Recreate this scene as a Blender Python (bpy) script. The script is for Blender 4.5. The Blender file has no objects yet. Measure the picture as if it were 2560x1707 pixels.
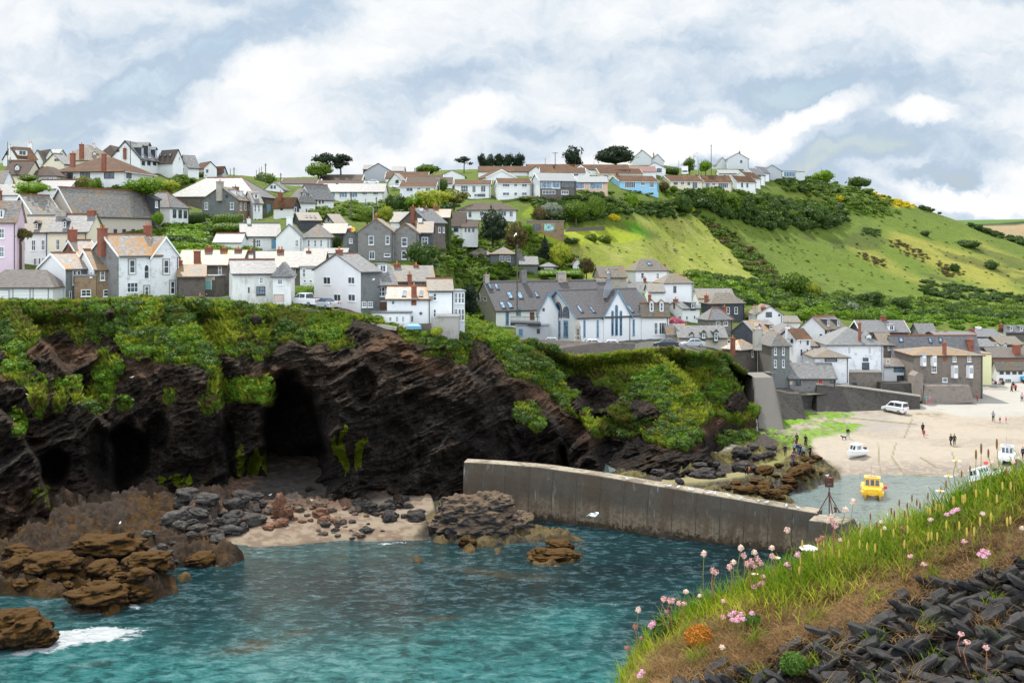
import bpy,bmesh,math,random
import numpy as np
from mathutils import Vector,Matrix,noise as mnoise
R=math.radians
F=2800.0;U0=1280.0;V0=600.0;CZ=30.0
scn=bpy.context.scene
COL=scn.collection
# camera
cam_d=bpy.data.cameras.new('camera');cam=bpy.data.objects.new('camera',cam_d);COL.objects.link(cam)
cam.location=(0,0,CZ);cam.rotation_euler=(R(90),0,0)
cam_d.sensor_width=36;cam_d.lens=F/2560*36
cam_d.shift_y=-(853.5-V0)/2560
cam_d.clip_start=0.1;cam_d.clip_end=6000
scn.camera=cam
# light
SUN_EL,SUN_AZ=R(56),R(-24)
sd=bpy.data.lights.new('sun','SUN');sd.energy=4.4;sd.angle=R(0.53);sd.color=(1.0,0.95,0.87)
so=bpy.data.objects.new('sun',sd);COL.objects.link(so)
sdir=Vector((math.sin(SUN_AZ)*math.cos(SUN_EL),math.cos(SUN_AZ)*math.cos(SUN_EL),math.sin(SUN_EL)))
so.rotation_euler=sdir.to_track_quat('Z','Y').to_euler();so.location=(0,100,200)
scn.view_settings.view_transform='Standard';scn.view_settings.look='None'
scn.view_settings.exposure=0.42;scn.view_settings.gamma=1.0;scn.view_settings.use_curve_mapping=False
scn.render.engine='CYCLES'
scn.cycles.max_bounces=5;scn.cycles.transparent_max_bounces=6;scn.cycles.caustics_reflective=False;scn.cycles.caustics_refractive=False
class NT:
 """tiny node-tree helper"""
 def __init__(s,tree):s.t=tree;s.n=tree.nodes;s.l=tree.links
 def new(s,typ,**kw):
  nd=s.n.new(typ)
  for k,v in kw.items():
   if k.startswith('i_'):
    key=k[2:];key=int(key)if key.isdigit()else key.replace('_',' ')
    s.set(nd.inputs[key],v)
   else:setattr(nd,k,v)
  return nd
 def set(s,sock,v):
  if hasattr(v,'links')or isinstance(v,bpy.types.NodeSocket):s.l.new(v,sock)
  else:sock.default_value=v
 def m(s,op,a,b=None,c=None,clamp=False):
  nd=s.n.new('ShaderNodeMath');nd.operation=op;nd.use_clamp=clamp
  for i,x in enumerate((a,b,c)):
   if x is not None:s.set(nd.inputs[i],x)
  return nd.outputs[0]
 def mix(s,f,a,b,blend='MIX'):
  nd=s.n.new('ShaderNodeMix');nd.data_type='RGBA';nd.blend_type=blend
  s.set(nd.inputs[0],f);s.set(nd.inputs[6],c4(a));s.set(nd.inputs[7],c4(b));return nd.outputs[2]
 def noise(s,vec,scale,detail=4,rough=0.5,dist=0.0):
  nd=s.n.new('ShaderNodeTexNoise');nd.inputs['Scale'].default_value=scale;nd.inputs['Detail'].default_value=detail
  nd.inputs['Roughness'].default_value=rough;nd.inputs['Distortion'].default_value=dist
  if vec is not None:s.l.new(vec,nd.inputs['Vector'])
  return nd.outputs['Fac']
 def rng(s,x,a,b,c=0.0,d=1.0,smooth=True):
  nd=s.n.new('ShaderNodeMapRange');nd.interpolation_type='SMOOTHSTEP' if smooth else 'LINEAR'
  s.set(nd.inputs[0],x)
  for i,v in enumerate((a,b,c,d)):nd.inputs[i+1].default_value=v
  return nd.outputs[0]
 def mapping(s,vec,loc=(0,0,0),rot=(0,0,0),sc=(1,1,1)):
  nd=s.n.new('ShaderNodeMapping');s.l.new(vec,nd.inputs[0])
  nd.inputs[1].default_value=loc;nd.inputs[2].default_value=rot;nd.inputs[3].default_value=sc
  return nd.outputs[0]
def c4(c):
 if isinstance(c,tuple)and len(c)==3:return(c[0],c[1],c[2],1)
 return c
# sky
world=bpy.data.worlds.new('World');scn.world=world;world.use_nodes=True
w=NT(world.node_tree);w.n.clear()
sky=w.new('ShaderNodeTexSky',sky_type='NISHITA');sky.sun_disc=False
sky.sun_elevation=SUN_EL;sky.sun_rotation=SUN_AZ;sky.air_density=1.2;sky.dust_density=1.5
tc=w.new('ShaderNodeTexCoord').outputs['Generated']
sx=w.new('ShaderNodeSeparateXYZ');w.l.new(tc,sx.inputs[0])
# direction projected on a vertical sheet of air north of the village (x/y, z/y)
ysafe=w.m('MAXIMUM',w.m('ABSOLUTE',sx.outputs[1]),0.12)
px=w.m('DIVIDE',sx.outputs[0],ysafe);pz=w.m('DIVIDE',sx.outputs[2],ysafe)
cv=w.new('ShaderNodeCombineXYZ');w.l.new(px,cv.inputs[0]);w.l.new(pz,cv.inputs[1]);w.l.new(w.m('MULTIPLY',w.m('SIGN',sx.outputs[1]),0.7),cv.inputs[2])
P=cv.outputs[0]
wn=w.new('ShaderNodeTexNoise');wn.inputs['Scale'].default_value=9;wn.inputs['Detail'].default_value=7;wn.inputs['Roughness'].default_value=0.62;w.l.new(P,wn.inputs['Vector'])
off=w.new('ShaderNodeVectorMath',operation='SUBTRACT');w.l.new(wn.outputs['Color'],off.inputs[0]);off.inputs[1].default_value=(.5,.5,.5)
sc_=w.new('ShaderNodeVectorMath',operation='SCALE');w.l.new(off.outputs[0],sc_.inputs[0]);sc_.inputs[3].default_value=0.09
ad=w.new('ShaderNodeVectorMath',operation='ADD');w.l.new(P,ad.inputs[0]);w.l.new(sc_.outputs[0],ad.inputs[1])
PD=ad.outputs[0]
big=w.noise(w.mapping(PD,rot=(0,0,R(-24)),sc=(1.0,2.6,1)),4.2,10,0.60)
fine=w.noise(w.mapping(PD,rot=(0,0,R(-14)),sc=(1.0,1.7,1)),17,8,0.6)
val=w.m('ADD',w.m('MULTIPLY',big,1.15),w.m('MULTIPLY',fine,0.62))
val=w.m('SUBTRACT',val,0.29)
# u, v, ru, rv, tilt(deg), amount   (soft cloud banks: dark undersides < 0, sunlit heaps > 0)
BLOBS=[(330,250,620,90,22,-.26),(130,130,300,110,20,-.06),(60,60,200,150,0,.14),(640,190,300,70,25,.10),(250,330,200,60,10,.10),(560,350,260,60,30,.13),(1150,310,170,60,15,.34),(1000,400,300,40,5,.20),(860,390,200,30,0,.16),(1060,215,260,60,15,-.10),(1000,100,500,90,20,.13),(1500,70,420,120,15,.16),(1330,330,140,30,0,-.13),(1620,380,260,50,12,.30),(1560,330,60,30,0,.25),(1990,305,230,45,16,.42),(1800,350,200,50,12,.2),(1950,230,500,60,8,-.15),(2050,400,300,45,5,-.30),(2250,200,400,120,10,-.12),(2320,290,90,40,0,.35),(2400,370,350,60,0,-.16),(2380,440,380,30,0,-.20),(2430,500,210,45,-6,.42),(2540,460,110,60,0,.3),(2250,110,200,60,0,.05),(2480,30,260,60,0,.10),(1300,150,260,60,10,-.05),(700,60,260,60,10,-.03),(2120,470,200,40,-20,-.2),(1730,300,200,20,5,-.12)]
for(u,v,ru,rv,tl,am)in BLOBS:
 cx,cy=(u-U0)/F,(V0-v)/F
 q=w.new('ShaderNodeVectorMath',operation='SUBTRACT');w.l.new(PD,q.inputs[0]);q.inputs[1].default_value=(cx,cy,0.7)
 mp=w.mapping(q.outputs[0],rot=(0,0,R(-tl)))
 s3=w.new('ShaderNodeVectorMath',operation='MULTIPLY');w.l.new(mp,s3.inputs[0]);s3.inputs[1].default_value=(F/ru,F/rv,.3)
 ln=w.new('ShaderNodeVectorMath',operation='LENGTH');w.l.new(s3.outputs[0],ln.inputs[0])
 hard=abs(am)>.24
 val=w.m('ADD',val,w.rng(ln.outputs['Value'],1.12,.42 if hard else 0,0,am*1.08))
rp=w.new('ShaderNodeValToRGB');w.l.new(val,rp.inputs[0])
cr=rp.color_ramp;cr.interpolation='B_SPLINE'
for p_,c_ in((.20,(.36,.48,.63,1)),(.37,(.47,.59,.73,1)),(.50,(.63,.725,.83,1)),(.63,(.79,.85,.905,1)),(.80,(.97,.98,.995,1)),(1.0,(1.03,1.03,1.03,1))):
 e=cr.elements.new(p_);e.color=c_
cr.elements.remove(cr.elements[0])
cover=w.rng(val,.15,.42,.55,1.0)
bright=w.m('ADD',w.rng(sx.outputs[1],.35,-.55,.77,1.62),w.rng(sx.outputs[2],.35,.95,0,.35))
cl=w.new('ShaderNodeVectorMath',operation='SCALE');w.l.new(rp.outputs[0],cl.inputs[0]);w.l.new(bright,cl.inputs[3])
skm=w.new('ShaderNodeVectorMath',operation='SCALE');w.l.new(sky.outputs[0],skm.inputs[0]);skm.inputs[3].default_value=0.11
fin=w.mix(cover,skm.outputs[0],cl.outputs[0])
bg=w.new('ShaderNodeBackground');w.l.new(fin,bg.inputs[0]);bg.inputs[1].default_value=1.0
wo=w.new('ShaderNodeOutputWorld');w.l.new(bg.outputs[0],wo.inputs[0])
try:world.cycles.sampling_method='MANUAL';world.cycles.sample_map_resolution=512
except Exception:pass
# numpy noise
def _h(ix,iy,iz):
 n=(ix*374761393+iy*668265263+iz*2147483647*3+1013904223).astype(np.int64)&0xffffffff
 n=((n^(n>>13))*1274126177)&0xffffffff
 n=(n^(n>>16))&0xffff
 return n/65535.0
def vnoise(x,y,z=0.0):
 x,y,z=np.broadcast_arrays(np.asarray(x,float),np.asarray(y,float),np.asarray(z,float))
 ix,iy,iz=np.floor(x).astype(np.int64),np.floor(y).astype(np.int64),np.floor(z).astype(np.int64)
 fx,fy,fz=x-ix,y-iy,z-iz
 fx,fy,fz=fx*fx*(3-2*fx),fy*fy*(3-2*fy),fz*fz*(3-2*fz)
 r=0
 for a in(0,1):
  for b in(0,1):
   for c in(0,1):
    r=r+_h(ix+a,iy+b,iz+c)*np.where(a,fx,1-fx)*np.where(b,fy,1-fy)*np.where(c,fz,1-fz)
 return r*2-1
def fbm(x,y,z=0.0,oct=4,gain=.5):
 r,a,s=0,1.0,1.0
 for i in range(oct):
  r=r+a*vnoise(x*s+17.3*i,y*s+5.1*i,np.asarray(z)*s+i*3.7);a*=gain;s*=2.03
 return r
def ridged(x,y,z=0.0,oct=4):
 r,a,s=0,1.0,1.0
 for i in range(oct):
  r=r+a*(1-2*np.abs(vnoise(x*s+9.3*i,y*s+2.1*i,np.asarray(z)*s+i*1.7)));a*=.5;s*=2.1
 return r
def sstep(x,a,b):
 t=np.clip((np.asarray(x,float)-a)/(b-a),0,1);return t*t*(3-2*t)
def lut(pts,x):
 p=np.array(pts,float);return np.interp(x,p[:,0],p[:,1])
def inpoly(u,v,poly):
 u=np.asarray(u,float);v=np.asarray(v,float);ins=np.zeros(np.broadcast(u,v).shape,bool);n=len(poly)
 for i in range(n):
  x1,y1=poly[i];x2,y2=poly[(i+1)%n]
  if y1==y2:continue
  c=((y1>v)!=(y2>v))&(u<(x2-x1)*(v-y1)/(y2-y1)+x1);ins^=c
 return ins
def pdist(u,v,poly,closed=True):
 """signed distance in pixels (positive inside) to a polygon"""
 d=np.full(np.broadcast(u,v).shape,1e9);n=len(poly)
 for i in range(n if closed else n-1):
  ax,ay=poly[i];bx,by=poly[(i+1)%n]
  t=np.clip(((u-ax)*(bx-ax)+(v-ay)*(by-ay))/((bx-ax)**2+(by-ay)**2+1e-9),0,1)
  d=np.minimum(d,np.hypot(u-ax-t*(bx-ax),v-ay-t*(by-ay)))
 return np.where(inpoly(u,v,poly),d,-d)if closed else d
def PX(u,v,d):
 """world point seen at photo pixel (u, v) at depth d"""
 return Vector(((u-U0)/F*d,d,CZ-(v-V0)/F*d))
def zpx(v,d):return CZ-(v-V0)/F*d
# object helpers
def tag(o,label=None,cat=None,group=None,kind=None):
 if label:o['label']=label
 if cat:o['category']=cat
 if group:o['group']=group
 if kind:o['kind']=kind
 return o
def empty(name,loc=(0,0,0),rz=0.0,label=None,cat=None,group=None,kind=None):
 o=bpy.data.objects.new(name,None);COL.objects.link(o);o.location=loc;o.rotation_euler=(0,0,rz)
 o.empty_display_size=.3
 return tag(o,label,cat,group,kind)
def auto_uv(me):
 n=len(me.polygons)
 if not n:return
 uv=me.uv_layers.new(name='UVMap')
 nor=np.empty(n*3);me.polygons.foreach_get('normal',nor);nor=nor.reshape(-1,3)
 tot=np.empty(n,np.int32);me.polygons.foreach_get('loop_total',tot)
 vi=np.empty(len(me.loops),np.int32);me.loops.foreach_get('vertex_index',vi)
 co=np.empty(len(me.vertices)*3);me.vertices.foreach_get('co',co);co=co.reshape(-1,3)[vi]
 t=np.stack([-nor[:,1],nor[:,0],np.zeros(n)],1);L=np.linalg.norm(t,axis=1)
 t[L<1e-3]=(1,0,0);L[L<1e-3]=1;t/=L[:,None]
 b=np.cross(nor,t);t=np.repeat(t,tot,0);b=np.repeat(b,tot,0)
 uvs=np.stack([(co*t).sum(1),(co*b).sum(1)],1).astype(np.float32)
 uv.data.foreach_set('uv',uvs.ravel())
class MB:
 """collects shapes into one mesh"""
 def __init__(s):s.v=[];s.f=[];s.mi=[];s.cur=0
 def add(s,vs,fs,m=None):
  o=len(s.v);s.v+=[tuple(q)for q in vs];s.f+=[tuple(o+i for i in f)for f in fs];s.mi+=[s.cur if m is None else m]*len(fs);return s
 def box(s,x0,y0,z0,x1,y1,z1,m=None):
  x0,x1=min(x0,x1),max(x0,x1);y0,y1=min(y0,y1),max(y0,y1);z0,z1=min(z0,z1),max(z0,z1)
  return s.add([(x0,y0,z0),(x1,y0,z0),(x1,y1,z0),(x0,y1,z0),(x0,y0,z1),(x1,y0,z1),(x1,y1,z1),(x0,y1,z1)],[(3,2,1,0),(4,5,6,7),(0,1,5,4),(1,2,6,5),(2,3,7,6),(3,0,4,7)],m)
 def prism(s,prof,axis,t0,t1,m=None):
  """extrude a 2-d profile: axis 'x' -> profile is (y,z); 'y' -> (x,z); 'z' -> (x,y)"""
  def P3(p,t):return(t,p[0],p[1])if axis=='x' else(p[0],t,p[1])if axis=='y' else(p[0],p[1],t)
  n=len(prof);vs=[P3(p,t0)for p in prof]+[P3(p,t1)for p in prof]
  area=sum(prof[i][0]*prof[(i+1)%n][1]-prof[(i+1)%n][0]*prof[i][1]for i in range(n))
  flip=(area>0)!=(axis in('x','z'));flip=(not flip)if t1<t0 else flip
  fs=[tuple(range(n-1,-1,-1)),tuple(range(n,2*n))]+[(i,(i+1)%n,n+(i+1)%n,n+i)for i in range(n)]
  if flip:fs=[tuple(reversed(f))for f in fs]
  return s.add(vs,fs,m)
 def cyl(s,p0,p1,r0,r1=None,n=8,m=None,caps=True):
  r1=r0 if r1 is None else r1;p0,p1=Vector(p0),Vector(p1);ax=(p1-p0).normalized()
  a=ax.orthogonal().normalized();b=ax.cross(a)
  vs=[p0+(a*math.cos(6.28318*i/n)+b*math.sin(6.28318*i/n))*r0 for i in range(n)]+[p1+(a*math.cos(6.28318*i/n)+b*math.sin(6.28318*i/n))*r1 for i in range(n)]
  fs=[(i,(i+1)%n,n+(i+1)%n,n+i)for i in range(n)]
  if caps:fs+=[tuple(range(n-1,-1,-1)),tuple(range(n,2*n))]
  return s.add(vs,fs,m)
 def tube(s,pts,r,n=6,m=None):
  for i in range(len(pts)-1):
   ra=r if not isinstance(r,(list,tuple))else r[i];rb=r if not isinstance(r,(list,tuple))else r[i+1]
   s.cyl(pts[i],pts[i+1],ra,rb,n,m)
  return s
 def loft(s,rings,m=None,caps=True,closed=True):
  """rings: lists of equal length of 3-d points"""
  n=len(rings[0]);o=[]
  vs=[p for r in rings for p in r];fs=[]
  for k in range(len(rings)-1):
   for i in range(n if closed else n-1):
    j=(i+1)%n;fs.append((k*n+i,k*n+j,(k+1)*n+j,(k+1)*n+i))
  if caps:fs+=[tuple(range(n-1,-1,-1)),tuple((len(rings)-1)*n+i for i in range(n))]
  return s.add(vs,fs,m)
 def ball(s,c,r,n=8,k=6,m=None,sc=(1,1,1)):
  rings=[]
  for j in range(1,k):
   t=math.pi*j/k
   rings.append([(c[0]+r*sc[0]*math.sin(t)*math.cos(6.28318*i/n),c[1]+r*sc[1]*math.sin(t)*math.sin(6.28318*i/n),c[2]-r*sc[2]*math.cos(t))for i in range(n)])
  return s.loft(rings,m)
 def build(s,name,mats,parent=None,smooth=False,uv=True,bevel=0):
  me=bpy.data.meshes.new(name);me.from_pydata(s.v,[],s.f)
  if not isinstance(mats,(list,tuple)):mats=[mats]
  for q in mats:me.materials.append(q)
  if len(mats)>1:me.polygons.foreach_set('material_index',s.mi)
  me.update()
  if uv:auto_uv(me)
  if smooth:me.polygons.foreach_set('use_smooth',[True]*len(me.polygons))
  o=bpy.data.objects.new(name,me);COL.objects.link(o)
  if parent is not None:o.parent=parent
  if bevel:
   b=o.modifiers.new('bevel','BEVEL');b.width=bevel;b.segments=2;b.limit_method='ANGLE'
  return o
def grid_mesh(name,X,Y,Z,mat,attrs=None,smooth=True,parent=None,mask=None):
 """X,Y,Z (rows, cols) arrays -> one mesh object; attrs: name -> (rows, cols) float array or (rows,cols,3) colour"""
 r,c=X.shape;co=np.stack([X,Y,Z],-1).reshape(-1,3).astype(np.float32)
 i=np.arange(r-1)[:,None]*c+np.arange(c-1)[None,:]
 q=np.stack([i,i+1,i+1+c,i+c],-1).reshape(-1,4)
 if mask is not None:q=q[mask[:-1,:-1].reshape(-1)]
 me=raw_mesh(name,co,q)
 me.materials.append(mat)
 if smooth:me.polygons.foreach_set('use_smooth',np.ones(len(me.polygons),bool))
 for k,a in(attrs or{}).items():
  if a.ndim==3:
   at=me.attributes.new(k,'FLOAT_COLOR','POINT');d=np.ones((r*c,4),np.float32);d[:,:3]=a.reshape(-1,3);at.data.foreach_set('color',d.ravel())
  else:
   at=me.attributes.new(k,'FLOAT','POINT');at.data.foreach_set('value',a.reshape(-1).astype(np.float32))
 o=bpy.data.objects.new(name,me);COL.objects.link(o)
 if parent is not None:o.parent=parent
 return o
def raw_mesh(name,co,faces):
 me=bpy.data.meshes.new(name);k=faces.shape[1];n=len(faces)
 me.vertices.add(len(co));me.vertices.foreach_set('co',np.ascontiguousarray(co,np.float32).ravel())
 me.loops.add(n*k);me.loops.foreach_set('vertex_index',np.ascontiguousarray(faces,np.int32).ravel())
 me.polygons.add(n);me.polygons.foreach_set('loop_start',np.arange(0,n*k,k,dtype=np.int32))
 try:me.polygons.foreach_set('loop_total',np.full(n,k,np.int32))
 except Exception:pass
 me.update(calc_edges=True);return me
def link_mesh(name,me,mat,parent=None,loc=(0,0,0)):
 if mat is not None:me.materials.append(mat)
 o=bpy.data.objects.new(name,me);COL.objects.link(o);o.location=loc
 if parent is not None:o.parent=parent
 return o
def copy_tree(o,parent=None):
 c=o.copy();COL.objects.link(c);c.parent=parent
 for ch in list(o.children):copy_tree(ch,c)
 return c
# materials
M={}
def mat(name,base=(.5,.5,.5),rough=.8,spec=.3,metal=0.0):
 m=bpy.data.materials.new(name);m.use_nodes=True;t=NT(m.node_tree)
 b=t.n['Principled BSDF'];b.inputs['Base Color'].default_value=c4(base);b.inputs['Roughness'].default_value=rough
 b.inputs['Specular IOR Level'].default_value=spec;b.inputs['Metallic'].default_value=metal
 M[name]=m;return m,t,b
def bump(t,b,h,strength=.4,dist=.05):
 n=t.new('ShaderNodeBump');n.inputs['Strength'].default_value=strength;n.inputs['Distance'].default_value=dist
 t.l.new(h,n.inputs['Height']);t.l.new(n.outputs[0],b.inputs['Normal'])
def objc(t):return t.new('ShaderNodeTexCoord').outputs['Object']
def render_mat(name,col,dirty=(.42,.39,.33),amt=.35,rough=.85):
 """painted or rendered wall: faint blotches, streaks and weather"""
 m,t,b=mat(name,col,rough)
 g=t.new('ShaderNodeNewGeometry').outputs['Position']
 n1=t.noise(g,.6,5,.6);n2=t.noise(t.mapping(g,sc=(3,3,.5)),1.4,4,.6)
 f=t.m('MULTIPLY',t.rng(t.m('ADD',t.m('MULTIPLY',n1,.6),t.m('MULTIPLY',n2,.4)),.46,.72),amt)
 c=t.mix(f,col,dirty);c2=t.mix(t.m('MULTIPLY',t.noise(g,5,3,.6),.12),c,tuple(x*.75 for x in col))
 t.l.new(c2,b.inputs['Base Color']);bump(t,b,t.noise(g,14,4,.6),.25,.02);return m
render_mat('white_wall',(.80,.81,.82),amt=.22)
render_mat('weathered_wall',(.76,.76,.74),(.33,.27,.2),amt=.75)
render_mat('cream_wall',(.80,.75,.58),amt=.15)
render_mat('bungalow_cream',(.74,.67,.52),amt=.12)
render_mat('pink_wall',(.66,.52,.60),amt=.12)
render_mat('beige_wall',(.56,.50,.43),amt=.2)
render_mat('peach_wall',(.66,.46,.34),amt=.15)
render_mat('blue_wall',(.30,.55,.76),amt=.08)
render_mat('yellow_wall',(.74,.72,.42),amt=.12)
render_mat('grey_render',(.44,.46,.50),amt=.2)
render_mat('pale_grey_render',(.60,.62,.64),amt=.2)
render_mat('concrete',(.40,.38,.35),(.16,.14,.12),amt=.7)
render_mat('dark_timber',(.06,.065,.075),(.1,.1,.1),amt=.3)
render_mat('slipway_concrete',(.33,.31,.275),(.24,.21,.18),amt=.5)
def stone_mat(name,c1,c2,mortar,sc=1.0):
 m,t,b=mat(name,c1,.9)
 uv=t.new('ShaderNodeTexCoord').outputs['UV']
 br=t.new('ShaderNodeTexBrick');t.l.new(uv,br.inputs['Vector']);br.offset=.43;br.squash=1.0
 br.inputs['Scale'].default_value=1.0;br.inputs['Brick Width'].default_value=.52*sc;br.inputs['Row Height'].default_value=.2*sc
 br.inputs['Mortar Size'].default_value=.018*sc;br.inputs['Mortar Smooth'].default_value=.4;br.inputs['Bias'].default_value=0
 br.inputs['Color1'].default_value=c4(c1);br.inputs['Color2'].default_value=c4(c2);br.inputs['Mortar'].default_value=c4(mortar)
 g=t.new('ShaderNodeNewGeometry').outputs['Position']
 n1=t.noise(g,1.3,5,.65);n3=t.noise(g,6,4,.7)
 c=t.mix(t.rng(n3,.35,.7),br.outputs[0],c2,'MIX');c=t.mix(t.rng(n1,.5,.72,0,.6),c,tuple(x*.45 for x in c1))
 c=t.mix(t.rng(n3,.62,.75,0,.5),c,tuple(min(1,x*2.0)for x in c2))
 t.l.new(c,b.inputs['Base Color']);bump(t,b,t.m('ADD',t.m('MULTIPLY',br.outputs[1],-.6),n3),.6,.06);return m
stone_mat('brown_stone',(.20,.14,.09),(.30,.21,.13),(.34,.27,.2))
stone_mat('dark_stone',(.10,.085,.075),(.16,.135,.12),(.2,.18,.16))
stone_mat('grey_stone',(.17,.165,.16),(.25,.24,.235),(.3,.28,.26))
stone_mat('harbour_stone',(.17,.145,.12),(.24,.20,.17),(.28,.25,.22))
stone_mat('sea_wall_stone',(.045,.04,.037),(.085,.075,.065),(.03,.027,.025),.9)
stone_mat('slate_hung',(.155,.165,.165),(.20,.21,.205),(.09,.1,.1),.8)
stone_mat('dark_slate_hung',(.075,.085,.1),(.10,.11,.13),(.04,.045,.05),.8)
stone_mat('rubble',(.34,.30,.26),(.46,.42,.36),(.5,.46,.4))
stone_mat('painted_stone',(.76,.78,.81),(.83,.84,.86),(.60,.63,.67))
stone_mat('brick',(.22,.07,.045),(.30,.10,.06),(.3,.22,.18),.5)
stone_mat('quoin',(.26,.25,.24),(.36,.34,.32),(.5,.5,.5),.8)
def roof_mat(name,c1,c2,lich=(.42,.24,.07),amt=.25,pale=(.62,.62,.60),pamt=.35,row=.24,rough=.5):
 m,t,b=mat(name,c1,rough,.15 if rough>.6 else.3)
 uv=t.new('ShaderNodeTexCoord').outputs['UV']
 br=t.new('ShaderNodeTexBrick');t.l.new(uv,br.inputs['Vector'])
 br.inputs['Scale'].default_value=1.0;br.inputs['Brick Width'].default_value=row*1.7;br.inputs['Row Height'].default_value=row
 br.inputs['Mortar Size'].default_value=.02;br.inputs['Mortar Smooth'].default_value=.2
 br.inputs['Color1'].default_value=c4(c1);br.inputs['Color2'].default_value=c4(c2);br.inputs['Mortar'].default_value=c4(tuple(x*.45 for x in c1))
 g=t.new('ShaderNodeNewGeometry').outputs['Position']
 n1=t.noise(g,.45,6,.62,.6);n2=t.noise(t.mapping(uv,sc=(1,2.2,1)),1.6,5,.7);n3=t.noise(t.mapping(uv,sc=(2.5,5,1),loc=(3,7,0)),1.5,3,.7)
 c=t.mix(t.rng(n2,.42,.62,0,pamt),br.outputs[0],pale);c=t.mix(t.rng(n3,.56,.66,0,.5),c,tuple(x*.62 for x in c1))
 f=t.rng(t.m('ADD',t.m('MULTIPLY',n1,.65),t.m('MULTIPLY',n3,.35)),.62-.24*amt,.74-.24*amt,0,min(1,.35+amt))
 c=t.mix(f,c,lich)
 t.l.new(c,b.inputs['Base Color']);bump(t,b,t.m('ADD',t.m('MULTIPLY',br.outputs[1],-1),t.m('MULTIPLY',n3,.5)),.5,.03)
 return m
roof_mat('pale_slate',(.11,.11,.113),(.155,.152,.15),amt=.14,pale=(.24,.236,.228),pamt=.75)
roof_mat('white_slate',(.115,.11,.105),(.165,.155,.145),(.27,.165,.06),.45,(.25,.238,.22),.75)
roof_mat('lichen_slate',(.19,.175,.16),(.26,.235,.205),(.34,.17,.045),.62,(.40,.37,.33),.65)
roof_mat('golden_slate',(.13,.118,.10),(.18,.16,.135),(.30,.155,.028),.66,(.27,.25,.22),.65)
roof_mat('grey_slate',(.12,.12,.125),(.16,.16,.165),(.24,.18,.09),.15,(.24,.24,.24),.5)
roof_mat('dark_slate',(.06,.056,.06),(.09,.083,.088),(.15,.11,.07),.12,(.15,.145,.15),.35)
roof_mat('tan_slate',(.13,.112,.088),(.175,.15,.118),(.22,.13,.045),.5,(.25,.23,.195),.55)
roof_mat('brown_tile',(.07,.038,.024),(.095,.052,.032),(.15,.065,.016),.55,(.12,.075,.048),.3,.3,.8)
roof_mat('dull_brown_tile',(.075,.055,.045),(.10,.075,.06),(.17,.095,.03),.25,(.14,.115,.095),.3,.3,.8)
roof_mat('garage_slate',(.12,.10,.088),(.16,.135,.115),(.2,.14,.08),.15,(.22,.2,.175),.4)
roof_mat('pink_tile',(.22,.125,.115),(.26,.155,.14),(.3,.17,.12),.1,(.3,.22,.2),.3,.3,.8)
roof_mat('pale_metal_roof',(.22,.235,.24),(.25,.265,.27),amt=0,pale=(.30,.31,.31),pamt=.3)
def flat(name,col,rough=.6,spec=.4,metal=0.0,var=.18,sc=6):
 m,t,b=mat(name,col,rough,spec,metal)
 g=t.new('ShaderNodeNewGeometry').outputs['Position']
 c=t.mix(t.rng(t.noise(g,sc,4,.6),.4,.7,0,var*2),col,tuple(x*.6 for x in col));t.l.new(c,b.inputs['Base Color']);return m
flat('red_ridge',(.24,.09,.045),.85,var=.3);flat('grey_ridge',(.2,.19,.18),.85);flat('white_paint',(.84,.85,.86),.5,var=.05);flat('black_paint',(.03,.032,.035),.5)
flat('dark_window_frame',(.05,.055,.06),.5);flat('blue_paint',(.14,.32,.50),.5);flat('turquoise_paint',(.25,.62,.56),.5);flat('red_paint',(.5,.03,.02),.45)
flat('clay',(.38,.17,.09),.9);flat('lead',(.22,.23,.25),.5);flat('wood_brown',(.14,.075,.045),.8);flat('pink_door',(.62,.50,.45),.7);flat('shop_board',(.66,.60,.50),.7)
flat('teal_awning',(.01,.36,.55),.6);flat('green_paint',(.03,.10,.07),.6);flat('stone_cap',(.42,.38,.32),.9,var=.3);flat('rust_steel',(.13,.045,.03),.75,var=.4,sc=9)
flat('rubber',(.02,.02,.02),.8);flat('steel',(.35,.36,.37),.35,.5,.8);flat('asphalt',(.10,.095,.09),.9,var=.3);flat('tarmac_red',(.3,.2,.15),.9)
flat('pole_wood',(.13,.11,.09),.9,var=.3);flat('galvanised',(.42,.44,.45),.5,.5,.4);flat('orange_brick',(.50,.25,.10),.9,var=.4);flat('terracotta',(.50,.2,.09),.9)
for nm,col,rg in(('glass',(.035,.05,.065),.08),('sky_glass',(.10,.17,.24),.06),('green_glass',(.18,.34,.33),.12),('skylight_glass',(.16,.26,.36),.08),('curtain_glass',(.30,.33,.36),.15)):
 m,t,b=mat(nm,col,rg,.8)
 g=t.new('ShaderNodeNewGeometry').outputs['Position']
 t.l.new(t.mix(t.rng(t.noise(g,1.7,3,.7),.35,.65),tuple(x*.5 for x in col),tuple(min(1,x*1.9)for x in col)),b.inputs['Base Color'])
m,t,b=mat('balcony_glass',(.45,.68,.66),.05,.6);b.inputs['Alpha'].default_value=.35
def paint(name,col,coat=.6):
 m,t,b=mat(name,col,.35,.5);b.inputs['Coat Weight'].default_value=coat;b.inputs['Coat Roughness'].default_value=.08
 g=objc(t);t.l.new(t.mix(t.rng(t.noise(g,2.5,4,.6),.4,.75,0,.25),col,tuple(x*.72+.02 for x in col)),b.inputs['Base Color']);return m
paint('car_white',(.78,.79,.8));paint('car_silver',(.42,.44,.47));paint('car_dark',(.03,.04,.06));paint('boat_yellow',(.85,.50,.02));paint('boat_white',(.80,.81,.80),.3);paint('boat_ochre',(.60,.30,.02),.3)
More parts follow.
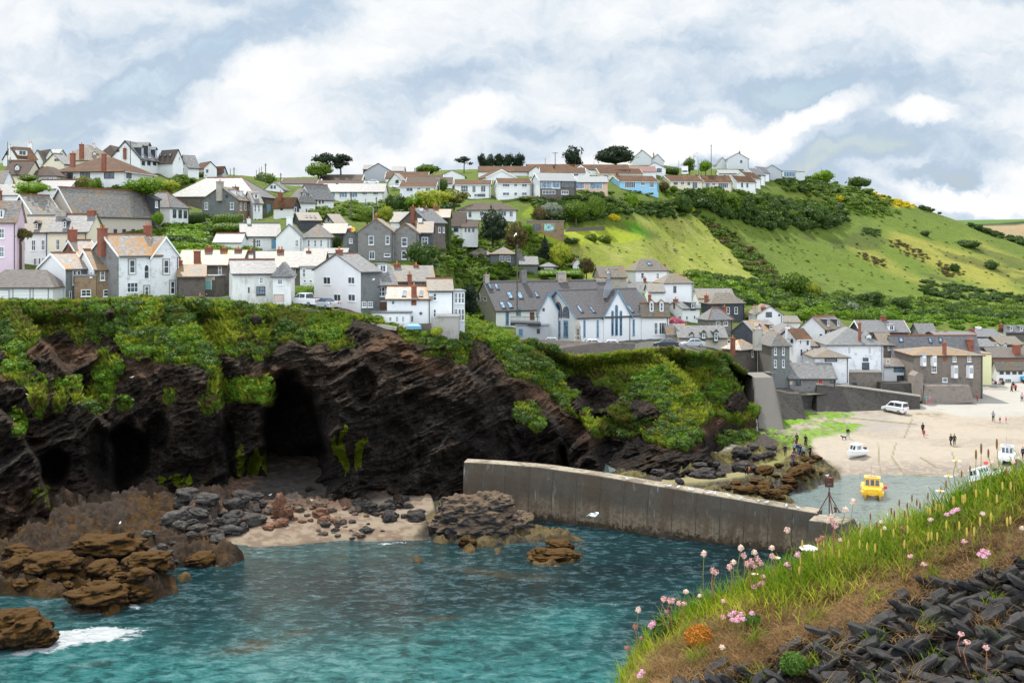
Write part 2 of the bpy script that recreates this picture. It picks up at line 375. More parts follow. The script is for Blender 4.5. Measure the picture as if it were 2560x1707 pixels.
# foliage: two greens mixed by clump, per-leaf tint, per-plant random
def leaf_mat(name,c1,c2,hl=None,rough=.6):
 m,t,b=mat(name,c1,rough,.25)
 at=t.new('ShaderNodeAttribute',attribute_name='tint').outputs['Fac']
 oi=t.new('ShaderNodeObjectInfo').outputs['Random']
 g=t.new('ShaderNodeNewGeometry').outputs['Position']
 n=t.noise(g,.7,3,.6)
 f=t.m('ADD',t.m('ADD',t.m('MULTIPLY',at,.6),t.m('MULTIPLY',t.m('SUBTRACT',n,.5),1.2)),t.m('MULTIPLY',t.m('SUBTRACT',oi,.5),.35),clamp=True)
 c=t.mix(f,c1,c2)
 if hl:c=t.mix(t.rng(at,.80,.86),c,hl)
 t.l.new(c,b.inputs['Base Color'])
 tr=t.new('ShaderNodeBsdfTranslucent');t.l.new(c,tr.inputs[0])
 mx=t.new('ShaderNodeMixShader');mx.inputs[0].default_value=.32;t.l.new(b.outputs[0],mx.inputs[1]);t.l.new(tr.outputs[0],mx.inputs[2])
 t.l.new(mx.outputs[0],t.n['Material Output'].inputs[0]);return m
leaf_mat('leaf_dark',(.036,.072,.012),(.10,.17,.024))
leaf_mat('leaf_mid',(.07,.125,.012),(.20,.29,.026))
leaf_mat('leaf_bright',(.085,.17,.010),(.23,.37,.018))
leaf_mat('leaf_yellow',(.20,.25,.02),(.44,.46,.04))
leaf_mat('leaf_pine',(.014,.028,.014),(.045,.07,.028))
leaf_mat('leaf_brown',(.07,.055,.018),(.17,.13,.035))
leaf_mat('leaf_olive',(.11,.12,.02),(.28,.26,.06))
leaf_mat('leaf_gorse',(.07,.12,.010),(.17,.20,.015),(.80,.60,.0))
leaf_mat('leaf_gorse_full',(.40,.34,.01),(.80,.62,.0))
leaf_mat('leaf_pink',(.07,.11,.02),(.14,.16,.03),(.55,.15,.22))
leaf_mat('leaf_pink_full',(.42,.10,.17),(.62,.22,.30))
leaf_mat('leaf_grey',(.16,.19,.13),(.34,.38,.30))
leaf_mat('leaf_white',(.08,.12,.03),(.16,.2,.05),(.7,.7,.6))
leaf_mat('ivy',(.03,.06,.01),(.06,.11,.015))
leaf_mat('palm_leaf',(.08,.075,.02),(.16,.14,.04))
m,t,b=mat('bark',(.09,.07,.05),.95)
def attr(t,name):return t.new('ShaderNodeAttribute',attribute_name=name)
# land: base colour comes from the 'cover' colour attribute (the plants growing there) with fine mottling
m,t,b=mat('land',(.1,.15,.02),.95,.15)
g=t.new('ShaderNodeNewGeometry').outputs['Position']
cv_=attr(t,'cover').outputs['Color']
n1=t.noise(g,.35,6,.7);n2=t.noise(t.mapping(g,sc=(1,.5,1)),2.2,5,.75);n3=t.noise(g,.06,4,.6)
c=t.mix(t.rng(n1,.40,.68,0,.45),cv_,t.mix(.5,cv_,(.03,.05,.008)))
c=t.mix(t.rng(n2,.50,.72,0,.45),c,t.mix(.5,cv_,(.34,.33,.08)))
c=t.mix(t.rng(n2,.48,.30,0,.6),c,t.mix(.75,cv_,(.01,.02,.004)))
t.l.new(c,b.inputs['Base Color']);bump(t,b,t.m('ADD',n1,n2),1.0,.5)
# cliff rock with strata; 'veg' turf, 'moss' algae, tidal-zone wetness plus shade painted into the caves, 'warm' brown earth
m,t,b=mat('cliff_rock',(.05,.045,.04),.95,.08)
g=t.new('ShaderNodeNewGeometry').outputs['Position']
nw=t.new('ShaderNodeTexNoise');nw.inputs['Scale'].default_value=.12;nw.inputs['Detail'].default_value=4;t.l.new(g,nw.inputs['Vector'])
wv=t.new('ShaderNodeVectorMath',operation='SCALE');t.l.new(nw.outputs['Color'],wv.inputs[0]);wv.inputs[3].default_value=9
wa=t.new('ShaderNodeVectorMath',operation='ADD');t.l.new(g,wa.inputs[0]);t.l.new(wv.outputs[0],wa.inputs[1])
st=t.noise(t.mapping(wa.outputs[0],rot=(0,R(24),0),sc=(.45,.6,1.5)),1.3,8,.72)
st2=t.noise(t.mapping(wa.outputs[0],rot=(0,R(38),0),sc=(.8,1,2.6)),2.4,6,.72)
n1=t.noise(g,.22,5,.6);n2=t.noise(g,2.0,5,.7)
c=t.mix(t.rng(st,.35,.68),(.024,.020,.018),(.090,.066,.048))
c=t.mix(t.rng(st2,.62,.76,0,.35),c,(.14,.12,.10));c=t.mix(t.rng(n1,.48,.64,0,.75),c,t.mix(n2,(.06,.040,.029),(.14,.095,.064)));c=t.mix(t.rng(t.noise(g,.6,5,.7),.56,.68,0,.45),c,(.15,.13,.105))
warm=attr(t,'warm').outputs['Fac'];wet_cave_shade=attr(t,'wet_cave_shade').outputs['Fac'];veg=attr(t,'veg').outputs['Fac'];moss=attr(t,'moss').outputs['Fac']
vo=t.new('ShaderNodeTexVoronoi',feature='DISTANCE_TO_EDGE');vo.inputs['Scale'].default_value=.9;t.l.new(t.mapping(wa.outputs[0],rot=(0,R(28),0),sc=(.5,.8,1.7)),vo.inputs['Vector']);ck=t.rng(vo.outputs['Distance'],.0,.09)
c=t.mix(t.m('SUBTRACT',.75,t.m('MULTIPLY',ck,.75)),c,(.006,.005,.005))
c=t.mix(t.m('MULTIPLY',warm,t.rng(n2,.3,.6,.45,1)),c,(.17,.095,.055))
c=t.mix(t.m('MULTIPLY',wet_cave_shade,.62),c,(.008,.0085,.0105))
vc=t.mix(t.rng(n2,.35,.65),(.06,.10,.012),(.20,.26,.022));vc=t.mix(t.rng(n1,.42,.62,0,.7),vc,(.26,.25,.05))
vm=t.rng(t.m('ADD',veg,t.m('MULTIPLY',t.m('SUBTRACT',n2,.5),1.8)),.3,.75)
c=t.mix(vm,c,vc)
mm=t.rng(t.m('ADD',moss,t.m('MULTIPLY',t.m('SUBTRACT',t.noise(t.mapping(g,sc=(1.6,1.6,.35)),1.2,5,.7),.5),1.6)),.45,.65)
c=t.mix(mm,c,t.mix(n2,(.05,.10,.004),(.22,.26,.01)))
t.l.new(c,b.inputs['Base Color']);bump(t,b,t.m('ADD',t.m('ADD',t.m('ADD',st,t.m('MULTIPLY',st2,.6)),t.m('MULTIPLY',n2,.3)),t.m('MULTIPLY',ck,.35)),1.0,.9)
# foreshore: sand, shingle, rock, weed, by attribute
m,t,b=mat('foreshore',(.5,.4,.3),.9,.15)
g=t.new('ShaderNodeNewGeometry').outputs['Position']
cv_=attr(t,'cover').outputs['Color'];rk=attr(t,'rock').outputs['Fac']
n1=t.noise(g,1.1,6,.7);n2=t.noise(t.mapping(g,rot=(0,0,R(20)),sc=(.5,2,1)),1.4,6,.7);n3=t.noise(g,7,4,.7)
c=t.mix(t.m('MULTIPLY',t.rng(n1,.42,.62),t.m('ADD',.12,t.m('MULTIPLY',rk,.75))),cv_,t.mix(.8,cv_,(.02,.015,.01)))
c=t.mix(t.m('MULTIPLY',t.rng(n2,.55,.68,0,.6),t.m('SUBTRACT',.85,t.m('MULTIPLY',rk,.6))),c,t.mix(.5,cv_,(.40,.32,.24)))
c=t.mix(t.m('MULTIPLY',t.rng(n3,.6,.75,0,.3),t.m('SUBTRACT',1,rk)),c,t.mix(.5,cv_,(.6,.55,.45)))
t.l.new(c,b.inputs['Base Color']);bump(t,b,t.m('ADD',t.m('MULTIPLY',n1,rk),t.m('MULTIPLY',n3,.12)),.9,.4)
# boulders
def rock_mat(name,c1,c2,c3,weed=None,wamt=0.0):
 m,t,b=mat(name,c1,.85,.18)
 g=t.new('ShaderNodeNewGeometry');p=g.outputs['Position']
 st=t.noise(t.mapping(p,rot=(.3,.5,0),sc=(.6,.8,3.2)),1.3,6,.7);n=t.noise(p,2.3,5,.7)
 c=t.mix(t.rng(st,.36,.64),c1,c2);c=t.mix(t.rng(n,.56,.7,0,.7),c,c3)
 if weed:
  sz=t.new('ShaderNodeSeparateXYZ');t.l.new(g.outputs['Normal'],sz.inputs[0])
  c=t.mix(t.m('MULTIPLY',t.rng(t.m('ADD',sz.outputs[2],t.m('MULTIPLY',t.m('SUBTRACT',n,.5),2.2)),.1,.6),wamt),c,weed)
 t.l.new(c,b.inputs['Base Color']);bump(t,b,t.m('ADD',st,n),1.0,.3);return m
rock_mat('rock_dark',(.022,.020,.020),(.065,.056,.050),(.16,.135,.11))
rock_mat('rock_grey',(.034,.031,.029),(.085,.076,.068),(.20,.18,.16))
rock_mat('rock_orange',(.10,.048,.03),(.22,.11,.065),(.32,.2,.13))
rock_mat('rock_brown',(.06,.045,.035),(.17,.12,.085),(.28,.21,.15))
rock_mat('rock_weed',(.010,.006,.004),(.030,.016,.006),(.10,.068,.038),(.075,.035,.004),.9)
rock_mat('rock_outcrop',(.022,.023,.028),(.07,.066,.064),(.16,.14,.12),(.15,.10,.06),.8)
# sea
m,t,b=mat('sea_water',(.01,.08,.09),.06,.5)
b.inputs['IOR'].default_value=1.33
g=t.new('ShaderNodeNewGeometry').outputs['Position']
depth=attr(t,'shallow').outputs['Fac'];foam=attr(t,'foam').outputs['Fac'];weed=attr(t,'weed').outputs['Fac'];harb=attr(t,'harbour').outputs['Fac']
n0=t.noise(t.mapping(g,sc=(.5,1,1)),.12,4,.6)
n1=t.noise(t.mapping(g,rot=(0,0,R(8)),sc=(.55,.8,1)),1.1,6,.66,.5)
n2=t.noise(t.mapping(g,rot=(0,0,R(-14)),sc=(.6,1,1)),2.8,5,.62,.4)
n3=t.noise(t.mapping(g,sc=(.8,1.1,1)),9,4,.7)
c=t.mix(t.rng(n0,.35,.68),(.004,.032,.038),(.008,.066,.075));c=t.mix(depth,c,t.mix(t.rng(n1,.3,.7),(.028,.19,.195),(.09,.40,.385)))
c=t.mix(harb,c,(.18,.23,.22));c=t.mix(t.m('MULTIPLY',weed,.75),c,(.14,.10,.05))
ff=t.m('ADD',foam,t.m('MULTIPLY',t.m('SUBTRACT',t.m('ADD',t.m('MULTIPLY',n1,.4),t.m('MULTIPLY',t.noise(t.mapping(g,sc=(.6,1,1)),1.7,8,.8,1.2),.6)),.5),2.2))
wv2=t.m('ADD',t.m('ADD',t.m('MULTIPLY',n1,.62),t.m('MULTIPLY',n2,.38)),t.m('MULTIPLY',t.m('SUBTRACT',t.noise(g,.07,3,.6),.5),.22));t_w=.62;c=t.mix(t.m('MULTIPLY',t.rng(wv2,.49,.60,0,t_w),t.m('SUBTRACT',1,t.m('MULTIPLY',harb,.7))),c,t.mix(depth,(.15,.27,.31),(.24,.48,.48)));c=t.mix(t.rng(wv2,.47,.38,0,.7),c,t.mix(.75,c,(.001,.012,.016)))  # pale sky reflections and dark troughs of the ripples painted into the water colour
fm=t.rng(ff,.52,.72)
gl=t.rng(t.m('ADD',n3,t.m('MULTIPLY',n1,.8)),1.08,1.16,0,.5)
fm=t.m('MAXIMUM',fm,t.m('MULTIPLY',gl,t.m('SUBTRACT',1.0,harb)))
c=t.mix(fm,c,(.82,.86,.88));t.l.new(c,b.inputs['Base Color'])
t.l.new(t.m('ADD',.05,t.m('MULTIPLY',fm,.5)),b.inputs['Roughness'])
h=t.m('ADD',t.m('ADD',t.m('MULTIPLY',n1,1.0),t.m('MULTIPLY',n2,.55)),t.m('MULTIPLY',n3,.10))
h=t.m('MULTIPLY',h,t.m('SUBTRACT',1.0,t.m('MULTIPLY',harb,.75)))
bump(t,b,h,1.0,2.6)
# breakwater concrete: stained dark near the top, weed-black at the tide line, pale drip marks (world height based)
m,t,b=mat('pier_concrete',(.2,.18,.15),.9,.15)
g=t.new('ShaderNodeNewGeometry');p=g.outputs['Position'];sp=t.new('ShaderNodeSeparateXYZ');t.l.new(p,sp.inputs[0]);nz=t.new('ShaderNodeSeparateXYZ');t.l.new(g.outputs['Normal'],nz.inputs[0])
n1=t.noise(t.mapping(p,sc=(1,1,.25)),.8,6,.65);n2=t.noise(p,2.4,6,.7);n3=t.noise(t.mapping(p,sc=(2.2,2.2,.12)),1.0,4,.6)
c=t.mix(t.rng(n2,.35,.65),(.11,.085,.06),(.19,.145,.10))
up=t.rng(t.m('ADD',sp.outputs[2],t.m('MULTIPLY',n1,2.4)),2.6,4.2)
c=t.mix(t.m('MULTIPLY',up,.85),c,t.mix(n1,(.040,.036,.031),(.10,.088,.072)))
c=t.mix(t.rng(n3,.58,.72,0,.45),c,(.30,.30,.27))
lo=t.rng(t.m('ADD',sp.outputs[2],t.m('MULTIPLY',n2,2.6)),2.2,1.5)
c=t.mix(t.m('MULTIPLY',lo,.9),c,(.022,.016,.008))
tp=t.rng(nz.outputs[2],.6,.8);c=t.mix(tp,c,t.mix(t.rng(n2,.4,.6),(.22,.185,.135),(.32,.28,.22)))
edge=t.m('MULTIPLY',t.rng(t.m('ADD',sp.outputs[2],t.m('MULTIPLY',n2,.6)),3.95,4.2),t.m('SUBTRACT',1,tp));c=t.mix(t.rng(t.noise(t.mapping(p,sc=(1,1,.4)),.35,5,.7),.46,.6,0,.7),c,(.075,.055,.038))
t.l.new(c,b.inputs['Base Color']);bump(t,b,t.m('ADD',n1,n2),.5,.15)
# bank close to the camera
m,t,b=mat('bank_soil',(.08,.05,.03),.95,.1)
g=t.new('ShaderNodeNewGeometry').outputs['Position'];cv_=attr(t,'cover').outputs['Color']
n1=t.noise(g,9,6,.7);n2=t.noise(g,40,5,.7)
c=t.mix(t.rng(n1,.4,.65,0,.7),cv_,t.mix(.7,cv_,(.02,.012,.006)));c=t.mix(t.rng(n2,.5,.7,0,.6),c,t.mix(.6,cv_,(.5,.38,.2)))
t.l.new(c,b.inputs['Base Color']);bump(t,b,t.m('ADD',n1,n2),1.0,.05)
m,t,b=mat('bank_slate',(.05,.05,.055),.75,.2)
g=t.new('ShaderNodeTexCoord').outputs['Object']
at=attr(t,'tint').outputs['Fac']
st=t.noise(t.mapping(g,sc=(1,1,1)),16,7,.72);n2=t.noise(g,55,5,.7)
c=t.mix(t.rng(st,.35,.65),(.010,.010,.012),(.045,.042,.041));c=t.mix(t.m('MULTIPLY',at,.3),c,(.07,.064,.058));c=t.mix(t.rng(n2,.64,.74,0,.5),c,(.18,.17,.16))
c=t.mix(t.rng(t.noise(g,5,4,.6),.6,.7,0,.5),c,(.09,.085,.03))
t.l.new(c,b.inputs['Base Color']);bump(t,b,t.m('ADD',st,t.m('MULTIPLY',n2,.4)),1.0,.015)
def blade_mat(name,c1,c2,c3):
 m,t,b=mat(name,c1,.5,.3)
 at=attr(t,'tint').outputs['Fac'];hh=attr(t,'along').outputs['Fac']
 c=t.mix(at,c1,c2);c=t.mix(t.m('MULTIPLY',hh,t.rng(at,.55,1,0,.7)),c,c3);t.l.new(c,b.inputs['Base Color'])
 tr=t.new('ShaderNodeBsdfTranslucent');t.l.new(c,tr.inputs[0]);mx=t.new('ShaderNodeMixShader');mx.inputs[0].default_value=.5
 t.l.new(b.outputs[0],mx.inputs[1]);t.l.new(tr.outputs[0],mx.inputs[2]);t.l.new(mx.outputs[0],t.n['Material Output'].inputs[0])
blade_mat('grass_green',(.06,.15,.010),(.27,.38,.018),(.55,.48,.10))
blade_mat('grass_yellow',(.22,.28,.018),(.50,.50,.04),(.60,.48,.12))
blade_mat('grass_dry',(.18,.10,.04),(.45,.29,.13),(.60,.44,.22))
for nm,c in(('flower_pink',(.72,.42,.38)),('flower_pale',(.80,.60,.48)),('flower_rose',(.78,.42,.52)),('flower_dull',(.35,.17,.12)),('stem_green',(.20,.22,.05)),('stem_red',(.36,.14,.07)),('seed_brown',(.22,.10,.03)),('seed_yellow',(.55,.42,.08)),('petal_white',(.85,.84,.80)),('disc_yellow',(.80,.50,.02)),('orange_moss',(.50,.19,.02)),('cushion_green',(.08,.16,.02))):
 m,t,b=mat(nm,c,.7,.2)
 g=t.new('ShaderNodeNewGeometry').outputs['Position']
 t.l.new(t.mix(t.rng(t.noise(g,260,2,.6),.4,.6,0,.6),c,tuple(x*.55 for x in c)),b.inputs['Base Color'])
# the houses, measured in photo pixels
# uL,uc,uR: left end, nearest corner, right end; vb,ve,vr: base, eaves, ridge rows; d: distance; th: turn; roof a/b/h/f/l
HS=[]
def H(name,label,cat,us,vs,d,th,roof,wall,slate,D=None,win='',ch='',dm='',sk='',ridge=None,door='',add=None,og=.25,ov=.3,bg=None):
 HS.append(dict(name=name,label=label,cat=cat,us=us,vs=vs,d=d,th=th,roof=roof,wall=wall,slate=slate,D=D,win=win,ch=ch,dm=dm,sk=sk,ridge=ridge,add=add or[],og=og,ov=ov,bg=bg))
B=lambda us,vs,d,th,roof,wall,slate,**k:dict(us=us,vs=vs,d=d,th=th,roof=roof,wall=wall,slate=slate,**k)
W,WS='white_wall','weathered_wall'
# skyline group, far left
H('white_cottage','white cottage with brown roof and blue-glazed dormer at far left of the skyline','house',(8,44,92),(418,396,368),275,35,'a',W,'brown_tile',win='b 21 378 388 11 2 1 d',ch='26 360 6 white_wall 1',dm='56 376 390 26 f white_wall')
H('white_gabled_house','white house with tall white chimney stack, second from left on the skyline','house',(70,78,108),(425,402,364),285,12,'b',W,'dull_brown_tile',ch='66 354 10 white_wall 2',D=9)
H('white_gabled_house','white house with steep dark-roofed gable beside the tall white chimney','house',(88,112,138),(425,398,364),290,70,'b',W,'dull_brown_tile',win='a 113 396 402 6 1 1 d')
H('low_house','low house with small grey roof right of the steep dark-roofed gable','house',(118,118,140),(410,392,375),300,0,'a',W,'grey_slate',D=8,win='a 128 393 399 5 2 1 d')
H('cream_gabled_house','cream gabled house with blank plaque behind the long brown-roofed bungalow','house',(108,160,180),(432,410,386),240,25,'a','bungalow_cream','pale_slate',ridge='grey_ridge',win='b 142 397 403 11 1 1 d')
H('hipped_villa','large villa with lichen-tanned hipped roof and tall brown chimney','house',(150,150,252),(425,402,364),250,0,'h','bungalow_cream','tan_slate',D=13,ch='204 356 9 brick 1 398; 234 358 8 white_wall 2',dm='236 380 392 9 g white_wall')
H('brown_roofed_house','brown hip-roofed house just right of the tan hipped villa','house',(238,238,296),(425,396,366),262,0,'h',W,'dull_brown_tile',D=12)
H('white_balcony_house','tall white gabled house with dark glazed dormers and balcony on the skyline','house',(277,350,400),(432,396,353),252,28,'a',W,'grey_slate',win='b 295 375 380 7 2 1 d; b 311 375 380 7 2 1 d; a 358 403 414 8 2 1 d; a 372 403 414 8 2 1 d; a 386 404 414 8 2 1 d',dm='356 363 394 12 g dark_timber; 373 357 396 16 g dark_timber; 390 369 396 11 g dark_timber',bg='black_paint',ch='269 366 6 brick 1')
H('white_gabled_house','white gabled house with three skylights beside the dark-dormered balcony house','house',(393,432,458),(432,404,374),258,55,'b',W,'dull_brown_tile',sk='402 385 392 8; 415 385 392 8; 427 384 391 8',win='a 448 392 402 5 2 2 w')
H('white_barn_house','white house with pale slate roof right of the three-skylight house','house',(447,470,497),(440,418,389),262,40,'a',W,'pale_slate',win='b 458 420 430 5 1 1 w')
H('white_gabled_house','small white gable with brown roof, second from right on the left skyline','house',(486,510,542),(438,420,405),268,55,'b',W,'brown_tile',win='a 518 424 432 5 1 1 d; a 507 430 436 5 1 1 d')
H('grey_gabled_house','small grey gable with brown roof at right end of the left skyline','house',(525,556,566),(437,430,413),272,60,'b','grey_render','brown_tile',win='a 558 427 433 3 1 1 d')
# upper left
H('brown_roofed_bungalow','long white building under a broad brown hipped roof with two brick chimneys','house',(142,309,383),(477,430,394),212,62,'h',W,'brown_tile',win='b 175 433 450 15 1 1 D; b 213 432 446 24 3 1 d; b 273 431 447 25 2 1 d; a 322 433 446 12 1 1 d',ch='182 377 10 brick 1 404; 260 379 9 brick 1 416',og=.6,ov=.6)
H('brown_roofed_cottage','brown-roofed cottage with dormer and white end gable near the left edge','cottage',(8,8,66),(462,436,404),205,0,'a','bungalow_cream','dull_brown_tile',D=7,dm='43 412 426 10 g white_wall',ch='4 394 8 grey_stone 1',ridge='red_ridge')
H('grey_walled_cottage','small grey-walled cottage under a dark brown hipped roof','cottage',(66,66,142),(455,441,417),208,0,'h','pale_grey_render','dull_brown_tile',D=8,win='a 120 443 450 7 2 1 w; a 132 443 450 5 2 1 w',ch='106 411 6 brick 1')
H('white_cottage','white gabled cottage with red ridge cut by the left edge of the photo, upper one','cottage',(-30,10,33),(474,452,428),195,60,'b',W,'lichen_slate')
H('slate_roofed_cottage','low cottage with pale slate roof at the left edge below the white gable','cottage',(-30,-30,50),(505,488,463),190,0,'a',W,'pale_slate',D=7,ch='0 470 7 brick 1 490')
H('slate_roofed_outbuilding','low dark slate roof with red ridge behind the chapel','outbuilding',(92,92,172),(486,472,452),200,0,'a',W,'grey_slate',D=6,ridge='red_ridge')
H('chapel','big chapel with vast pale slate roof and quatrefoil vents in a beige wall','chapel',(116,187,400),(600,536,470),186,66,'a','beige_wall','white_slate',ridge='red_ridge',win='a 288 573 583 8 1 1 d; a 310 573 583 8 1 1 d; a 333 573 583 8 1 1 d; a 355 574 584 8 1 1 d',bg='white_paint',og=.5)
H('chapel_schoolroom','beige chapel schoolroom with arched window left of the big chapel','chapel',(22,88,152),(600,541,489),180,52,'a','beige_wall','white_slate',ridge='red_ridge',win='b 51 537 566 7 1 1 A',bg='white_paint',og=.4)
H('white_terraced_house','white terraced house with dormer and dark porch beside the pink house','house',(48,48,121),(664,580,541),163,1,'a',W,'tan_slate',D=7,win='a 84 600 627 11 2 2 w; a 108 600 626 10 2 2 w; a 60 604 628 8 2 2 w; a 109 644 660 8 2 2 w; a 88 645 664 9 2 1 w; a 99 645 664 5 1 1 w',dm='91 553 574 9 g dark_slate_hung',ch='',ridge='grey_ridge')
H('cream_terraced_house','cream terraced house with slate dormer, stone stack and red brick end chimney','house',(121,121,219),(665,579,538),163,1,'a','cream_wall','pale_slate',D=7,win='a 145 598 625 10 2 2 w; a 168 598 625 10 2 2 w',dm='162 547 571 10 g dark_slate_hung',ch='155 526 24 rubble 0; 229 519 17 brick 1',ridge='red_ridge')
H('pink_house','pale pink rendered house cut by the left edge of the photo','house',(-40,-40,41),(664,548,498),155,0,'a','pink_wall','lichen_slate',D=2.6,win='a 5 571 596 13 2 2 w; a 5 616 643 12 2 2 w',dm='4 524 546 10 f white_wall')
H('garage_block','white triple garage block with brown slate roof at the left edge','garage',(-40,-40,132),(756,720,674),147,0,'h',W,'garage_slate',D=4.2,win='a 10 726 754 24 1 1 G; a 54 722 754 41 1 1 G; a 102 722 754 36 1 1 G',ov=.35,og=.35)
H('white_balcony_cottage','white gabled cottage with glass balcony and lichen-orange roof','cottage',(98,164,218),(756,672,635),150,26,'a',(W,'slate_hung'),'lichen_slate',ridge='red_ridge',win='a 186 676 712 9 1 1 w; a 197 676 712 9 1 1 w; a 176 728 750 6 1 1 w',bg='white_paint')
H('brown_stone_cottage','brown stone cottage under an orange-lichened roof beside the tall painted stone house','cottage',(189,236,298),(756,673,627),150.5,9,'a',('white_wall','brown_stone'),'golden_slate',ridge='red_ridge',win='a 256 676 701 12 1 2 w; a 284 676 701 12 1 2 w; a 215 724 741 25 2 2 w; a 270 724 741 24 2 2 w',bg='white_paint',add=[B((186,186,240),(756,690,672),150.2,4,'f','brown_stone','lead',D=3,win='a 215 724 741 25 2 2 w; a 228 680 693 5 1 1 w')])
H('stone_gabled_cottage','grey gabled cottage with tall brick chimney tucked behind the balcony cottage','cottage',(153,198,246),(700,641,603),158,30,'a','grey_stone','lichen_slate',ridge='red_ridge',ch='181 566 18 brick 1',bg='white_paint')
H('painted_stone_house','tall house of white-painted stone with arched window and dark quoins','house',(224,297,402),(750,638,588),150,12,'a',('grey_stone','painted_stone'),'lichen_slate',ridge='red_ridge',bg='white_paint',win='a 330 650 683 14 1 2 S; a 331 706 731 28 3 2 w; a 366 661 697 13 1 2 A; a 366 716 737 10 1 2 S',ch='256 562 18 brick 2; 398 556 15 brick 2',add=[B((378,378,447),(750,642,594),150.9,6,'b','painted_stone','lichen_slate',D=7,join=1,win='a 415 650 684 13 1 2 S; a 431 703 735 11 1 2 S',bg='white_paint')])
H('stone_lean_to','dark stone outhouse with golden roof beside the shop','outbuilding',(444,446,512),(750,690,664),156,14,'a','dark_stone','golden_slate',ch='450 643 12 brick 1',D=4)
H('shop','small turquoise-fronted shop with cream signboard in the shade of the stone terrace','shop',(458,458,540),(738,692,688),160,0,'f','dark_stone','lead',D=5,win='a 517 702 724 22 1 1 T; a 503 702 720 12 2 1 w; a 476 700 716 11 1 1 P; a 516 692 700 42 1 1 N')
H('stone_terraced_house','dark stone terraced house with golden-lichened roof and round brick chimneys','house',(443,443,602),(736,662,628),166,1,'a','dark_stone','golden_slate',D=7,win='a 550 664 687 9 2 2 w; a 550 706 726 9 2 2 w; a 584 668 684 7 1 2 w',ch='493 627 14 brick 0 657; 522 611 17 brick 1; 560 613 16 brick 1; 596 615 17 brick 1')
H('pale_terraced_house','terraced house of stone and white render with long pale hipped roof','house',(602,602,806),(730,668,631),167,1,'a','dark_stone','white_slate',D=7,win='a 735 671 693 8 2 2 w; a 760 671 693 8 2 2 w',ch='627 618 13 brick 1; 701 616 15 brick 2; 772 620 11 brick 1',add=[B((750,750,805),(730,668,666),166.8,1,'f',W,'lead',D=3,win='a 760 671 693 8 2 2 w; a 762 700 706 7 1 1 w; a 777 700 706 7 1 1 w')])
H('weathered_white_house','peeling white cottage on the cliff edge with recessed blue bay and drainpipes','cottage',(573,581,688),(770,684,652),147,8,'a',WS,'pale_slate',ridge='red_ridge',win='a 653 693 709 9 2 2 w; a 652 716 737 22 3 2 B; a 622 718 732 4 1 1 d',add=[B((680,682,727),(768,693,655),146.3,6,'h',WS,'pale_slate',D=6,win='a 700 697 712 14 3 1 w; a 697 737 755 23 1 1 P')])
H('big_white_house','large white gabled house beside the silver car with slate-hung flank','house',(785,902,950),(778,680,637),148,40,'a',(W,'slate_hung'),'pale_slate',ridge='red_ridge',win='b 818 692 711 18 2 1 w; b 879 692 710 17 2 1 w; b 844 735 753 18 2 1 w; b 880 735 753 18 2 1 w; a 910 754 768 11 2 2 w; a 925 754 768 12 2 2 w',ch='848 616 13 brick 1',dm='',add=[B((940,942,990),(778,712,664),150,22,'a','slate_hung','pale_slate',D=7,win='a 954 717 741 18 2 2 w; a 971 717 736 7 1 2 w; a 957 754 776 20 1 1 K',dm='957 661 683 22 f white_wall')])
H('skylight_cottage','low white cottage with two skylights, porthole window and brick chimney on the cliff','cottage',(968,968,1078),(808,747,718),147,2,'a',W,'lichen_slate',D=6,ridge='red_ridge',win='a 983 751 762 9 1 1 w; a 1052 779 788 8 1 1 O; a 1030 790 803 5 1 1 d',sk='1011 731 743 9; 1053 731 743 9',ch='1035 706 13 brick 1 744')
H('bay_windowed_house','white house with mossy roof and two-storey bay windows at the cliff end','house',(1072,1072,1130),(812,727,699),147.5,6,'a',(W,W),'tan_slate',D=6.5,ridge='red_ridge',win='a 1087 733 751 9 1 2 w; a 1087 773 792 6 1 2 w',add=[B((1130,1133,1162),(812,729,716),148.5,14,'f','pale_grey_render','lead',D=3.6,win='a 1140 732 758 6 1 2 w; a 1149 732 758 7 1 2 w; a 1157 732 758 7 1 2 w; a 1140 772 801 6 1 2 w; a 1149 772 801 7 1 2 w; a 1157 772 801 7 1 2 w')])
H('flat_roofed_annex','low white flat-roofed annex on the cliff edge below the skylight cottage','outbuilding',(928,928,1024),(810,783,777),145.5,-2,'f',W,'grey_slate',D=5,win='a 976 792 803 8 1 2 w; a 993 790 806 7 2 1 w; a 1008 790 806 6 2 1 w')
H('concrete_store','plain stained concrete store projecting from the cliff-end house','outbuilding',(1091,1091,1146),(831,792,788),144.8,0,'f','concrete','concrete',D=5)
H('roofed_cottage','cottage with bright roof and two brick chimneys behind the skylight cottage','cottage',(966,975,1085),(745,703,667),160,14,'a','grey_stone','white_slate',ch='992 652 16 brick 1; 1040 655 12 brick 1; 978 674 10 brick 1 704; 1024 678 10 brick 1 706')
# middle
H('white_longhouse','long white cottage with blue arched door and bell-topped gable','house',(600,603,700),(632,591,560),196,6,'a',W,'pale_slate',ridge='grey_ridge',win='a 646 599 618 11 2 2 w; a 686 598 622 13 1 1 Q',ch='622 541 9 white_wall 1',add=[B((690,690,756),(634,594,562),194,4,'b',W,'pale_slate',D=6,win='a 742 599 617 8 2 2 w',ch='724 542 14 white_wall 0'),B((754,754,824),(627,595,561),196.5,2,'h',W,'white_slate',D=7,win='a 772 600 617 5 1 2 w; a 788 600 617 5 1 2 w; a 803 600 617 5 1 2 w')])
H('lean_to','low pale lean-to roof below the white longhouse','outbuilding',(760,760,865),(642,634,623),186,0,'a',W,'pale_slate',D=4)
H('slate_outbuilding','long low pale roof left of the white longhouse','outbuilding',(535,535,602),(618,606,585),192,0,'a',W,'pale_slate',D=5,ridge='red_ridge')
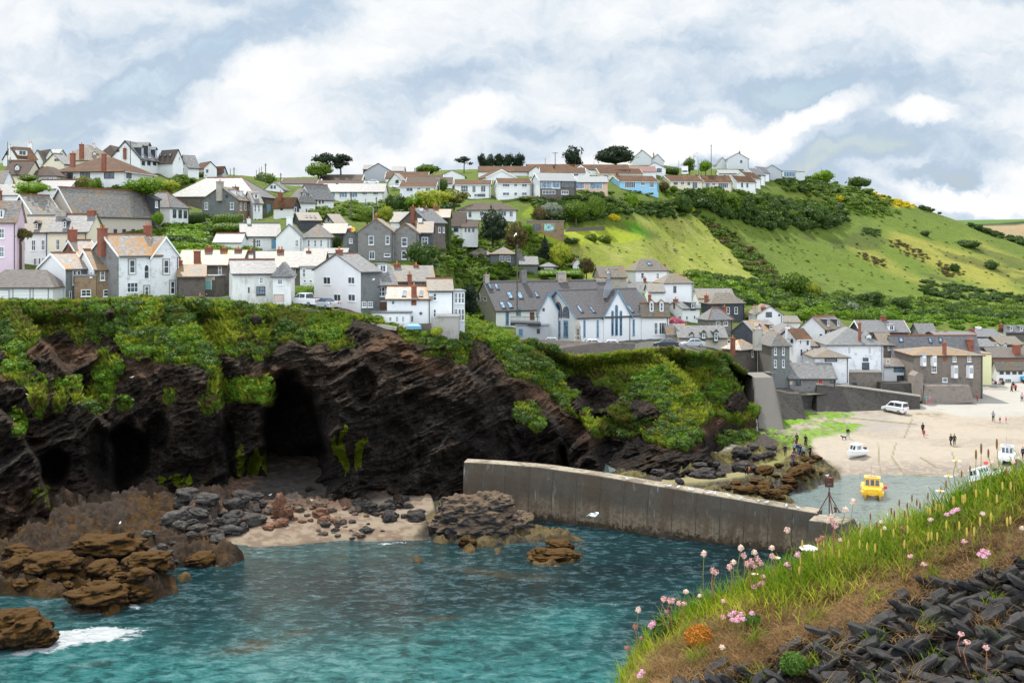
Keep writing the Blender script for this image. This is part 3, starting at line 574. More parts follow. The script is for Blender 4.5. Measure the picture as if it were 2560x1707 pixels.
H('slate_outbuilding','low dark-walled building with grey-brown roof right of the longhouse','outbuilding',(792,792,862),(600,583,561),206,0,'a','dark_timber','tan_slate',D=6)
H('emblem_cottage','stone cottage with yellow and white emblem painted on its dark gable','cottage',(856,858,897),(645,593,568),197,6,'b','slate_hung','dark_slate',D=6,win='a 877 597 608 9 2 2 w')
H('stone_twin_gabled_house','large grey stone house with twin gables and bay windows','house',(895,895,984),(650,580,548),195,0,'b','grey_stone','lichen_slate',D=9,win='a 928 590 612 13 1 2 w; a 969 590 611 10 1 2 w; a 930 628 648 14 2 1 w; a 968 634 642 16 1 1 w',ch='940 532 8 brick 1',add=[B((982,982,1046),(652,583,560),196,0,'b','grey_stone','lichen_slate',D=9,win='a 1011 594 616 14 1 2 w; a 1010 627 648 12 1 2 w'),B((1044,1044,1080),(645,582,556),198,2,'a','dark_slate_hung','tan_slate',D=8,win='a 1062 593 613 16 2 2 w',ch='1050 546 11 white_wall 0; 1039 552 7 orange_brick 0')])
H('dark_gabled_barn','dark stone barn gable with white chimney behind the twin-gabled house','house',(1000,1070,1115),(600,556,524),222,24,'a','dark_stone','pale_slate',ch='1048 515 14 white_wall 1; 1020 511 9 brick 1; 1066 513 6 brick 1',win='a 1098 568 582 5 1 1 w; a 1109 568 582 4 1 1 w')
H('white_walled_cottage','low cottage with pale roof left of the dark barn gable','cottage',(977,977,1016),(572,555,532),226,0,'a',W,'white_slate',D=6)
H('ivy_clad_house','house with rust-stained roof and ivy-covered wall right of the dark barn','house',(1066,1066,1123),(585,544,525),232,0,'a','ivy_wall','lichen_slate',D=8,ch='1089 511 12 brick 2')
H('brown_roofed_cottage','white cottage with steep brown roof and lower wing beside the ivy-clad house','cottage',(1121,1121,1162),(584,565,532),250,0,'a',W,'dull_brown_tile',D=7,win='a 1140 570 580 12 2 1 d',add=[B((1156,1156,1193),(584,568,554),249,0,'a',W,'dull_brown_tile',D=6,win='a 1164 570 580 4 1 1 d; a 1173 571 580 5 1 1 d; a 1183 571 580 5 1 1 d')])
H('brown_gabled_house','small white house with brown roof and grey timber gable','house',(684,734,748),(535,515,487),226,60,'b',(W,'dark_timber'),'brown_tile',ch='701 476 9 brick 1',win='a 738 518 532 6 1 1 w; b 704 517 526 6 1 1 d')
H('white_dormer_house','white house with hipped pale roof and paired small dormers','house',(716,745,788),(536,508,472),232,30,'h',W,'white_slate',dm='760 482 496 9 f dark_slate_hung; 777 486 498 9 f dark_slate_hung',win='a 766 521 532 5 1 1 w; a 779 524 534 5 1 1 w',ch='')
H('white_gabled_house','white gabled house with long grey roof right of the paired-dormer house','house',(744,780,834),(518,496,462),240,52,'a',W,'pale_slate',win='a 790 497 512 4 1 1 d; a 799 497 510 4 1 1 d; a 807 498 509 4 1 1 d',ridge='red_ridge',ch='812 468 9 brick 1')
H('small_white_gable','small white gable with twin dark windows above the slate-roofed hall','house',(661,661,708),(478,474,456),262,0,'b',W,'pale_slate',D=7,win='a 679 464 472 5 1 1 d; a 687 464 472 5 1 1 d')
H('slate_roofed_hall','stone hall under a huge weathered slate hipped roof','hall',(424,640,692),(545,492,444),243,72,'h','dark_stone','pale_slate',ridge='red_ridge',win='a 672 512 542 8 1 1 Q; a 660 500 520 6 1 2 d')
H('slate_hung_terrace','slate-hung gable end of a brown stone terrace with three dormers','house',(505,596,634),(545,500,468),226,30,'a',('slate_hung','brown_stone'),'tan_slate',win='b 516 506 524 8 2 2 w; b 580 506 524 9 2 2 w; b 567 487 495 6 1 1 d; a 602 506 526 4 1 2 w; a 613 507 526 4 1 2 w; a 624 508 526 4 1 2 w; a 604 537 545 8 1 1 w',ch='550 448 17 rubble 1; 589 462 14 brick 1',dm='591 476 491 10 f white_wall; 606 479 494 10 f white_wall')
H('white_terraced_house','narrow white house with dormer joined to the brown stone terrace','house',(632,633,656),(558,508,480),230,30,'a',W,'white_slate',D=7,win='a 638 512 530 5 1 2 w; a 647 513 530 5 1 2 w; a 638 546 558 6 1 1 w; a 648 546 558 6 1 1 w',dm='640 484 498 11 f white_wall')
H('white_dormer_bungalow','white bungalow with black dormer and three tall windows above the leafy bank','bungalow',(342,425,472),(568,520,480),206,40,'h',W,'pale_slate',win='a 436 524 545 8 1 1 d; a 450 525 546 8 1 1 d; a 463 527 546 8 1 1 d; b 400 545 556 10 1 1 d',dm='',ridge='red_ridge',add=[B((346,388,396),(524,499,488),202,50,'a','dark_timber','dark_slate',win='a 391 503 519 6 2 1 w')])
H('brown_roofed_cottage','low cottage with brown roof and four skylights above the longhouse bell gable','cottage',(733,750,803),(562,552,533),208,16,'a','dark_timber','tan_slate',sk='766 539 549 5; 776 539 550 5; 787 540 551 5')
H('small_white_cottage','small white gable with round window and brown roof left of the lamp post','cottage',(803,838,864),(566,559,537),214,25,'a',W,'tan_slate',win='b 821 542 548 5 1 1 O',bg='black_paint')
# upper rows of bungalows
H('long_white_house','long white house with grey roof, glazed balcony and outside stair','house',(804,804,960),(508,480,461),300,0,'a',W,'pale_slate',D=9,win='a 828 480 494 20 3 1 g; a 858 480 494 20 3 1 g; a 884 480 494 20 3 1 g; a 912 480 488 13 3 1 w; a 939 480 488 13 3 1 w',ch='843 459 4 black_paint 0')
UP='brown_tile'
H('brown_roofed_bungalow','brown-roofed bungalow behind the long white balcony house, left one','bungalow',(701,701,796),(468,460,449),322,0,'a',W,'dull_brown_tile',D=9,bg='white_paint')
H('brown_roofed_bungalow','brown-roofed bungalow immediately behind the long white balcony house','bungalow',(792,792,905),(474,465,453),318,0,'a',W,'dull_brown_tile',D=9,bg='white_paint')
H('brown_roofed_bungalow','brown-roofed bungalow below the two umbrella pines','bungalow',(799,799,903),(462,451,438),338,0,'a',W,'dull_brown_tile',D=9,bg='white_paint')
H('grey_gabled_house','tall blue-grey gabled house standing alone on the middle skyline','house',(910,910,981),(455,430,409),352,0,'b','grey_render','dark_slate',D=10,add=[B((980,980,1008),(440,428,417),354,0,'a',W,'grey_slate',D=8),B((908,908,934),(440,424,414),356,0,'a','dark_timber','dark_slate',D=8)])
H('brown_roofed_bungalow','brown-roofed bungalow right of the blue-grey gabled house','bungalow',(964,964,1068),(456,446,431),338,0,'a',W,UP,D=9,bg='white_paint')
H('white_gabled_house','small white house with raking roof and white car below the blue-grey house','house',(971,1004,1014),(470,452,435),322,30,'a',W,'white_slate',win='b 993 450 462 8 2 1 d')
H('brown_roofed_bungalow','brown-roofed bungalow behind the white house with the leaning shrub','bungalow',(998,998,1104),(464,454,439),326,0,'a',W,UP,D=9,bg='white_paint')
H('brown_roofed_bungalow','brown-roofed bungalow above the round bush and street lamp','bungalow',(1016,1016,1130),(470,459,445),316,0,'a',W,'dull_brown_tile',D=9,bg='white_paint')
H('white_gabled_bungalow','white bungalow gable right of the shrubby skyline tree','bungalow',(1098,1098,1162),(448,441,426),340,0,'b',W,'pale_slate',D=9)
H('white_house','white two-storey house with orange-brown roof above the yellow-green trees','house',(1000,1000,1089),(498,467,457),303,0,'a',W,UP,D=9,win='a 1024 470 479 17 2 1 w; a 1070 470 479 12 2 1 w; a 1047 470 475 9 2 1 w',bg='white_paint')
H('white_house','white house with picture windows and balcony table left of the dark cypress gap','house',(1137,1137,1226),(495,462,452),303,0,'a',W,UP,D=9,win='a 1161 464 480 18 3 2 w; a 1185 464 482 9 2 1 w; a 1208 464 481 12 2 1 w; a 1161 485 491 18 2 1 w; a 1189 485 492 8 1 1 w; a 1203 485 492 20 2 1 d',bg='white_paint')
H('brown_roofed_bungalow','bungalow with shallow white gable behind the two plain white houses','bungalow',(1187,1216,1290),(449,444,425),328,16,'b',W,UP,bg='white_paint')
H('white_house','plain white two-storey house left of the glass-fronted modern house','house',(1235,1246,1328),(498,458,447),300,10,'a',W,UP,win='a 1265 459 468 18 3 1 w; a 1289 459 467 9 1 1 w; a 1311 459 468 13 2 1 w; a 1265 481 489 17 2 1 w; a 1289 481 489 8 1 1 w; a 1311 481 489 13 2 1 w',bg='white_paint')
H('glass_fronted_house','modern house with pale roof, glass balcony front and dark stone base','house',(1328,1350,1440),(498,452,434),296,14,'a',(W,'dark_stone'),'pale_metal_roof',win='a 1366 454 471 28 2 1 g; a 1390 454 471 20 1 1 g; a 1420 454 470 34 1 1 d; a 1372 476 486 32 4 1 w; a 1412 476 486 18 3 1 w',bg='white_paint')
H('glass_fronted_bungalow','low modern house with pale roof, wide dark glazing and orange panels','bungalow',(1430,1430,1519),(474,456,443),304,0,'a','peach_wall','pale_metal_roof',D=9,win='a 1450 457 472 22 2 1 g; a 1490 457 473 32 2 1 g')
H('brown_roofed_bungalow','brown-roofed bungalow directly behind the glass-fronted modern house','bungalow',(1352,1352,1463),(446,433,421),325,0,'a',W,UP,D=9,bg='white_paint',win='a 1440 434 441 12 2 1 w',ch='1385 414 5 dark_timber 0')
H('brown_roofed_terrace','long low brown roof on the skyline below the row of dark pines','bungalow',(1196,1196,1330),(441,430,417),345,0,'a',W,UP,D=9)
H('white_gabled_bungalow','small white bungalow gable below the dark pines, left of the utility pole','bungalow',(1322,1322,1358),(438,430,417),338,0,'b',W,UP,D=8)
H('brown_roofed_terrace','long low brown roof on the skyline between the utility pole and lone pine','bungalow',(1317,1317,1440),(434,424,412),362,0,'a',W,UP,D=9)
H('brown_roofed_terrace','long low brown roof on the skyline below the spreading cypress','bungalow',(1440,1440,1572),(436,425,413),360,0,'a',W,UP,D=9)
H('white_gabled_bungalow','white bungalow gable below the lone skyline pine','bungalow',(1430,1430,1474),(438,430,415),340,0,'b',W,UP,D=8,bg='white_paint')
H('cream_bungalow','cream-walled bungalow behind the sky-blue bungalow','bungalow',(1484,1500,1606),(452,434,422),356,12,'a','bungalow_cream',UP,bg='white_paint',win='a 1515 438 447 12 2 1 w')
H('sky_blue_bungalow','sky-blue bungalow with brown roof and tall white-framed windows','bungalow',(1520,1549,1646),(474,453,440),338,17,'a','blue_wall',UP,win='a 1575 454 470 27 5 1 w; a 1607 456 464 11 2 1 w; a 1629 454 470 12 4 1 w',ch='1543 432 5 brick 0',bg='white_paint')
H('cream_bungalow','cream bungalow with dark windows next right of the sky-blue bungalow','bungalow',(1644,1676,1758),(474,453,439),378,17,'a','bungalow_cream',UP,win='a 1689 454 462 10 1 1 d; a 1706 454 463 9 2 1 w; a 1722 454 463 6 1 1 d; a 1737 455 472 13 2 1 w',ch='1742 434 5 brick 1',bg='white_paint')
H('cream_bungalow','pale cream bungalow with glazed sunroom, second right of the sky-blue bungalow','bungalow',(1758,1758,1830),(475,456,440),398,4,'a','bungalow_cream',UP,D=9,win='a 1769 457 470 11 3 1 w; a 1784 457 464 8 2 1 w; a 1808 457 470 25 5 1 w',ch='1812 435 4 brick 1',bg='white_paint')
H('pink_roofed_bungalow','bungalow with dusty pink roof behind the cream bungalows','bungalow',(1540,1540,1640),(440,430,417),382,0,'a',W,'pink_tile',D=9,ch='1564 414 4 brick 1')
H('white_gabled_bungalow','white gabled bungalow with garage door right of the pink roof','bungalow',(1610,1610,1664),(434,421,407),388,0,'b',W,'white_slate',D=9,win='a 1648 421 431 12 1 1 d')
H('white_skyline_house','pale gabled house rising above the cypress on the skyline, left of a pair','house',(1581,1581,1631),(412,396,376),425,0,'b','pale_grey_render','grey_slate',D=10,ch='1603 373 3 brick 1')
H('white_skyline_house','narrower pale gabled house on the skyline, right of the cypress pair','house',(1628,1628,1660),(412,403,386),428,0,'b','pale_grey_render','grey_slate',D=10,ch='1634 381 2.5 brick 1')
H('grey_skyline_house','big pale grey gable on the skyline with a single dark window','house',(1819,1819,1872),(424,398,383),470,0,'b','pale_grey_render','grey_slate',D=10,ch='1849 377 3 brick 1',win='a 1853 401 408 5 1 1 d',add=[B((1792,1792,1821),(420,411,394),474,0,'b','pale_grey_render','grey_slate',D=8)])
H('white_gabled_bungalow','white gabled bungalow with brown roof, nearest of the stepped right-hand cluster','bungalow',(1815,1842,1890),(474,454,440),416,40,'a',W,'brown_tile',win='b 1830 455 465 5 1 1 w; a 1855 456 470 6 1 1 w; a 1868 456 470 6 1 1 w',bg='white_paint')
H('white_gabled_bungalow','white gabled bungalow with brown roof, second of the stepped right-hand cluster','bungalow',(1832,1868,1902),(466,445,430),428,48,'a',W,'brown_tile',win='a 1886 446 456 5 1 1 d',ch='1874 437 4 brick 0',bg='white_paint')
H('white_gabled_bungalow','white gabled bungalow, third of the stepped right-hand cluster','bungalow',(1850,1885,1913),(458,436,421),440,48,'a',W,'grey_slate',win='a 1898 438 448 6 2 1 d',ch='1883 428 4 brick 0',bg='white_paint')
H('white_gabled_bungalow','white gabled bungalow at the back of the stepped cluster','bungalow',(1874,1900,1924),(450,431,417),452,45,'a',W,'grey_slate',ch='1896 421 4 brick 0',bg='white_paint')
H('grey_gabled_bungalow','lilac-grey gabled bungalow right of the stepped white cluster','bungalow',(1904,1904,1956),(446,429,413),460,0,'b','grey_render','grey_slate',D=10,win='a 1915 420 428 4 1 1 d')
H('glass_pavilion','flat-roofed pavilion with blue glass and white canopy at the end of the upper road','house',(1955,1955,1991),(446,428,425),470,0,'f',W,'lead',D=8,win='a 1973 429 443 28 4 1 g',add=[B((1990,1990,2012),(446,430,427),469,0,'f','pale_grey_render','white_slate',D=5)])
H('white_bungalow','white bungalow with blue trim roof half hidden behind the cream bungalows','bungalow',(1798,1798,1850),(446,434,426),436,0,'a',W,'pale_metal_roof',D=9)
H('brown_roofed_bungalow','brown-roofed bungalow with glazed end standing alone below the white houses','bungalow',(1146,1146,1290),(546,526,507),270,0,'h',W,'dull_brown_tile',D=9,win='a 1175 528 544 9 1 1 w; a 1204 528 541 10 1 1 w; a 1255 528 541 22 3 1 w; a 1278 528 543 9 2 1 w',ov=.5)
H('flat_brick_house','flat-roofed brown brick house with sliding glass doors at the lawn edge','house',(1318,1318,1410),(578,553,549),262,0,'f','brown_stone','lead',D=8,win='a 1373 560 577 24 2 1 G2; a 1342 560 576 16 1 1 d')
H('slate_hipped_bungalow','slate-hung bungalow with pale double hipped roof in the gardens','bungalow',(1168,1168,1232),(656,638,619),247,0,'h','slate_hung','tan_slate',D=9,win='a 1189 640 648 11 3 1 w; a 1209 640 648 12 3 1 w',add=[B((1226,1226,1290),(656,636,617),246,0,'h','slate_hung','tan_slate',D=9,win='a 1255 639 654 12 2 2 w; a 1270 639 654 12 2 2 w')])
H('low_roofed_annex','low annex with pale roof behind the dark pole in the gardens','outbuilding',(1296,1300,1344),(680,661,643),243,10,'a','slate_hung','pale_slate',ch='1298 628 15 grey_stone 0')
H('summerhouse','small summerhouse with pyramid slate roof behind a clipped hedge','outbuilding',(1352,1352,1392),(674,667,656),245,0,'h','slate_hung','pale_slate',D=3.5,ov=.5,win='a 1372 668 672 22 3 1 w')
H('tiny_white_cottage','tiny white gable peeping between the bright tree and dark shrub','cottage',(1432,1432,1456),(676,660,648),252,0,'b',W,'pale_slate',D=5,ch='1438 643 5 brick 1')
H('rubble_house','cream rubble house with small dormer behind the old school spire','house',(1484,1500,1566),(712,692,668),236,14,'a','rubble','tan_slate',ch='1536 664 11 rubble 1',dm='1520 674 684 8 g white_wall')
H('square_white_house','square white house with pyramid slate roof and skylight','house',(1564,1589,1672),(722,678,647),244,18,'h',W,'tan_slate',win='a 1606 682 696 8 1 2 w; a 1644 683 697 7 2 2 w',sk='1623 656 664 12',ch='1663 656 4 brick 1')
H('tall_white_house','tall blank white house with tan hipped roof right of the square white house','house',(1634,1661,1733),(758,709,683),232,16,'h',W,'tan_slate',win='a 1687 715 732 7 1 2 d',ch='1703 686 14 brick 0')
H('slate_roofed_cottage','pale slate roofs packed behind the right end of the old school','cottage',(1528,1528,1640),(750,740,706),236,0,'a',W,'pale_slate',D=9,ch='1573 700 8 brick 1; 1612 690 7 brick 1; 1620 712 8 brick 1 722')
H('small_white_house','small white house with pale roof wedged below the tall blank white house','cottage',(1622,1622,1662),(760,730,711),226,0,'a',W,'white_slate',D=7)
H('slated_school_wing','long dark-slated wing with seven skylights and stone stacks','school',(1180,1240,1552),(815,776,706),214,22,'a',('rubble',W),'dark_slate',ridge='grey_ridge',sk='1225 711 724 8; 1241 711 724 8; 1274 731 747 12; 1299 731 747 12; 1256 756 771 11; 1274 755 770 11; 1341 731 743 8',ch='1216 681 12 rubble 1; 1308 676 14 grey_stone 0; 1403 680 22 rubble 0; 1411 703 13 orange_brick 0; 1500 692 26 rubble 2',win='b 1197 732 752 8 1 1 A; b 1213 742 752 6 1 1 w; a 1268 780 812 8 1 1 b; a 1296 766 790 10 1 1 Q; a 1330 780 800 12 1 1 K')
H('old_school','white former school with dark slate roof, pointed windows and blue bargeboards','school',(1350,1443,1638),(858,794,727),200,27,'a',W,'dark_slate',ridge='grey_ridge',bg='blue_paint',og=.35,win='b 1378 770 794 13 1 1 AR; b 1396 758 794 15 1 1 AR; b 1415 770 794 13 1 1 AR; b 1378 801 842 11 1 3 b; b 1396 801 842 11 1 3 b; b 1415 801 842 11 1 3 b; a 1461 800 842 5 1 2 b; a 1494 800 842 5 1 2 b; a 1584 798 838 5 1 2 b; a 1614 798 838 5 1 2 b',sk='1449 766 782 8; 1479 766 782 8; 1575 766 781 8; 1604 766 781 8',add=[B((1510,1510,1577),(860,792,727),200.6,3,'b',W,'dark_slate',D=9,join=1,bg='blue_paint',win='a 1531 776 839 6 1 4 Ab; a 1541 762 839 7 1 4 Ab; a 1552 776 839 6 1 4 Ab')])
H('small_school_gable','small white gable with blue trim between the long slated wing and the school','school',(1345,1345,1400),(850,785,727),206,0,'b',W,'dark_slate',D=7,bg='blue_paint',win='a 1359 770 778 6 1 1 K')
H('blue_grey_annex','blue-grey flat annex with roof deck railings left of the old school','outbuilding',(1290,1290,1372),(846,814,812),203,0,'f','grey_render','lead',D=5,win='a 1302 822 838 10 1 1 b; a 1346 822 834 8 1 1 d')
H('brown_dormer_house','white house with brown roof, twin gabled dormers and bay windows','house',(1600,1604,1672),(852,786,746),206,8,'a',W,'tan_slate',ridge='red_ridge',dm='1629 750 779 10 g white_wall; 1654 750 779 10 g white_wall',win='a 1640 806 836 9 2 2 w; a 1657 806 836 19 3 1 w',ch='1624 731 7 brick 1')
H('white_village_house','white gabled house above the pink rhododendron','house',(1666,1706,1749),(812,772,756),224,22,'a',W,'pale_slate',win='a 1717 790 800 5 1 1 w; a 1736 788 798 5 1 1 w; b 1700 790 802 8 2 2 w',ch='1689 742 9 brick 1',dm='1733 757 772 15 f dark_slate_hung')
H('stone_hut','small rubble hut with pale roof beside the pink rhododendron','outbuilding',(1668,1668,1714),(846,836,811),204,0,'a','rubble','lichen_slate',D=5)
H('grey_dormer_cottages','low pink-washed cottages with pale roof and two small gabled dormers','cottage',(1697,1697,1817),(868,844,816),202,0,'a','beige_wall','pale_slate',D=8,dm='1729 830 843 8 g dark_slate_hung; 1759 826 846 11 g green_paint; 1790 824 852 10 g green_paint',win='a 1822 850 858 8 1 1 w')
H('dark_hipped_cottage','grey stone cottage with dark hipped roof and twin white windows','cottage',(1744,1772,1831),(840,801,769),214,18,'h','grey_stone','grey_slate',win='a 1795 803 814 10 2 1 w; a 1814 803 814 10 2 1 w',ridge='red_ridge')
H('tan_hipped_house','slate-hung house with broad tan hipped roof below the wooded slope','house',(1752,1778,1861),(806,760,732),232,16,'h','dark_slate_hung','tan_slate',win='a 1820 768 784 8 1 2 w; a 1840 768 784 8 1 2 w',ch='1766 733 8 brick 1; 1811 761 8 brick 1 790',add=[B((1746,1746,1836),(760,746,723),242,0,'a',W,'white_slate',D=9)])
H('slate_gabled_house','slate-hung gable with lichened roof and two small dormers','house',(1828,1890,1950),(858,836,804),206,32,'a','dark_slate_hung','lichen_slate',dm='1897 810 822 12 g dark_slate_hung; 1927 812 824 12 f dark_slate_hung',ch='1898 812 7 brick 1; 1932 816 14 brick 1')
H('white_attic_house','white house with dark timber attic window under a brown gable','house',(1893,1893,1957),(826,787,766),226,0,'b',W,'tan_slate',D=8,win='a 1922 780 793 15 2 1 d; a 1948 784 792 8 1 1 w',ch='1908 762 10 brick 2; 1878 761 10 rubble 2')
H('stone_corner_house','rubble cottage with mottled brown roof at the cliff foot of the village','cottage',(1806,1852,1893),(945,876,848),192,40,'h','dark_stone','lichen_slate',ch='1832 838 9 brick 1 872',win='a 1881 876 892 4 1 1 w')
H('grey_tower_house','tall grey slate-hung house with massive chimney on a rubble base','house',(1894,1929,1974),(978,866,828),188,38,'h',('pale_concrete','slate_hung'),'white_slate',win='a 1938 868 887 6 1 2 w; a 1958 868 887 6 1 2 w; a 1938 899 918 6 1 2 w; a 1958 899 918 6 1 2 w',ch='1893 814 18 concrete 1 860',add=[B((1926,1930,1973),(978,934,933),187.8,38,'f','rubble_dark','lead')])
H('narrow_white_house','narrow white house with mossy brown roof right of the grey tower house','house',(1952,1991,2026),(908,847,823),200,34,'a',(W,W),'brown_tile',win='b 1980 847 857 6 1 1 d; a 2001 849 860 4 1 1 w; a 2019 848 862 5 1 2 d; a 2003 872 890 6 1 2 w; a 2018 872 890 5 1 2 w',ch='1969 812 9 white_wall 1; 2020 828 8 brick 1')
H('white_slate_house','big white house with slate-hung flank and two dormers in the village','house',(2001,2062,2114),(880,823,793),216,36,'a',(W,'dark_slate_hung'),'tan_slate',win='b 2053 835 846 6 1 1 d; a 2071 827 848 5 1 2 w; a 2084 827 848 5 1 2 w; a 2097 827 848 5 1 2 w',dm='2070 799 816 9 f dark_slate_hung; 2095 799 816 9 f dark_slate_hung',ridge='red_ridge')
H('white_pub','white waterside pub with slate hipped roof and tall brick chimney','pub',(2069,2069,2208),(966,863,817),198,0,'h','painted_stone','grey_slate_l',D=10,win='a 2123 866 885 9 4 4 w; a 2174 866 886 9 4 4 w; a 2164 906 929 18 3 1 d; a 2164 894 903 14 1 1 d',ch='2149 801 6 brick 1 856',dm='2172 834 850 13 g white_paint',add=[B((2122,2122,2206),(972,931,930),195.5,0,'f','harbour_stone','stone_cap',D=2.2,win='a 2136 956 962 11 1 1 B')])
H('white_boathouse','white gabled boathouse with tan roof and dark signboard','boathouse',(2037,2037,2122),(950,894,870),192,0,'h','painted_stone','tan_slate',D=8,win='a 2077 896 904 31 1 1 N2')
H('slate_fish_cellar','low stone fish cellar with rough pale slate roof and red door','outbuilding',(1974,1974,2090),(976,945,909),188,0,'a','grey_stone','pale_slate',D=7,win='a 2051 946 959 10 1 1 R; a 1996 948 964 12 1 1 d; a 2081 946 958 11 1 1 d; a 1978 953 961 6 1 1 P')
H('tan_roofed_cottage','small cottage with yellow-tan roof between the pub and the long slate roof','cottage',(2202,2202,2235),(892,862,834),213,0,'a','dark_stone','tan_slate',D=7,win='a 2224 864 875 9 2 1 w')
H('long_slate_building','long building under a plain grey slate roof behind the stone lodging house','building',(2213,2233,2450),(925,889,841),212,3,'a',W,'grey_slate',ridge='red_ridge',sk='2252 845 855 10; 2325 846 857 8; 2351 846 856 9',win='a 2220 896 906 7 2 2 w; a 2240 891 900 7 2 2 w',ch='2425 842 14 brick 1 868')
H('stone_lodging_house','square brown stone building with golden hipped roof and white oriel windows','house',(2285,2285,2457),(1002,889,866),196,0,'h','harbour_stone','golden_slate',D=10,win='a 2386 891 904 9 2 2 w; a 2423 891 904 9 2 2 w; a 2335 914 931 12 2 2 w; a 2362 944 955 13 4 1 w; a 2308 890 912 16 3 2 E; a 2334 890 912 16 3 2 E; a 2386 914 942 18 4 2 E; a 2424 914 942 18 4 2 E',ch='2361 850 8 brick 1 888',ov=.35)
H('yellow_house','pale yellow gable squeezed beside the stone lodging house','house',(2449,2449,2479),(966,886,868),212,0,'la','yellow_wall','lichen_slate',D=8)
H('white_quay_shop','white quayside shop with slate roof, red ridge and teal awning','shop',(2480,2492,2640),(966,922,903),216,2,'a',(W,W),'tan_slate',ridge='red_ridge',win='a 2504 924 936 10 2 2 d; a 2520 924 936 10 2 2 d; a 2536 924 936 10 2 2 d; a 2551 924 936 10 2 2 d; a 2520 946 960 16 3 1 w; a 2503 945 956 9 1 1 d; a 2556 948 966 9 1 1 d; a 2556 940 948 10 1 1 W2')
H('rear_slate_house','grey slated house with white gable edge and dormer behind the pub','house',(2153,2153,2272),(845,830,802),236,0,'a','dark_timber','grey_slate',D=8,dm='2229 812 827 14 f white_wall',ch='2208 790 12 brick 0; 2168 808 14 brick 0; 2267 797 7 brick 1',bg='white_paint')
H('rear_slate_house','pale slate gable with end wall turned left behind the long slate roof','house',(2274,2298,2342),(850,834,810),238,30,'a','grey_stone','pale_slate')
H('rear_terrace','low run of slate roofs and brick stacks behind the golden-roofed building','house',(2344,2344,2446),(850,842,830),232,0,'a','dark_stone','grey_slate',D=8,ch='2342 822 8 brick 1; 2362 822 9 brick 1; 2374 828 6 rubble 1; 2444 816 10 brick 1')
H('rear_slate_house','grey slated house right of the tall brick stack in the upper village','house',(2450,2450,2502),(860,842,823),236,0,'a','dark_stone','grey_slate',D=8,ch='2446 812 11 white_wall 1')
H('rear_slate_house','blue-grey dormered house at the right edge, highest in the harbour village','house',(2497,2515,2620),(850,830,815),246,20,'a',(W,'dark_stone'),'grey_slate',dm='2528 816 828 9 f lead; 2553 816 828 9 f lead',ch='2489 814 9 brick 1; 2501 806 9 brick 1')
H('rear_slate_house','mossy-roofed house with dark gable at the right edge of the village','house',(2500,2500,2556),(880,861,842),228,0,'a','dark_stone','tan_slate',D=8,dm='2494 858 870 8 g white_wall; 2513 858 870 8 g white_wall',ch='2502 838 13 rubble 1')
H('rear_slate_house','pale slated roof left of the mossy-roofed house','house',(2448,2448,2488),(885,867,848),226,0,'a','harbour_stone','pale_slate',D=8)
H('brown_stone_building','plain brown stone wall and roof above the white quay shop','building',(2478,2478,2570),(905,893,870),222,0,'a','dark_stone','garage_slate',D=6,ch='2541 862 16 brick 0 886')
H('canopy_building','white boat cellar with wide blue-glazed canopy between pub and lodging house','boathouse',(2210,2210,2286),(985,916,897),201,0,'a','white_wall','white_slate',D=6,win='a 2220 898 908 7 2 2 w; a 2259 917 930 50 9 1 B; a 2262 938 956 40 1 1 d')
H('low_shed','low white shed with tan roof on the terrace above the fish cellar','outbuilding',(2026,2026,2062),(908,866,854),203,0,'a',W,'tan_slate',D=6,win='a 2031 870 888 5 1 2 w; a 2043 870 888 4 1 2 w')
H('white_village_house','white cottage with pale roof between the attic house and the slate-flanked house','cottage',(1950,1950,2000),(815,806,791),232,0,'a',W,'white_slate',D=7,ch='')
H('slate_roofed_cottage','broad pale slate roof below the white attic house','cottage',(1944,1944,2010),(850,835,808),214,0,'h',W,'grey_slate',D=9)
render_mat('pale_concrete',(.17,.155,.135),(.16,.14,.12),amt=.6)
stone_mat('rubble_dark',(.17,.145,.13),(.26,.22,.2),(.34,.3,.27))
roof_mat('grey_slate_l',(.14,.145,.15),(.18,.18,.18),(.28,.17,.05),.38,(.26,.275,.275),.5)
stone_mat('ivy_wall',(.03,.055,.012),(.05,.08,.015),(.02,.03,.01))
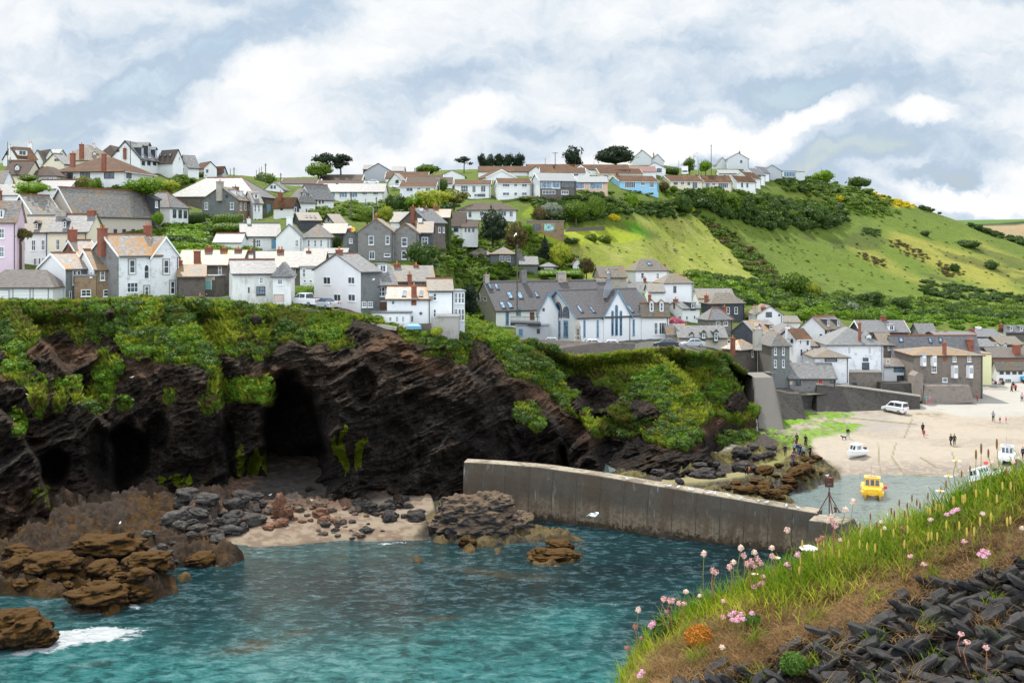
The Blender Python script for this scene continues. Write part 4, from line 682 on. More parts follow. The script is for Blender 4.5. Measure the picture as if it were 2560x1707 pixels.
# lie of the land
# per photo column: (distance, row) pairs of the ground, from the cliff edge back
LAND={-700:[(140,760),(150,750),(175,660),(205,560),(235,490),(265,450),(300,415),(330,400)],0:[(141,762),(150,753),(163,664),(178,608),(190,560),(205,500),(225,455),(250,425),(275,416),(300,412),(330,408)],300:[(141,757),(150,748),(166,690),(185,600),(200,560),(212,478),(232,440),(252,428),(280,420),(330,415)],450:[(142,752),(150,746),(166,736),(180,660),(200,590),(215,550),(232,520),(250,495),(275,460),(300,435),(330,430)],620:[(143,768),(150,760),(166,732),(180,680),(196,632),(210,590),(226,550),(243,535),(262,480),(290,450),(330,440)],780:[(144,785),(150,776),(166,730),(180,680),(196,630),(208,590),(220,560),(235,530),(262,500),(300,485),(322,465),(345,445),(380,436)],900:[(144,800),(150,782),(166,735),(180,690),(196,648),(210,600),(226,570),(250,545),(285,512),(303,500),(322,470),(345,452),(385,440)],1050:[(144,845),(150,812),(162,765),(180,700),(196,652),(212,620),(226,590),(245,560),(270,535),(303,500),(322,468),(345,450),(390,430)],1180:[(148,850),(158,830),(175,818),(205,806),(231,792),(240,700),(247,656),(256,612),(262,575),(272,546),(303,497),(322,458),(345,438),(395,420)],1300:[(154,855),(170,846),(185,850),(203,842),(212,815),(230,796),(238,712),(245,676),(253,635),(262,580),(280,560),(300,500),(325,450),(350,436),(395,420)],1450:[(165,895),(176,893),(186,852),(203,850),(214,812),(230,792),(240,715),(252,668),(270,605),(285,570),(302,500),(318,476),(330,450),(360,430),(400,416)],1600:[(168,880),(178,870),(200,858),(212,840),(222,790),(234,745),(246,722),(262,680),(280,630),(300,570),(320,530),(335,500),(348,468),(385,425),(410,410)],1700:[(168,872),(180,868),(203,862),(214,840),(225,812),(235,780),(262,735),(290,690),(320,630),(350,560),(372,505),(385,470),(402,438),(440,414)],1800:[(172,885),(188,890),(203,868),(216,840),(232,806),(250,775),(280,730),(320,670),(360,590),(390,520),(405,475),(425,447),(470,421)],1870:[(178,935),(188,945),(200,900),(212,850),(226,828),(245,790),(280,750),(320,700),(370,610),(405,530),(425,480),(440,452),(470,432)],1950:[(182,992),(188,976),(200,912),(216,870),(230,830),(250,800),(285,765),(330,715),(380,640),(420,560),(445,500),(468,448),(500,434)],2050:[(186,985),(190,972),(198,950),(212,895),(225,862),(245,820),(285,780),(330,740),(380,680),(430,590),(465,520),(490,475),(515,446)],2200:[(192,995),(197,985),(205,965),(215,925),(232,860),(250,836),(290,800),(330,770),(380,725),(430,640),(475,560),(505,510),(525,484)],2300:[(195,1006),(199,1000),(205,985),(216,930),(232,870),(250,845),(290,808),(330,778),(380,745),(430,680),(475,600),(510,545),(530,518)],2450:[(196,1006),(200,998),(214,972),(222,925),(235,870),(250,850),(290,815),(330,785),(380,760),(430,705),(480,630),(515,590),(535,574)],2600:[(200,1004),(206,990),(217,968),(226,920),(240,870),(260,845),(300,815),(340,790),(390,765),(440,715),(490,655),(520,632),(540,622)],3300:[(205,1000),(220,960),(240,890),(270,850),(320,820),(380,790),(460,740),(540,690)],}
LU=sorted(LAND)
DMAX=760.0
def _colz(k,d):
 pts=[(a,zpx(b,a))for a,b in LAND[k]]
 a,z=pts[-1];pts=pts+[(a+35,z+.5),(a+110,z-2.5),(a+260,z-14),(DMAX+50,z-45)]
 return np.interp(d,[p[0]for p in pts],[p[1]for p in pts])
def edge_d(u):return np.interp(u,LU,[LAND[k][0][0]for k in LU])
def base_z(u,d):
 d=np.asarray(d,float);u=np.asarray(u,float);z=base_z0(u,d);f=sstep(d,290,350)
 if np.any(f>0):z=z*(1-f)+f*sum(base_z0(u+o,d)for o in(-110,-75,-40,0,40,75,110))/7
 return z
def base_z0(u,d):
 u=np.asarray(u,float);d=np.asarray(d,float);u,d=np.broadcast_arrays(u,d)
 out=np.zeros(u.shape);i=np.clip(np.searchsorted(LU,u)-1,0,len(LU)-2)
 for k in range(len(LU)-1):
  m_=i==k
  if m_.any():
   t=(u[m_]-LU[k])/(LU[k+1]-LU[k]);t=np.clip(t,0,1);t=t*t*(3-2*t)*.5+t*.5
   e0,e1=LAND[LU[k]][0][0],LAND[LU[k+1]][0][0];e=e0+(e1-e0)*t
   dd=d[m_]-e
   f=np.clip(1-dd/30,0,1)
   out[m_]=(1-t)*_colz(LU[k],d[m_]+(e0-e)*f)+t*_colz(LU[k+1],d[m_]+(e1-e)*f)
 return out
ANCH=[]
for h in HS:
 uL,uc,uR=h['us'];th=h['th']
 for uu,dd in((uc,0),((uc+uR)/2,.5 if th<20 else 3),(uR,1 if th<20 else 6)):
  d=h['d']+dd;ANCH.append(((uu-U0)/F*d,d,zpx(h['vs'][0],h['d'])))
 k_=h.get('D')or 9;ANCH.append((((uL+uR)/2-U0)/F*(h['d']+k_*.8),h['d']+k_*.8,zpx(h['vs'][0],h['d'])))
for(u,v,d)in[(725,765,147),(800,770,147),(840,775,147),(880,778,147),(925,778,147),(1270,848,190),(1330,850,192),(1400,852,190),(1480,858,192),(1560,862,190),(1660,862,195),(1740,866,192),(490,764,149.5),(520,764,150),(560,764,150)]:
 ANCH.append(((u-U0)/F*d,d,zpx(v,d)))
ANCH=np.array(ANCH);ABASE=base_z(U0+ANCH[:,0]/ANCH[:,1]*F,ANCH[:,1])
def land_z(u,d,natural=True):
 u=np.asarray(u,float);d=np.asarray(d,float);u,d=np.broadcast_arrays(u,d)
 z=base_z(u,d).astype(float);x=(u-U0)/F*d;num=np.zeros(u.shape);den=np.full(u.shape,.35)
 for(ax,ad_,az),b0 in zip(ANCH,ABASE):
  r2=((x-ax)**2+(d-ad_)**2)/(6.0**2);m_=r2<9
  if m_.any():
   w_=np.exp(-r2[m_]);num[m_]+=w_*(az-b0);den[m_]+=w_
 fade=sstep(d-edge_d(u),.5,5)
 z=z+num/den*fade
 if natural:z=z+fade*(.35*fbm(x*.09,d*.09,0,4)*sstep(d,150,260)+.12*fbm(x*.5,d*.5,3,3))
 return z
def ground_d(u,v,lo=None):
 """distance at which the line of sight through (u, v) meets the land"""
 lo=float(edge_d(u))if lo is None else lo
 ds=np.linspace(lo,620,300);z=land_z(np.full(300,float(u)),ds,False);los=zpx(v,ds)
 hit=np.nonzero(z>=los)[0]
 return float(ds[hit[0]])if len(hit)else None
# land sheet
MEADOW=[(1290,660),(1330,610),(1420,606),(1560,606),(1640,590),(1560,545),(1640,532),(1780,545),(1850,600),(1905,660),(1960,735),(1900,720),(1820,700),(1700,705),(1600,690),(1500,690),(1400,690)]
LAWN=[(1322,585),(1400,574),(1520,566),(1590,585),(1625,592),(1560,606),(1420,612),(1330,606)]
HILL=[(1760,545),(1850,560),(2000,575),(2100,590),(2180,540),(2300,540),(2420,575),(2560,640),(3000,700),(3000,790),(2560,800),(2300,790),(2150,760),(2050,730),(1960,720),(1900,650)]
def land_cover(u,v,d,x):
 c=np.zeros(u.shape+(3,));c[:]=(.10,.14,.022)
 n=fbm(x*.05,d*.05,2,4);n2=fbm(x*.016+3,d*.016,5,3);n3=fbm(x*.2,d*.2,8,3)
 def put(msk,col):
  for k in range(3):c[...,k]=c[...,k]*(1-msk)+col[k]*msk
 put(sstep(pdist(u,v,HILL)+n*40,-50,50),(.12,.172,.024))
 put(sstep(pdist(u,v,HILL),0,30)*sstep(n2+(u-2200)/900-(v-640)/500,-.05,.35),(.27,.26,.05))
 put(sstep(pdist(u,v,HILL),0,20)*sstep(n,.3,.65)*.7,(.065,.085,.022))
 put(sstep(pdist(u,v,MEADOW)+n*14,-14,14),(.24,.27,.045))
 put(sstep(pdist(u,v,MEADOW),0,10)*sstep(n3,.25,.6)*.5,(.34,.32,.10))
 put(sstep(pdist(u,v,[(1560,548),(1600,560),(1625,590),(1650,600),(1600,590),(1570,572)])+n*4,-4,4),(.075,.20,.008))
 put(sstep(pdist(u,v,LAWN)+n*2,-2,3),(.27,.32,.022))
 put(sstep(pdist(u,v,[(1125,655),(1180,665),(1170,672),(1110,670)]),-2,2),(.36,.36,.02))
 put(sstep(pdist(u,v,[(1640,478),(1690,480),(1690,500),(1600,488)]),-4,4),(.12,.18,.02))
 put(sstep(pdist(u,v,[(1960,484),(2060,486),(2120,498),(1990,502)]),-4,4),(.17,.20,.035))
 put(sstep(pdist(u,v,[(1380,500),(1330,545),(1300,540),(1320,520)]),-3,3),(.20,.26,.02))
 for gp in[[(2170,458),(2205,462),(2290,520),(2240,516),(2190,490)]]:put(sstep(pdist(u,v,gp)+n*8,-8,4),(.55,.42,.01))
 put(sstep(pdist(u,v,[(1780,850),(1900,830),(2100,840),(2500,860),(2700,860),(2700,1010),(2280,1010),(1960,1010),(1880,960)])+n*6,-6,6)*(d<262),(.17,.155,.13))
 put(sstep(pdist(u,v,[(1240,840),(1640,840),(1760,856),(1800,880),(1400,900),(1240,870)])+n*3,-3,3)*(d<215),(.12,.115,.105))
 put(sstep(pdist(u,v,[(470,752),(560,756),(560,768),(470,766)])+n*3,-3,3)*(d<165),(.13,.12,.11))
 put(sstep(pdist(u,v,[(700,745),(900,762),(900,786),(700,775)])+n*2,-3,3)*(d>145.3)*(d<160),(.20,.13,.10))
 put(sstep(pdist(u,v,[(2440,960),(3400,940),(3400,1030),(2440,1010)]),-3,3)*(d<221),(.33,.31,.275))
 return c
us=np.concatenate([np.arange(-700,-40,22),np.arange(-40,2620,5.0),np.arange(2620,3300,22)])
T=np.concatenate([np.linspace(0,.09,60),np.linspace(.09,.62,190)[1:],np.linspace(.62,1,20)[1:]])
Ug,Tg=np.meshgrid(us,T);E=edge_d(Ug);Dg=E+(DMAX-E)*Tg;Zg=land_z(Ug,Dg);Xg=(Ug-U0)/F*Dg
Vg=V0-(Zg-CZ)*F/Dg
land=grid_mesh('hillside',Xg,Dg,Zg,M['land'],{'cover':land_cover(Ug,Vg,Dg,Xg)});tag(land,kind='structure')
# far farmland beyond the headland
fu=np.linspace(-1200,3800,120);fd=np.linspace(800,2600,46);A_,B_=np.meshgrid(fu,fd)
x_=(A_-U0)/F*1000
z_=30+np.interp(B_,[800,930,1150,1600,2600],[-62,9,22,20,5])+fbm(x_*.004,B_*.004,1,3)*2+np.interp(A_,[-1200,600,2200,2560,3800],[-60,-40,-3,0,4])
v_=V0-(z_-CZ)*F/B_;cc=np.zeros(A_.shape+(3,));cc[:]=(.08,.15,.035)
cc[v_>566-(A_-2430)*.07]=(.30,.22,.13);cc[np.abs(v_-(566-(A_-2430)*.07))<2.5]=(.02,.04,.012);cc[v_<539.5]=(.025,.045,.012)
tag(grid_mesh('far_fields',x_*B_/1000,B_,z_,M['land'],{'cover':cc}),kind='structure')
# cliff
def vtop(u):return V0-(base_z(u,edge_d(u))-CZ)*F/edge_d(u)
FOOT=[(-500,1400),(-200,1370),(0,1330),(120,1310),(250,1285),(380,1245),(520,1232),(700,1228),(900,1238),(1060,1240),(1160,1215),(1300,1195),(1500,1190),(1620,1200),(1720,1192),(1790,1165),(1840,1135),(1880,1098),(1905,1078),(1960,1066),(2060,1050)]
K=[(-500,1.5),(0,1.5),(200,1.7),(400,2.6),(600,3.0),(900,2.8),(1100,2.2),(1300,2.0),(1450,1.5),(1600,1.25),(1900,1.3)]
RIDGES=[([(40,770),(110,850),(175,930),(215,1000),(262,1060),(290,1120),(290,1300)],7.5,4,150),([(-20,1000),(60,1080),(95,1150),(120,1250),(150,1400)],6,4,90),([(430,740),(480,800),(525,870),(545,950),(560,1080),(580,1300)],5.5,4,120),([(655,760),(663,860),(668,1000),(672,1300)],2.5,3,40),([(1240,830),(1330,865),(1392,930),(1450,1000),(1482,1060),(1495,1120),(1515,1260)],13,4,210),([(1150,880),(1210,960),(1230,1040),(1250,1300)],3,5,80),([(1590,860),(1660,895),(1730,960),(1768,1030),(1778,1100),(1800,1260)],9,4,95),([(1770,850),(1815,915),(1862,985),(1896,1040),(1898,1085),(1905,1160)],12,3,400),([(960,850),(1000,950),(1040,1080),(1060,1280)],2.2,6,60),([(1380,1020),(1400,1080),(1420,1260)],3,3,60)]
CAVES=[(738,1092,92,158,15),(800,1170,90,70,4),(650,1180,60,80,4),(300,1140,92,88,9),(960,1120,110,90,2.4),(135,1170,40,58,6),(395,1080,30,50,2.5),(1402,1150,18,60,5),(1560,1110,70,60,3.5),(905,965,36,50,2.5),(1000,1040,60,60,1.6),(560,1130,30,90,2.2),(1830,1090,40,50,2),(820,1040,30,60,2)]
VEGL=[(-500,900),(0,905),(60,880),(110,850),(180,860),(230,850),(300,880),(350,900),(420,905),(480,930),(530,940),(560,900),(610,915),(660,900),(720,850),(800,855),(900,860),(960,838),(1010,858),(1080,890),(1150,900),(1200,895),(1260,910),(1320,945),(1390,1010),(1440,1060),(1500,1100),(1560,1095),(1620,1085),(1680,1070),(1740,1085),(1790,1050),(1840,1060),(1890,1045),(1960,1000)]
VPATCH=[(40,930,45,45),(95,1000,26,60),(150,1000,22,45),(55,1060,22,36),(190,985,16,40),(262,930,40,60),(250,990,40,50),(545,980,26,60),(520,1000,20,30),(1322,1030,34,34),(1345,1060,16,20),(620,980,60,40),(420,990,20,30),(310,1010,22,18),(180,960,60,12),(1690,1095,80,26),(1850,1105,60,24),(1560,1070,60,30)]
VHOLE=[(225,880,24,26),(640,800,30,24),(1500,1000,70,34),(1610,1030,60,45),(1450,960,50,26),(1850,1000,40,40),(960,830,60,14),(1040,870,60,12),(150,850,30,26),(1880,930,30,30),(1100,905,50,14)]
MOSS=[(858,1135,18,42,1),(906,1120,26,42,1),(640,1140,24,48,.75),(602,1150,14,40,.6),(662,1150,10,40,.6),(410,1198,30,16,.8),(450,1205,24,16,.7),(520,1215,40,22,.5),(640,1215,50,20,.45),(115,1240,40,30,.5),(1870,1095,50,20,.5),(1700,1110,60,26,.35),(815,1000,30,20,.3)]
uc_=np.concatenate([np.arange(-500,-20,12),np.arange(-20,1975,2.6)]);NS=300
sr=np.linspace(-.05,1,NS);Uc,Sc=np.meshgrid(uc_,sr)
vf=lut(FOOT,Uc);vt=vtop(Uc);Vc=vf+(vt-vf)*Sc
fd_=(CZ-1.2)*F/(vf-V0);ed=edge_d(Uc)
g_=np.clip(Sc,0,1)**lut(K,Uc);Dc=fd_+(ed-fd_)*g_+np.minimum(Sc,0)*40
fade=sstep(1-Sc,0,.10)
for pts,A_,w_,L_ in RIDGES:
 p=np.array(pts,float);ur=np.interp(Vc,p[:,1],p[:,0]);q=Uc-ur-8*vnoise(Vc*.03,A_)
 lim=sstep(Vc,p[0,1]-10,p[0,1]+50)
 Dc=Dc+A_*lim*fade*(1/(1+np.exp(-np.clip(q/w_,-30,30))))*np.exp(-np.clip(q,0,None)/L_)-A_*.25*lim*fade*np.exp(-(q/28)**2)*(q<0)
xr=(Uc-U0)/F*130;zr=zpx(Vc,130)
sa=R(26);s1=xr*math.cos(sa)+zr*math.sin(sa);s2=-xr*math.sin(sa)+zr*math.cos(sa)
wob=fbm(xr*.1,zr*.1,5,3)
cave=np.zeros(Uc.shape)
for cu,cv2,ru,rv,dp in CAVES:
 r=np.hypot((Uc-cu)/ru,(Vc-cv2)/rv)+.22*fbm(xr*.3,zr*.3,cu*.01,3)
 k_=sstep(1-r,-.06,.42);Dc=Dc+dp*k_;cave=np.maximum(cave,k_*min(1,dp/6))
vegl=lut(VEGL,Uc)+26*fbm(xr*.22,zr*.1,9,4)
veg=sstep(vegl-Vc,-14,16)*(1-.9*sstep(fbm(xr*.30,zr*.20,3,4)-np.clip((vegl-Vc)/130,0,.8),-.05,.2))
for a,b2,ru,rv in VPATCH:veg=np.maximum(veg,sstep(1.15-np.hypot((Uc-a)/ru,(Vc-b2)/rv)+.35*fbm(xr*.5,zr*.4,a,3),0,.5))
for a,b2,ru,rv in VHOLE:veg=veg*(1-sstep(1.1-np.hypot((Uc-a)/ru,(Vc-b2)/rv)+.4*fbm(xr*.4,zr*.4,a,3),0,.5))
rockf=(1-veg*.75)*sstep(1-Sc,0,.05)
Dn=2.6*fbm(xr*.09,zr*.11,wob,4)+1.3*ridged(s1*.20,s2*.42+wob,2,4)+.34*ridged(s1*.8,s2*1.9+wob*2,7,3)
Dn=Dn+.85*(np.mod(s2*.36+.5*fbm(xr*.07,zr*.07,2,3)*2,1)-.5)*(.5+.5*vnoise(xr*.06,zr*.1,1))+.30*(np.mod(s2*1.15+fbm(xr*.12,zr*.1,6,3)*2,1)-.5)
Dn=Dn+.9*np.floor(2.2*vnoise(s1*.16+7,s2*.30,3)+.5)*.6
Dc=Dc-Dn*rockf*(1-.6*cave)
Dc=Dc-veg*fade*(.9*fbm(xr*.25,zr*.25,4,4)+.35*fbm(xr*1.2,zr*1.2,6,3))
moss=np.zeros(Uc.shape)
for a,b2,ru,rv,am in MOSS:moss=np.maximum(moss,am*sstep(1.1-np.hypot((Uc-a)/ru,(Vc-b2)/rv)+.9*fbm(xr*1.1,zr*.35,a,4),0,.6))
wet_cave_shade=np.clip(.9*sstep(Vc,vf-280,vf-120)*sstep(Vc,vf+8,vf-22)*(.65+.5*fbm(xr*.12,zr*.2,1,3))+.9*cave,0,1)
warm=np.clip(np.exp(-((Vc-vegl-22)/24)**2)*sstep(fbm(xr*.15,zr*.3,2,3),-.35,.4)+sstep(Uc,330,200)*sstep(Vc,1150,1280)*.6,0,1)
Zc=zpx(Vc,Dc)
cliff=grid_mesh('cliff',(Uc-U0)/F*Dc,Dc,Zc,M['cliff_rock'],{'veg':veg,'moss':moss,'wet_cave_shade':wet_cave_shade,'warm':warm})
tag(cliff,kind='structure')
CG=(uc_,sr,Uc,Vc,Dc,veg,vegl)
def cliff_point(u,v):
 """depth of the cliff face at a photo pixel"""
 j=int(np.clip(np.searchsorted(uc_,u),0,len(uc_)-1));i=int(np.argmin(np.abs(Vc[:,j]-v)));return float(Dc[i,j]),float(veg[i,j])
# foreshore, coves and harbour beach
ROCKL=[(-400,1300),(-400,1480),(0,1490),(60,1500),(150,1508),(190,1545),(250,1560),(300,1545),(320,1520),(385,1520),(395,1495),(450,1482),(440,1462),(410,1452),(470,1440),(440,1415),(560,1420),(610,1398),(590,1370),(560,1340),(420,1260),(100,1290)]
COVE=[(540,1385),(640,1372),(760,1362),(900,1358),(1060,1352),(1100,1300),(1080,1240),(900,1190),(860,1150),(640,1150),(600,1200),(500,1300)]
ROCKM=[(420,1240),(480,1360),(600,1345),(660,1310),(760,1290),(900,1285),(1040,1262),(1080,1225),(700,1200),(450,1215)]
OUT=[(1040,1345),(1090,1362),(1200,1372),(1330,1362),(1400,1352),(1480,1360),(1460,1345),(1340,1325),(1320,1280),(1200,1250),(1100,1270)]
RWAT=[([(1140,1372),(1170,1364),(1200,1376),(1175,1388)],.1),([(1228,1372),(1262,1376),(1245,1384)],.25),([(1318,1398),(1350,1380),(1430,1378),(1452,1398),(1420,1412),(1340,1414)],.15),([(440,1440),(478,1446),(450,1456)],.4),([(1030,1397),(1060,1402),(1045,1412)],.35)]
ROCKR=[(1500,1170),(1700,1180),(1820,1140),(1880,1075),(1960,1092),(2010,1118),(2050,1150),(2100,1178),(2105,1200),(2030,1222),(2000,1252),(1965,1268),(1870,1262),(1780,1246),(1700,1232),(1560,1222)]
ALG=[(1890,1070),(1960,1050),(2060,1044),(2130,1060),(2160,1078),(2120,1098),(2030,1110),(2010,1140),(1960,1130),(1900,1110)]
PATH=[(1660,1222),(1760,1218),(1860,1205),(1930,1182),(1985,1150),(2010,1120)]
uu=np.arange(-420,2900,3.6);vv=np.concatenate([np.linspace(990,1300,170),np.linspace(1302.5,1640,130)])
Us,Vs=np.meshgrid(uu,vv);Ds=CZ*F/(Vs-V0);Xs=(Us-U0)/F*Ds
nz=fbm(Xs*.22,Ds*.22,1,5);nr=ridged(Xs*.35+nz*.4,Ds*.5,3,4);nf=fbm(Xs*1.6,Ds*1.6,2,3);nl=ridged(Xs*.9+Ds*.5,Ds*1.3-Xs*.3,5,3)
Zs=np.full(Us.shape,-1.6);cov=np.zeros(Us.shape+(3,));cov[:]=(.10,.09,.05);rock=np.zeros(Us.shape)
def blend(msk,col):
 for k in range(3):cov[...,k]=cov[...,k]*(1-msk)+col[k]*msk
sdb=np.interp(Us,[1500,1900,1980,2100,2560,3200],[130,137,140.5,142.5,144,146])
hb=sstep(Us,1480,1600)
zb=np.clip((Ds-sdb)/41*1.6,-1.6,2.0)+.05*nz
Zs=Zs*(1-hb)+zb*hb
blend(hb*sstep(Zs,-.15,.1),(.32,.28,.225));blend(hb*sstep(zb,.45,.05)*sstep(zb,-.3,-.02),(.20,.17,.145));blend(hb*sstep(fbm(Xs*.06,Ds*.16,4,4),.0,.5)*.45,(.22,.19,.15))
blend(hb*sstep(nz+nf*.4,.15,.6)*.55*sstep(np.abs(Vs-1050),26,8),(.10,.085,.045));blend(hb*sstep(nl,.75,1.1)*.6,(.36,.29,.22))
blend(hb*sstep(pdist(Us,Vs,[(2120,1060),(2260,1070),(2330,1085),(2180,1095),(2110,1085)])+nz*14,-10,8)*.7,(.24,.22,.20))
for ln_ in([(2150,1185),(2168,1210)],[(2195,1120),(2200,1180)],[(2240,1120),(2230,1150),(2260,1185)],[(2300,1150),(2340,1170)],[(2380,1140),(2400,1190)],[(2110,1066),(2290,1080)],[(2280,1070),(2260,1110)],[(2140,1192),(2330,1186)]):
 blend((sstep(-pdist(Us,Vs,ln_,False)*-1,2.4,.6))*.75,(.13,.12,.05))
sd_=pdist(Us,Vs,COVE);f=sstep(sd_+nz*6,-8,10);zc_=np.clip((1366-Vs)/110*1.4,-.3,1.6)+.12*nz+.05*nf
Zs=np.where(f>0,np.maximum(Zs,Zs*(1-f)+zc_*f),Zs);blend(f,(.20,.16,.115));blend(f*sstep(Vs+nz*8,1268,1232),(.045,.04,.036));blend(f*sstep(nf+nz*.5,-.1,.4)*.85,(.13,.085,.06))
for poly,hgt,amp,cA,cB in((ROCKL,.7,.95,(.062,.031,.007),(.032,.021,.015)),(ROCKM,1.1,.8,(.05,.043,.04),(.14,.08,.05)),(OUT,.15,.5,(.04,.036,.03),(.12,.085,.03)),(ROCKR,.7,.75,(.060,.052,.042),(.15,.125,.035))):
 sd_=pdist(Us,Vs,poly)+nz*9;f=sstep(sd_,-7,12);zz=hgt*sstep(sd_,-6,30)+amp*(nz*.9+.45*nr-.25)*sstep(sd_,-6,18)+.16*nl*f-.15
 zz=zz+f*(.42*(np.mod(Xs*.30+Ds*.55+nz*1.2,1)-.5)+.16*(np.mod(Xs*.9+Ds*1.5+nf,1)-.5))+f*.22*ridged(Xs*1.1,Ds*2.0+nz,8,4);Zs=np.where(f>0,np.maximum(Zs,Zs*(1-f)+zz*f),Zs);blend(f,cA);blend(f*sstep(nz+nf*.5,.0,.5)*.8,cB);rock=np.maximum(rock,f)
sl=sstep(pdist(Us,Vs,[(-400,1300),(-400,1400),(100,1390),(300,1380),(420,1330),(520,1320),(560,1280),(420,1240),(200,1260)]),-20,30);Zs=Zs+sl*(1.0+.5*nz);blend(sl*sstep(nf,-.2,.5)*.6,(.035,.028,.024))
for poly,hgt in RWAT:
 sd_=pdist(Us,Vs,poly)+nz*3;f=sstep(sd_,-9,5);Zs=np.where(f>0,np.maximum(Zs,-1.6+(1.6+hgt)*f+(.25*nf+.2*nr)*f),Zs);blend(f,(.10,.06,.018));rock=np.maximum(rock,f)
f=sstep(pdist(Us,Vs,ALG)+nz*16,-6,10);Zs=Zs+f*.12*nl;blend(f*sstep(nz+nf*.6,-.55,-.1),(.13,.26,.008));blend(f*sstep(nl,.6,1.0)*.6,(.20,.17,.13));rock=np.maximum(rock,f*.5)
pd_=-pdist(Us,Vs,PATH,False)*-1;f=sstep(pd_,11,6);Zs=Zs*(1-f)+f*(.95+np.interp(Us,[1660,2010],[0,.25]));blend(f,(.20,.175,.085));blend(f*sstep(nz,-.1,.4)*.7,(.13,.14,.03));rock=rock*(1-f)
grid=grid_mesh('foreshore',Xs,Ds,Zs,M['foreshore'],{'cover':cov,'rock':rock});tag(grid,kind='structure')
def shore_z(u,d):
 v0=V0+CZ*F/d;i=int(np.clip(np.searchsorted(vv,v0),0,len(vv)-1));j=int(np.clip(np.searchsorted(uu,u),0,len(uu)-1));return float(Zs[i,j])
def shore_hit(u,v):
 """first foreshore point along the sight line through (u, v)"""
 j=int(np.clip(np.searchsorted(uu,u),0,len(uu)-1));dcol=Ds[::-1,j];zcol=Zs[::-1,j];los=zpx(v,dcol)
 h_=np.nonzero(zcol>=los)[0]
 return(float(dcol[h_[0]]),float(zcol[h_[0]]))if len(h_)else(CZ*F/(v-V0),0.0)
# slipway
us2=np.linspace(2285,3300,60);t2=np.linspace(0,1,24);A_,B_=np.meshgrid(us2,t2)
d0=np.interp(A_,[2285,2420,2560,3300],[188,180.5,181,181]);D2=d0+(222-d0)*B_;Z2=np.interp(D2,[178,184,196,222],[1.72,1.95,2.25,2.75])+.02
lead=np.zeros(A_.shape);Z2[0]-=.5
tag(grid_mesh('slipway',(A_-U0)/F*D2,D2,Z2,M['slipway_concrete']),kind='structure')
# sea
uw=np.arange(-900,3500,9.0);vw=np.concatenate([np.linspace(1110,1760,200),np.geomspace(1790,6000,40)])
Uw,Vw=np.meshgrid(uw,vw);Dw=CZ*F/(Vw-V0);Xw=(Uw-U0)/F*Dw
nw_=fbm(Xw*.12,Dw*.12,3,4)
def bl(u,v,ru,rv,rot=0):
 c_,s_=math.cos(R(rot)),math.sin(R(rot));a=(Uw-u)*c_+(Vw-v)*s_;b_=-(Uw-u)*s_+(Vw-v)*c_
 return np.exp(-((a/ru)**2+(b_/rv)**2))
shallow=np.clip(sstep(Vw+nw_*70-Uw*.03,1450,1690)*.95+bl(1420,1560,110,45)*.7+bl(750,1385,300,22)*.35+bl(500,1700,900,60)*.3,0,1)*sstep(Uw,-300,200)*.9
foam=np.zeros(Uw.shape)
for q in((220,1588,175,26,-4,1.0),(120,1620,80,20,-6,.8),(60,1632,60,12,0,.7),(330,1590,60,12,0,.35),(335,1515,26,10,15,.8),(385,1525,30,6,0,.5),(245,1535,70,6,12,.45),(110,1497,60,4,0,.5),(640,1378,60,6,0,.55),(760,1366,70,6,-2,.5),(980,1358,60,6,-4,.75),(1080,1366,50,4,0,.4),(1190,1372,40,6,0,.5),(1245,1383,20,5,0,.6),(1400,1360,40,6,5,.6),(1480,1366,40,4,0,.4),(1385,1414,60,4,0,.5),(1090,1398,60,9,0,.35),(1140,1392,30,6,0,.5),(470,1470,40,5,0,.3),(420,1498,30,5,0,.3)):
 foam=np.maximum(foam,q[5]*bl(*q[:5]))
foam=np.maximum(foam,.34*np.exp(-((Dw-np.interp(Uw,[1900,1980,2100,2560,3200],[137,140,142,143.5,145.5]))/.5)**2)*(Uw>1950))
weedm=np.clip(bl(630,1615,52,14,-5)*1.3+bl(1220,1432,110,8,8)*.8+bl(1100,1545,50,6,-4)*.9+bl(740,1582,40,6,-8)*.8+bl(230,1660,50,7,-6)*.6+bl(560,1632,60,10,-6)*.5+bl(1350,1440,60,6,4)*.4,0,1)
harb=sstep(pdist(Uw,Vw,[(1500,1100),(3500,1100),(3500,1500),(2220,1480),(2090,1400),(1900,1330),(1760,1290),(1500,1240)]),-12,12)
sea=grid_mesh('sea',Xw,Dw,np.zeros(Uw.shape),M['sea_water'],{'shallow':shallow,'foam':foam,'weed':weedm,'harbour':harb});tag(sea,kind='structure')
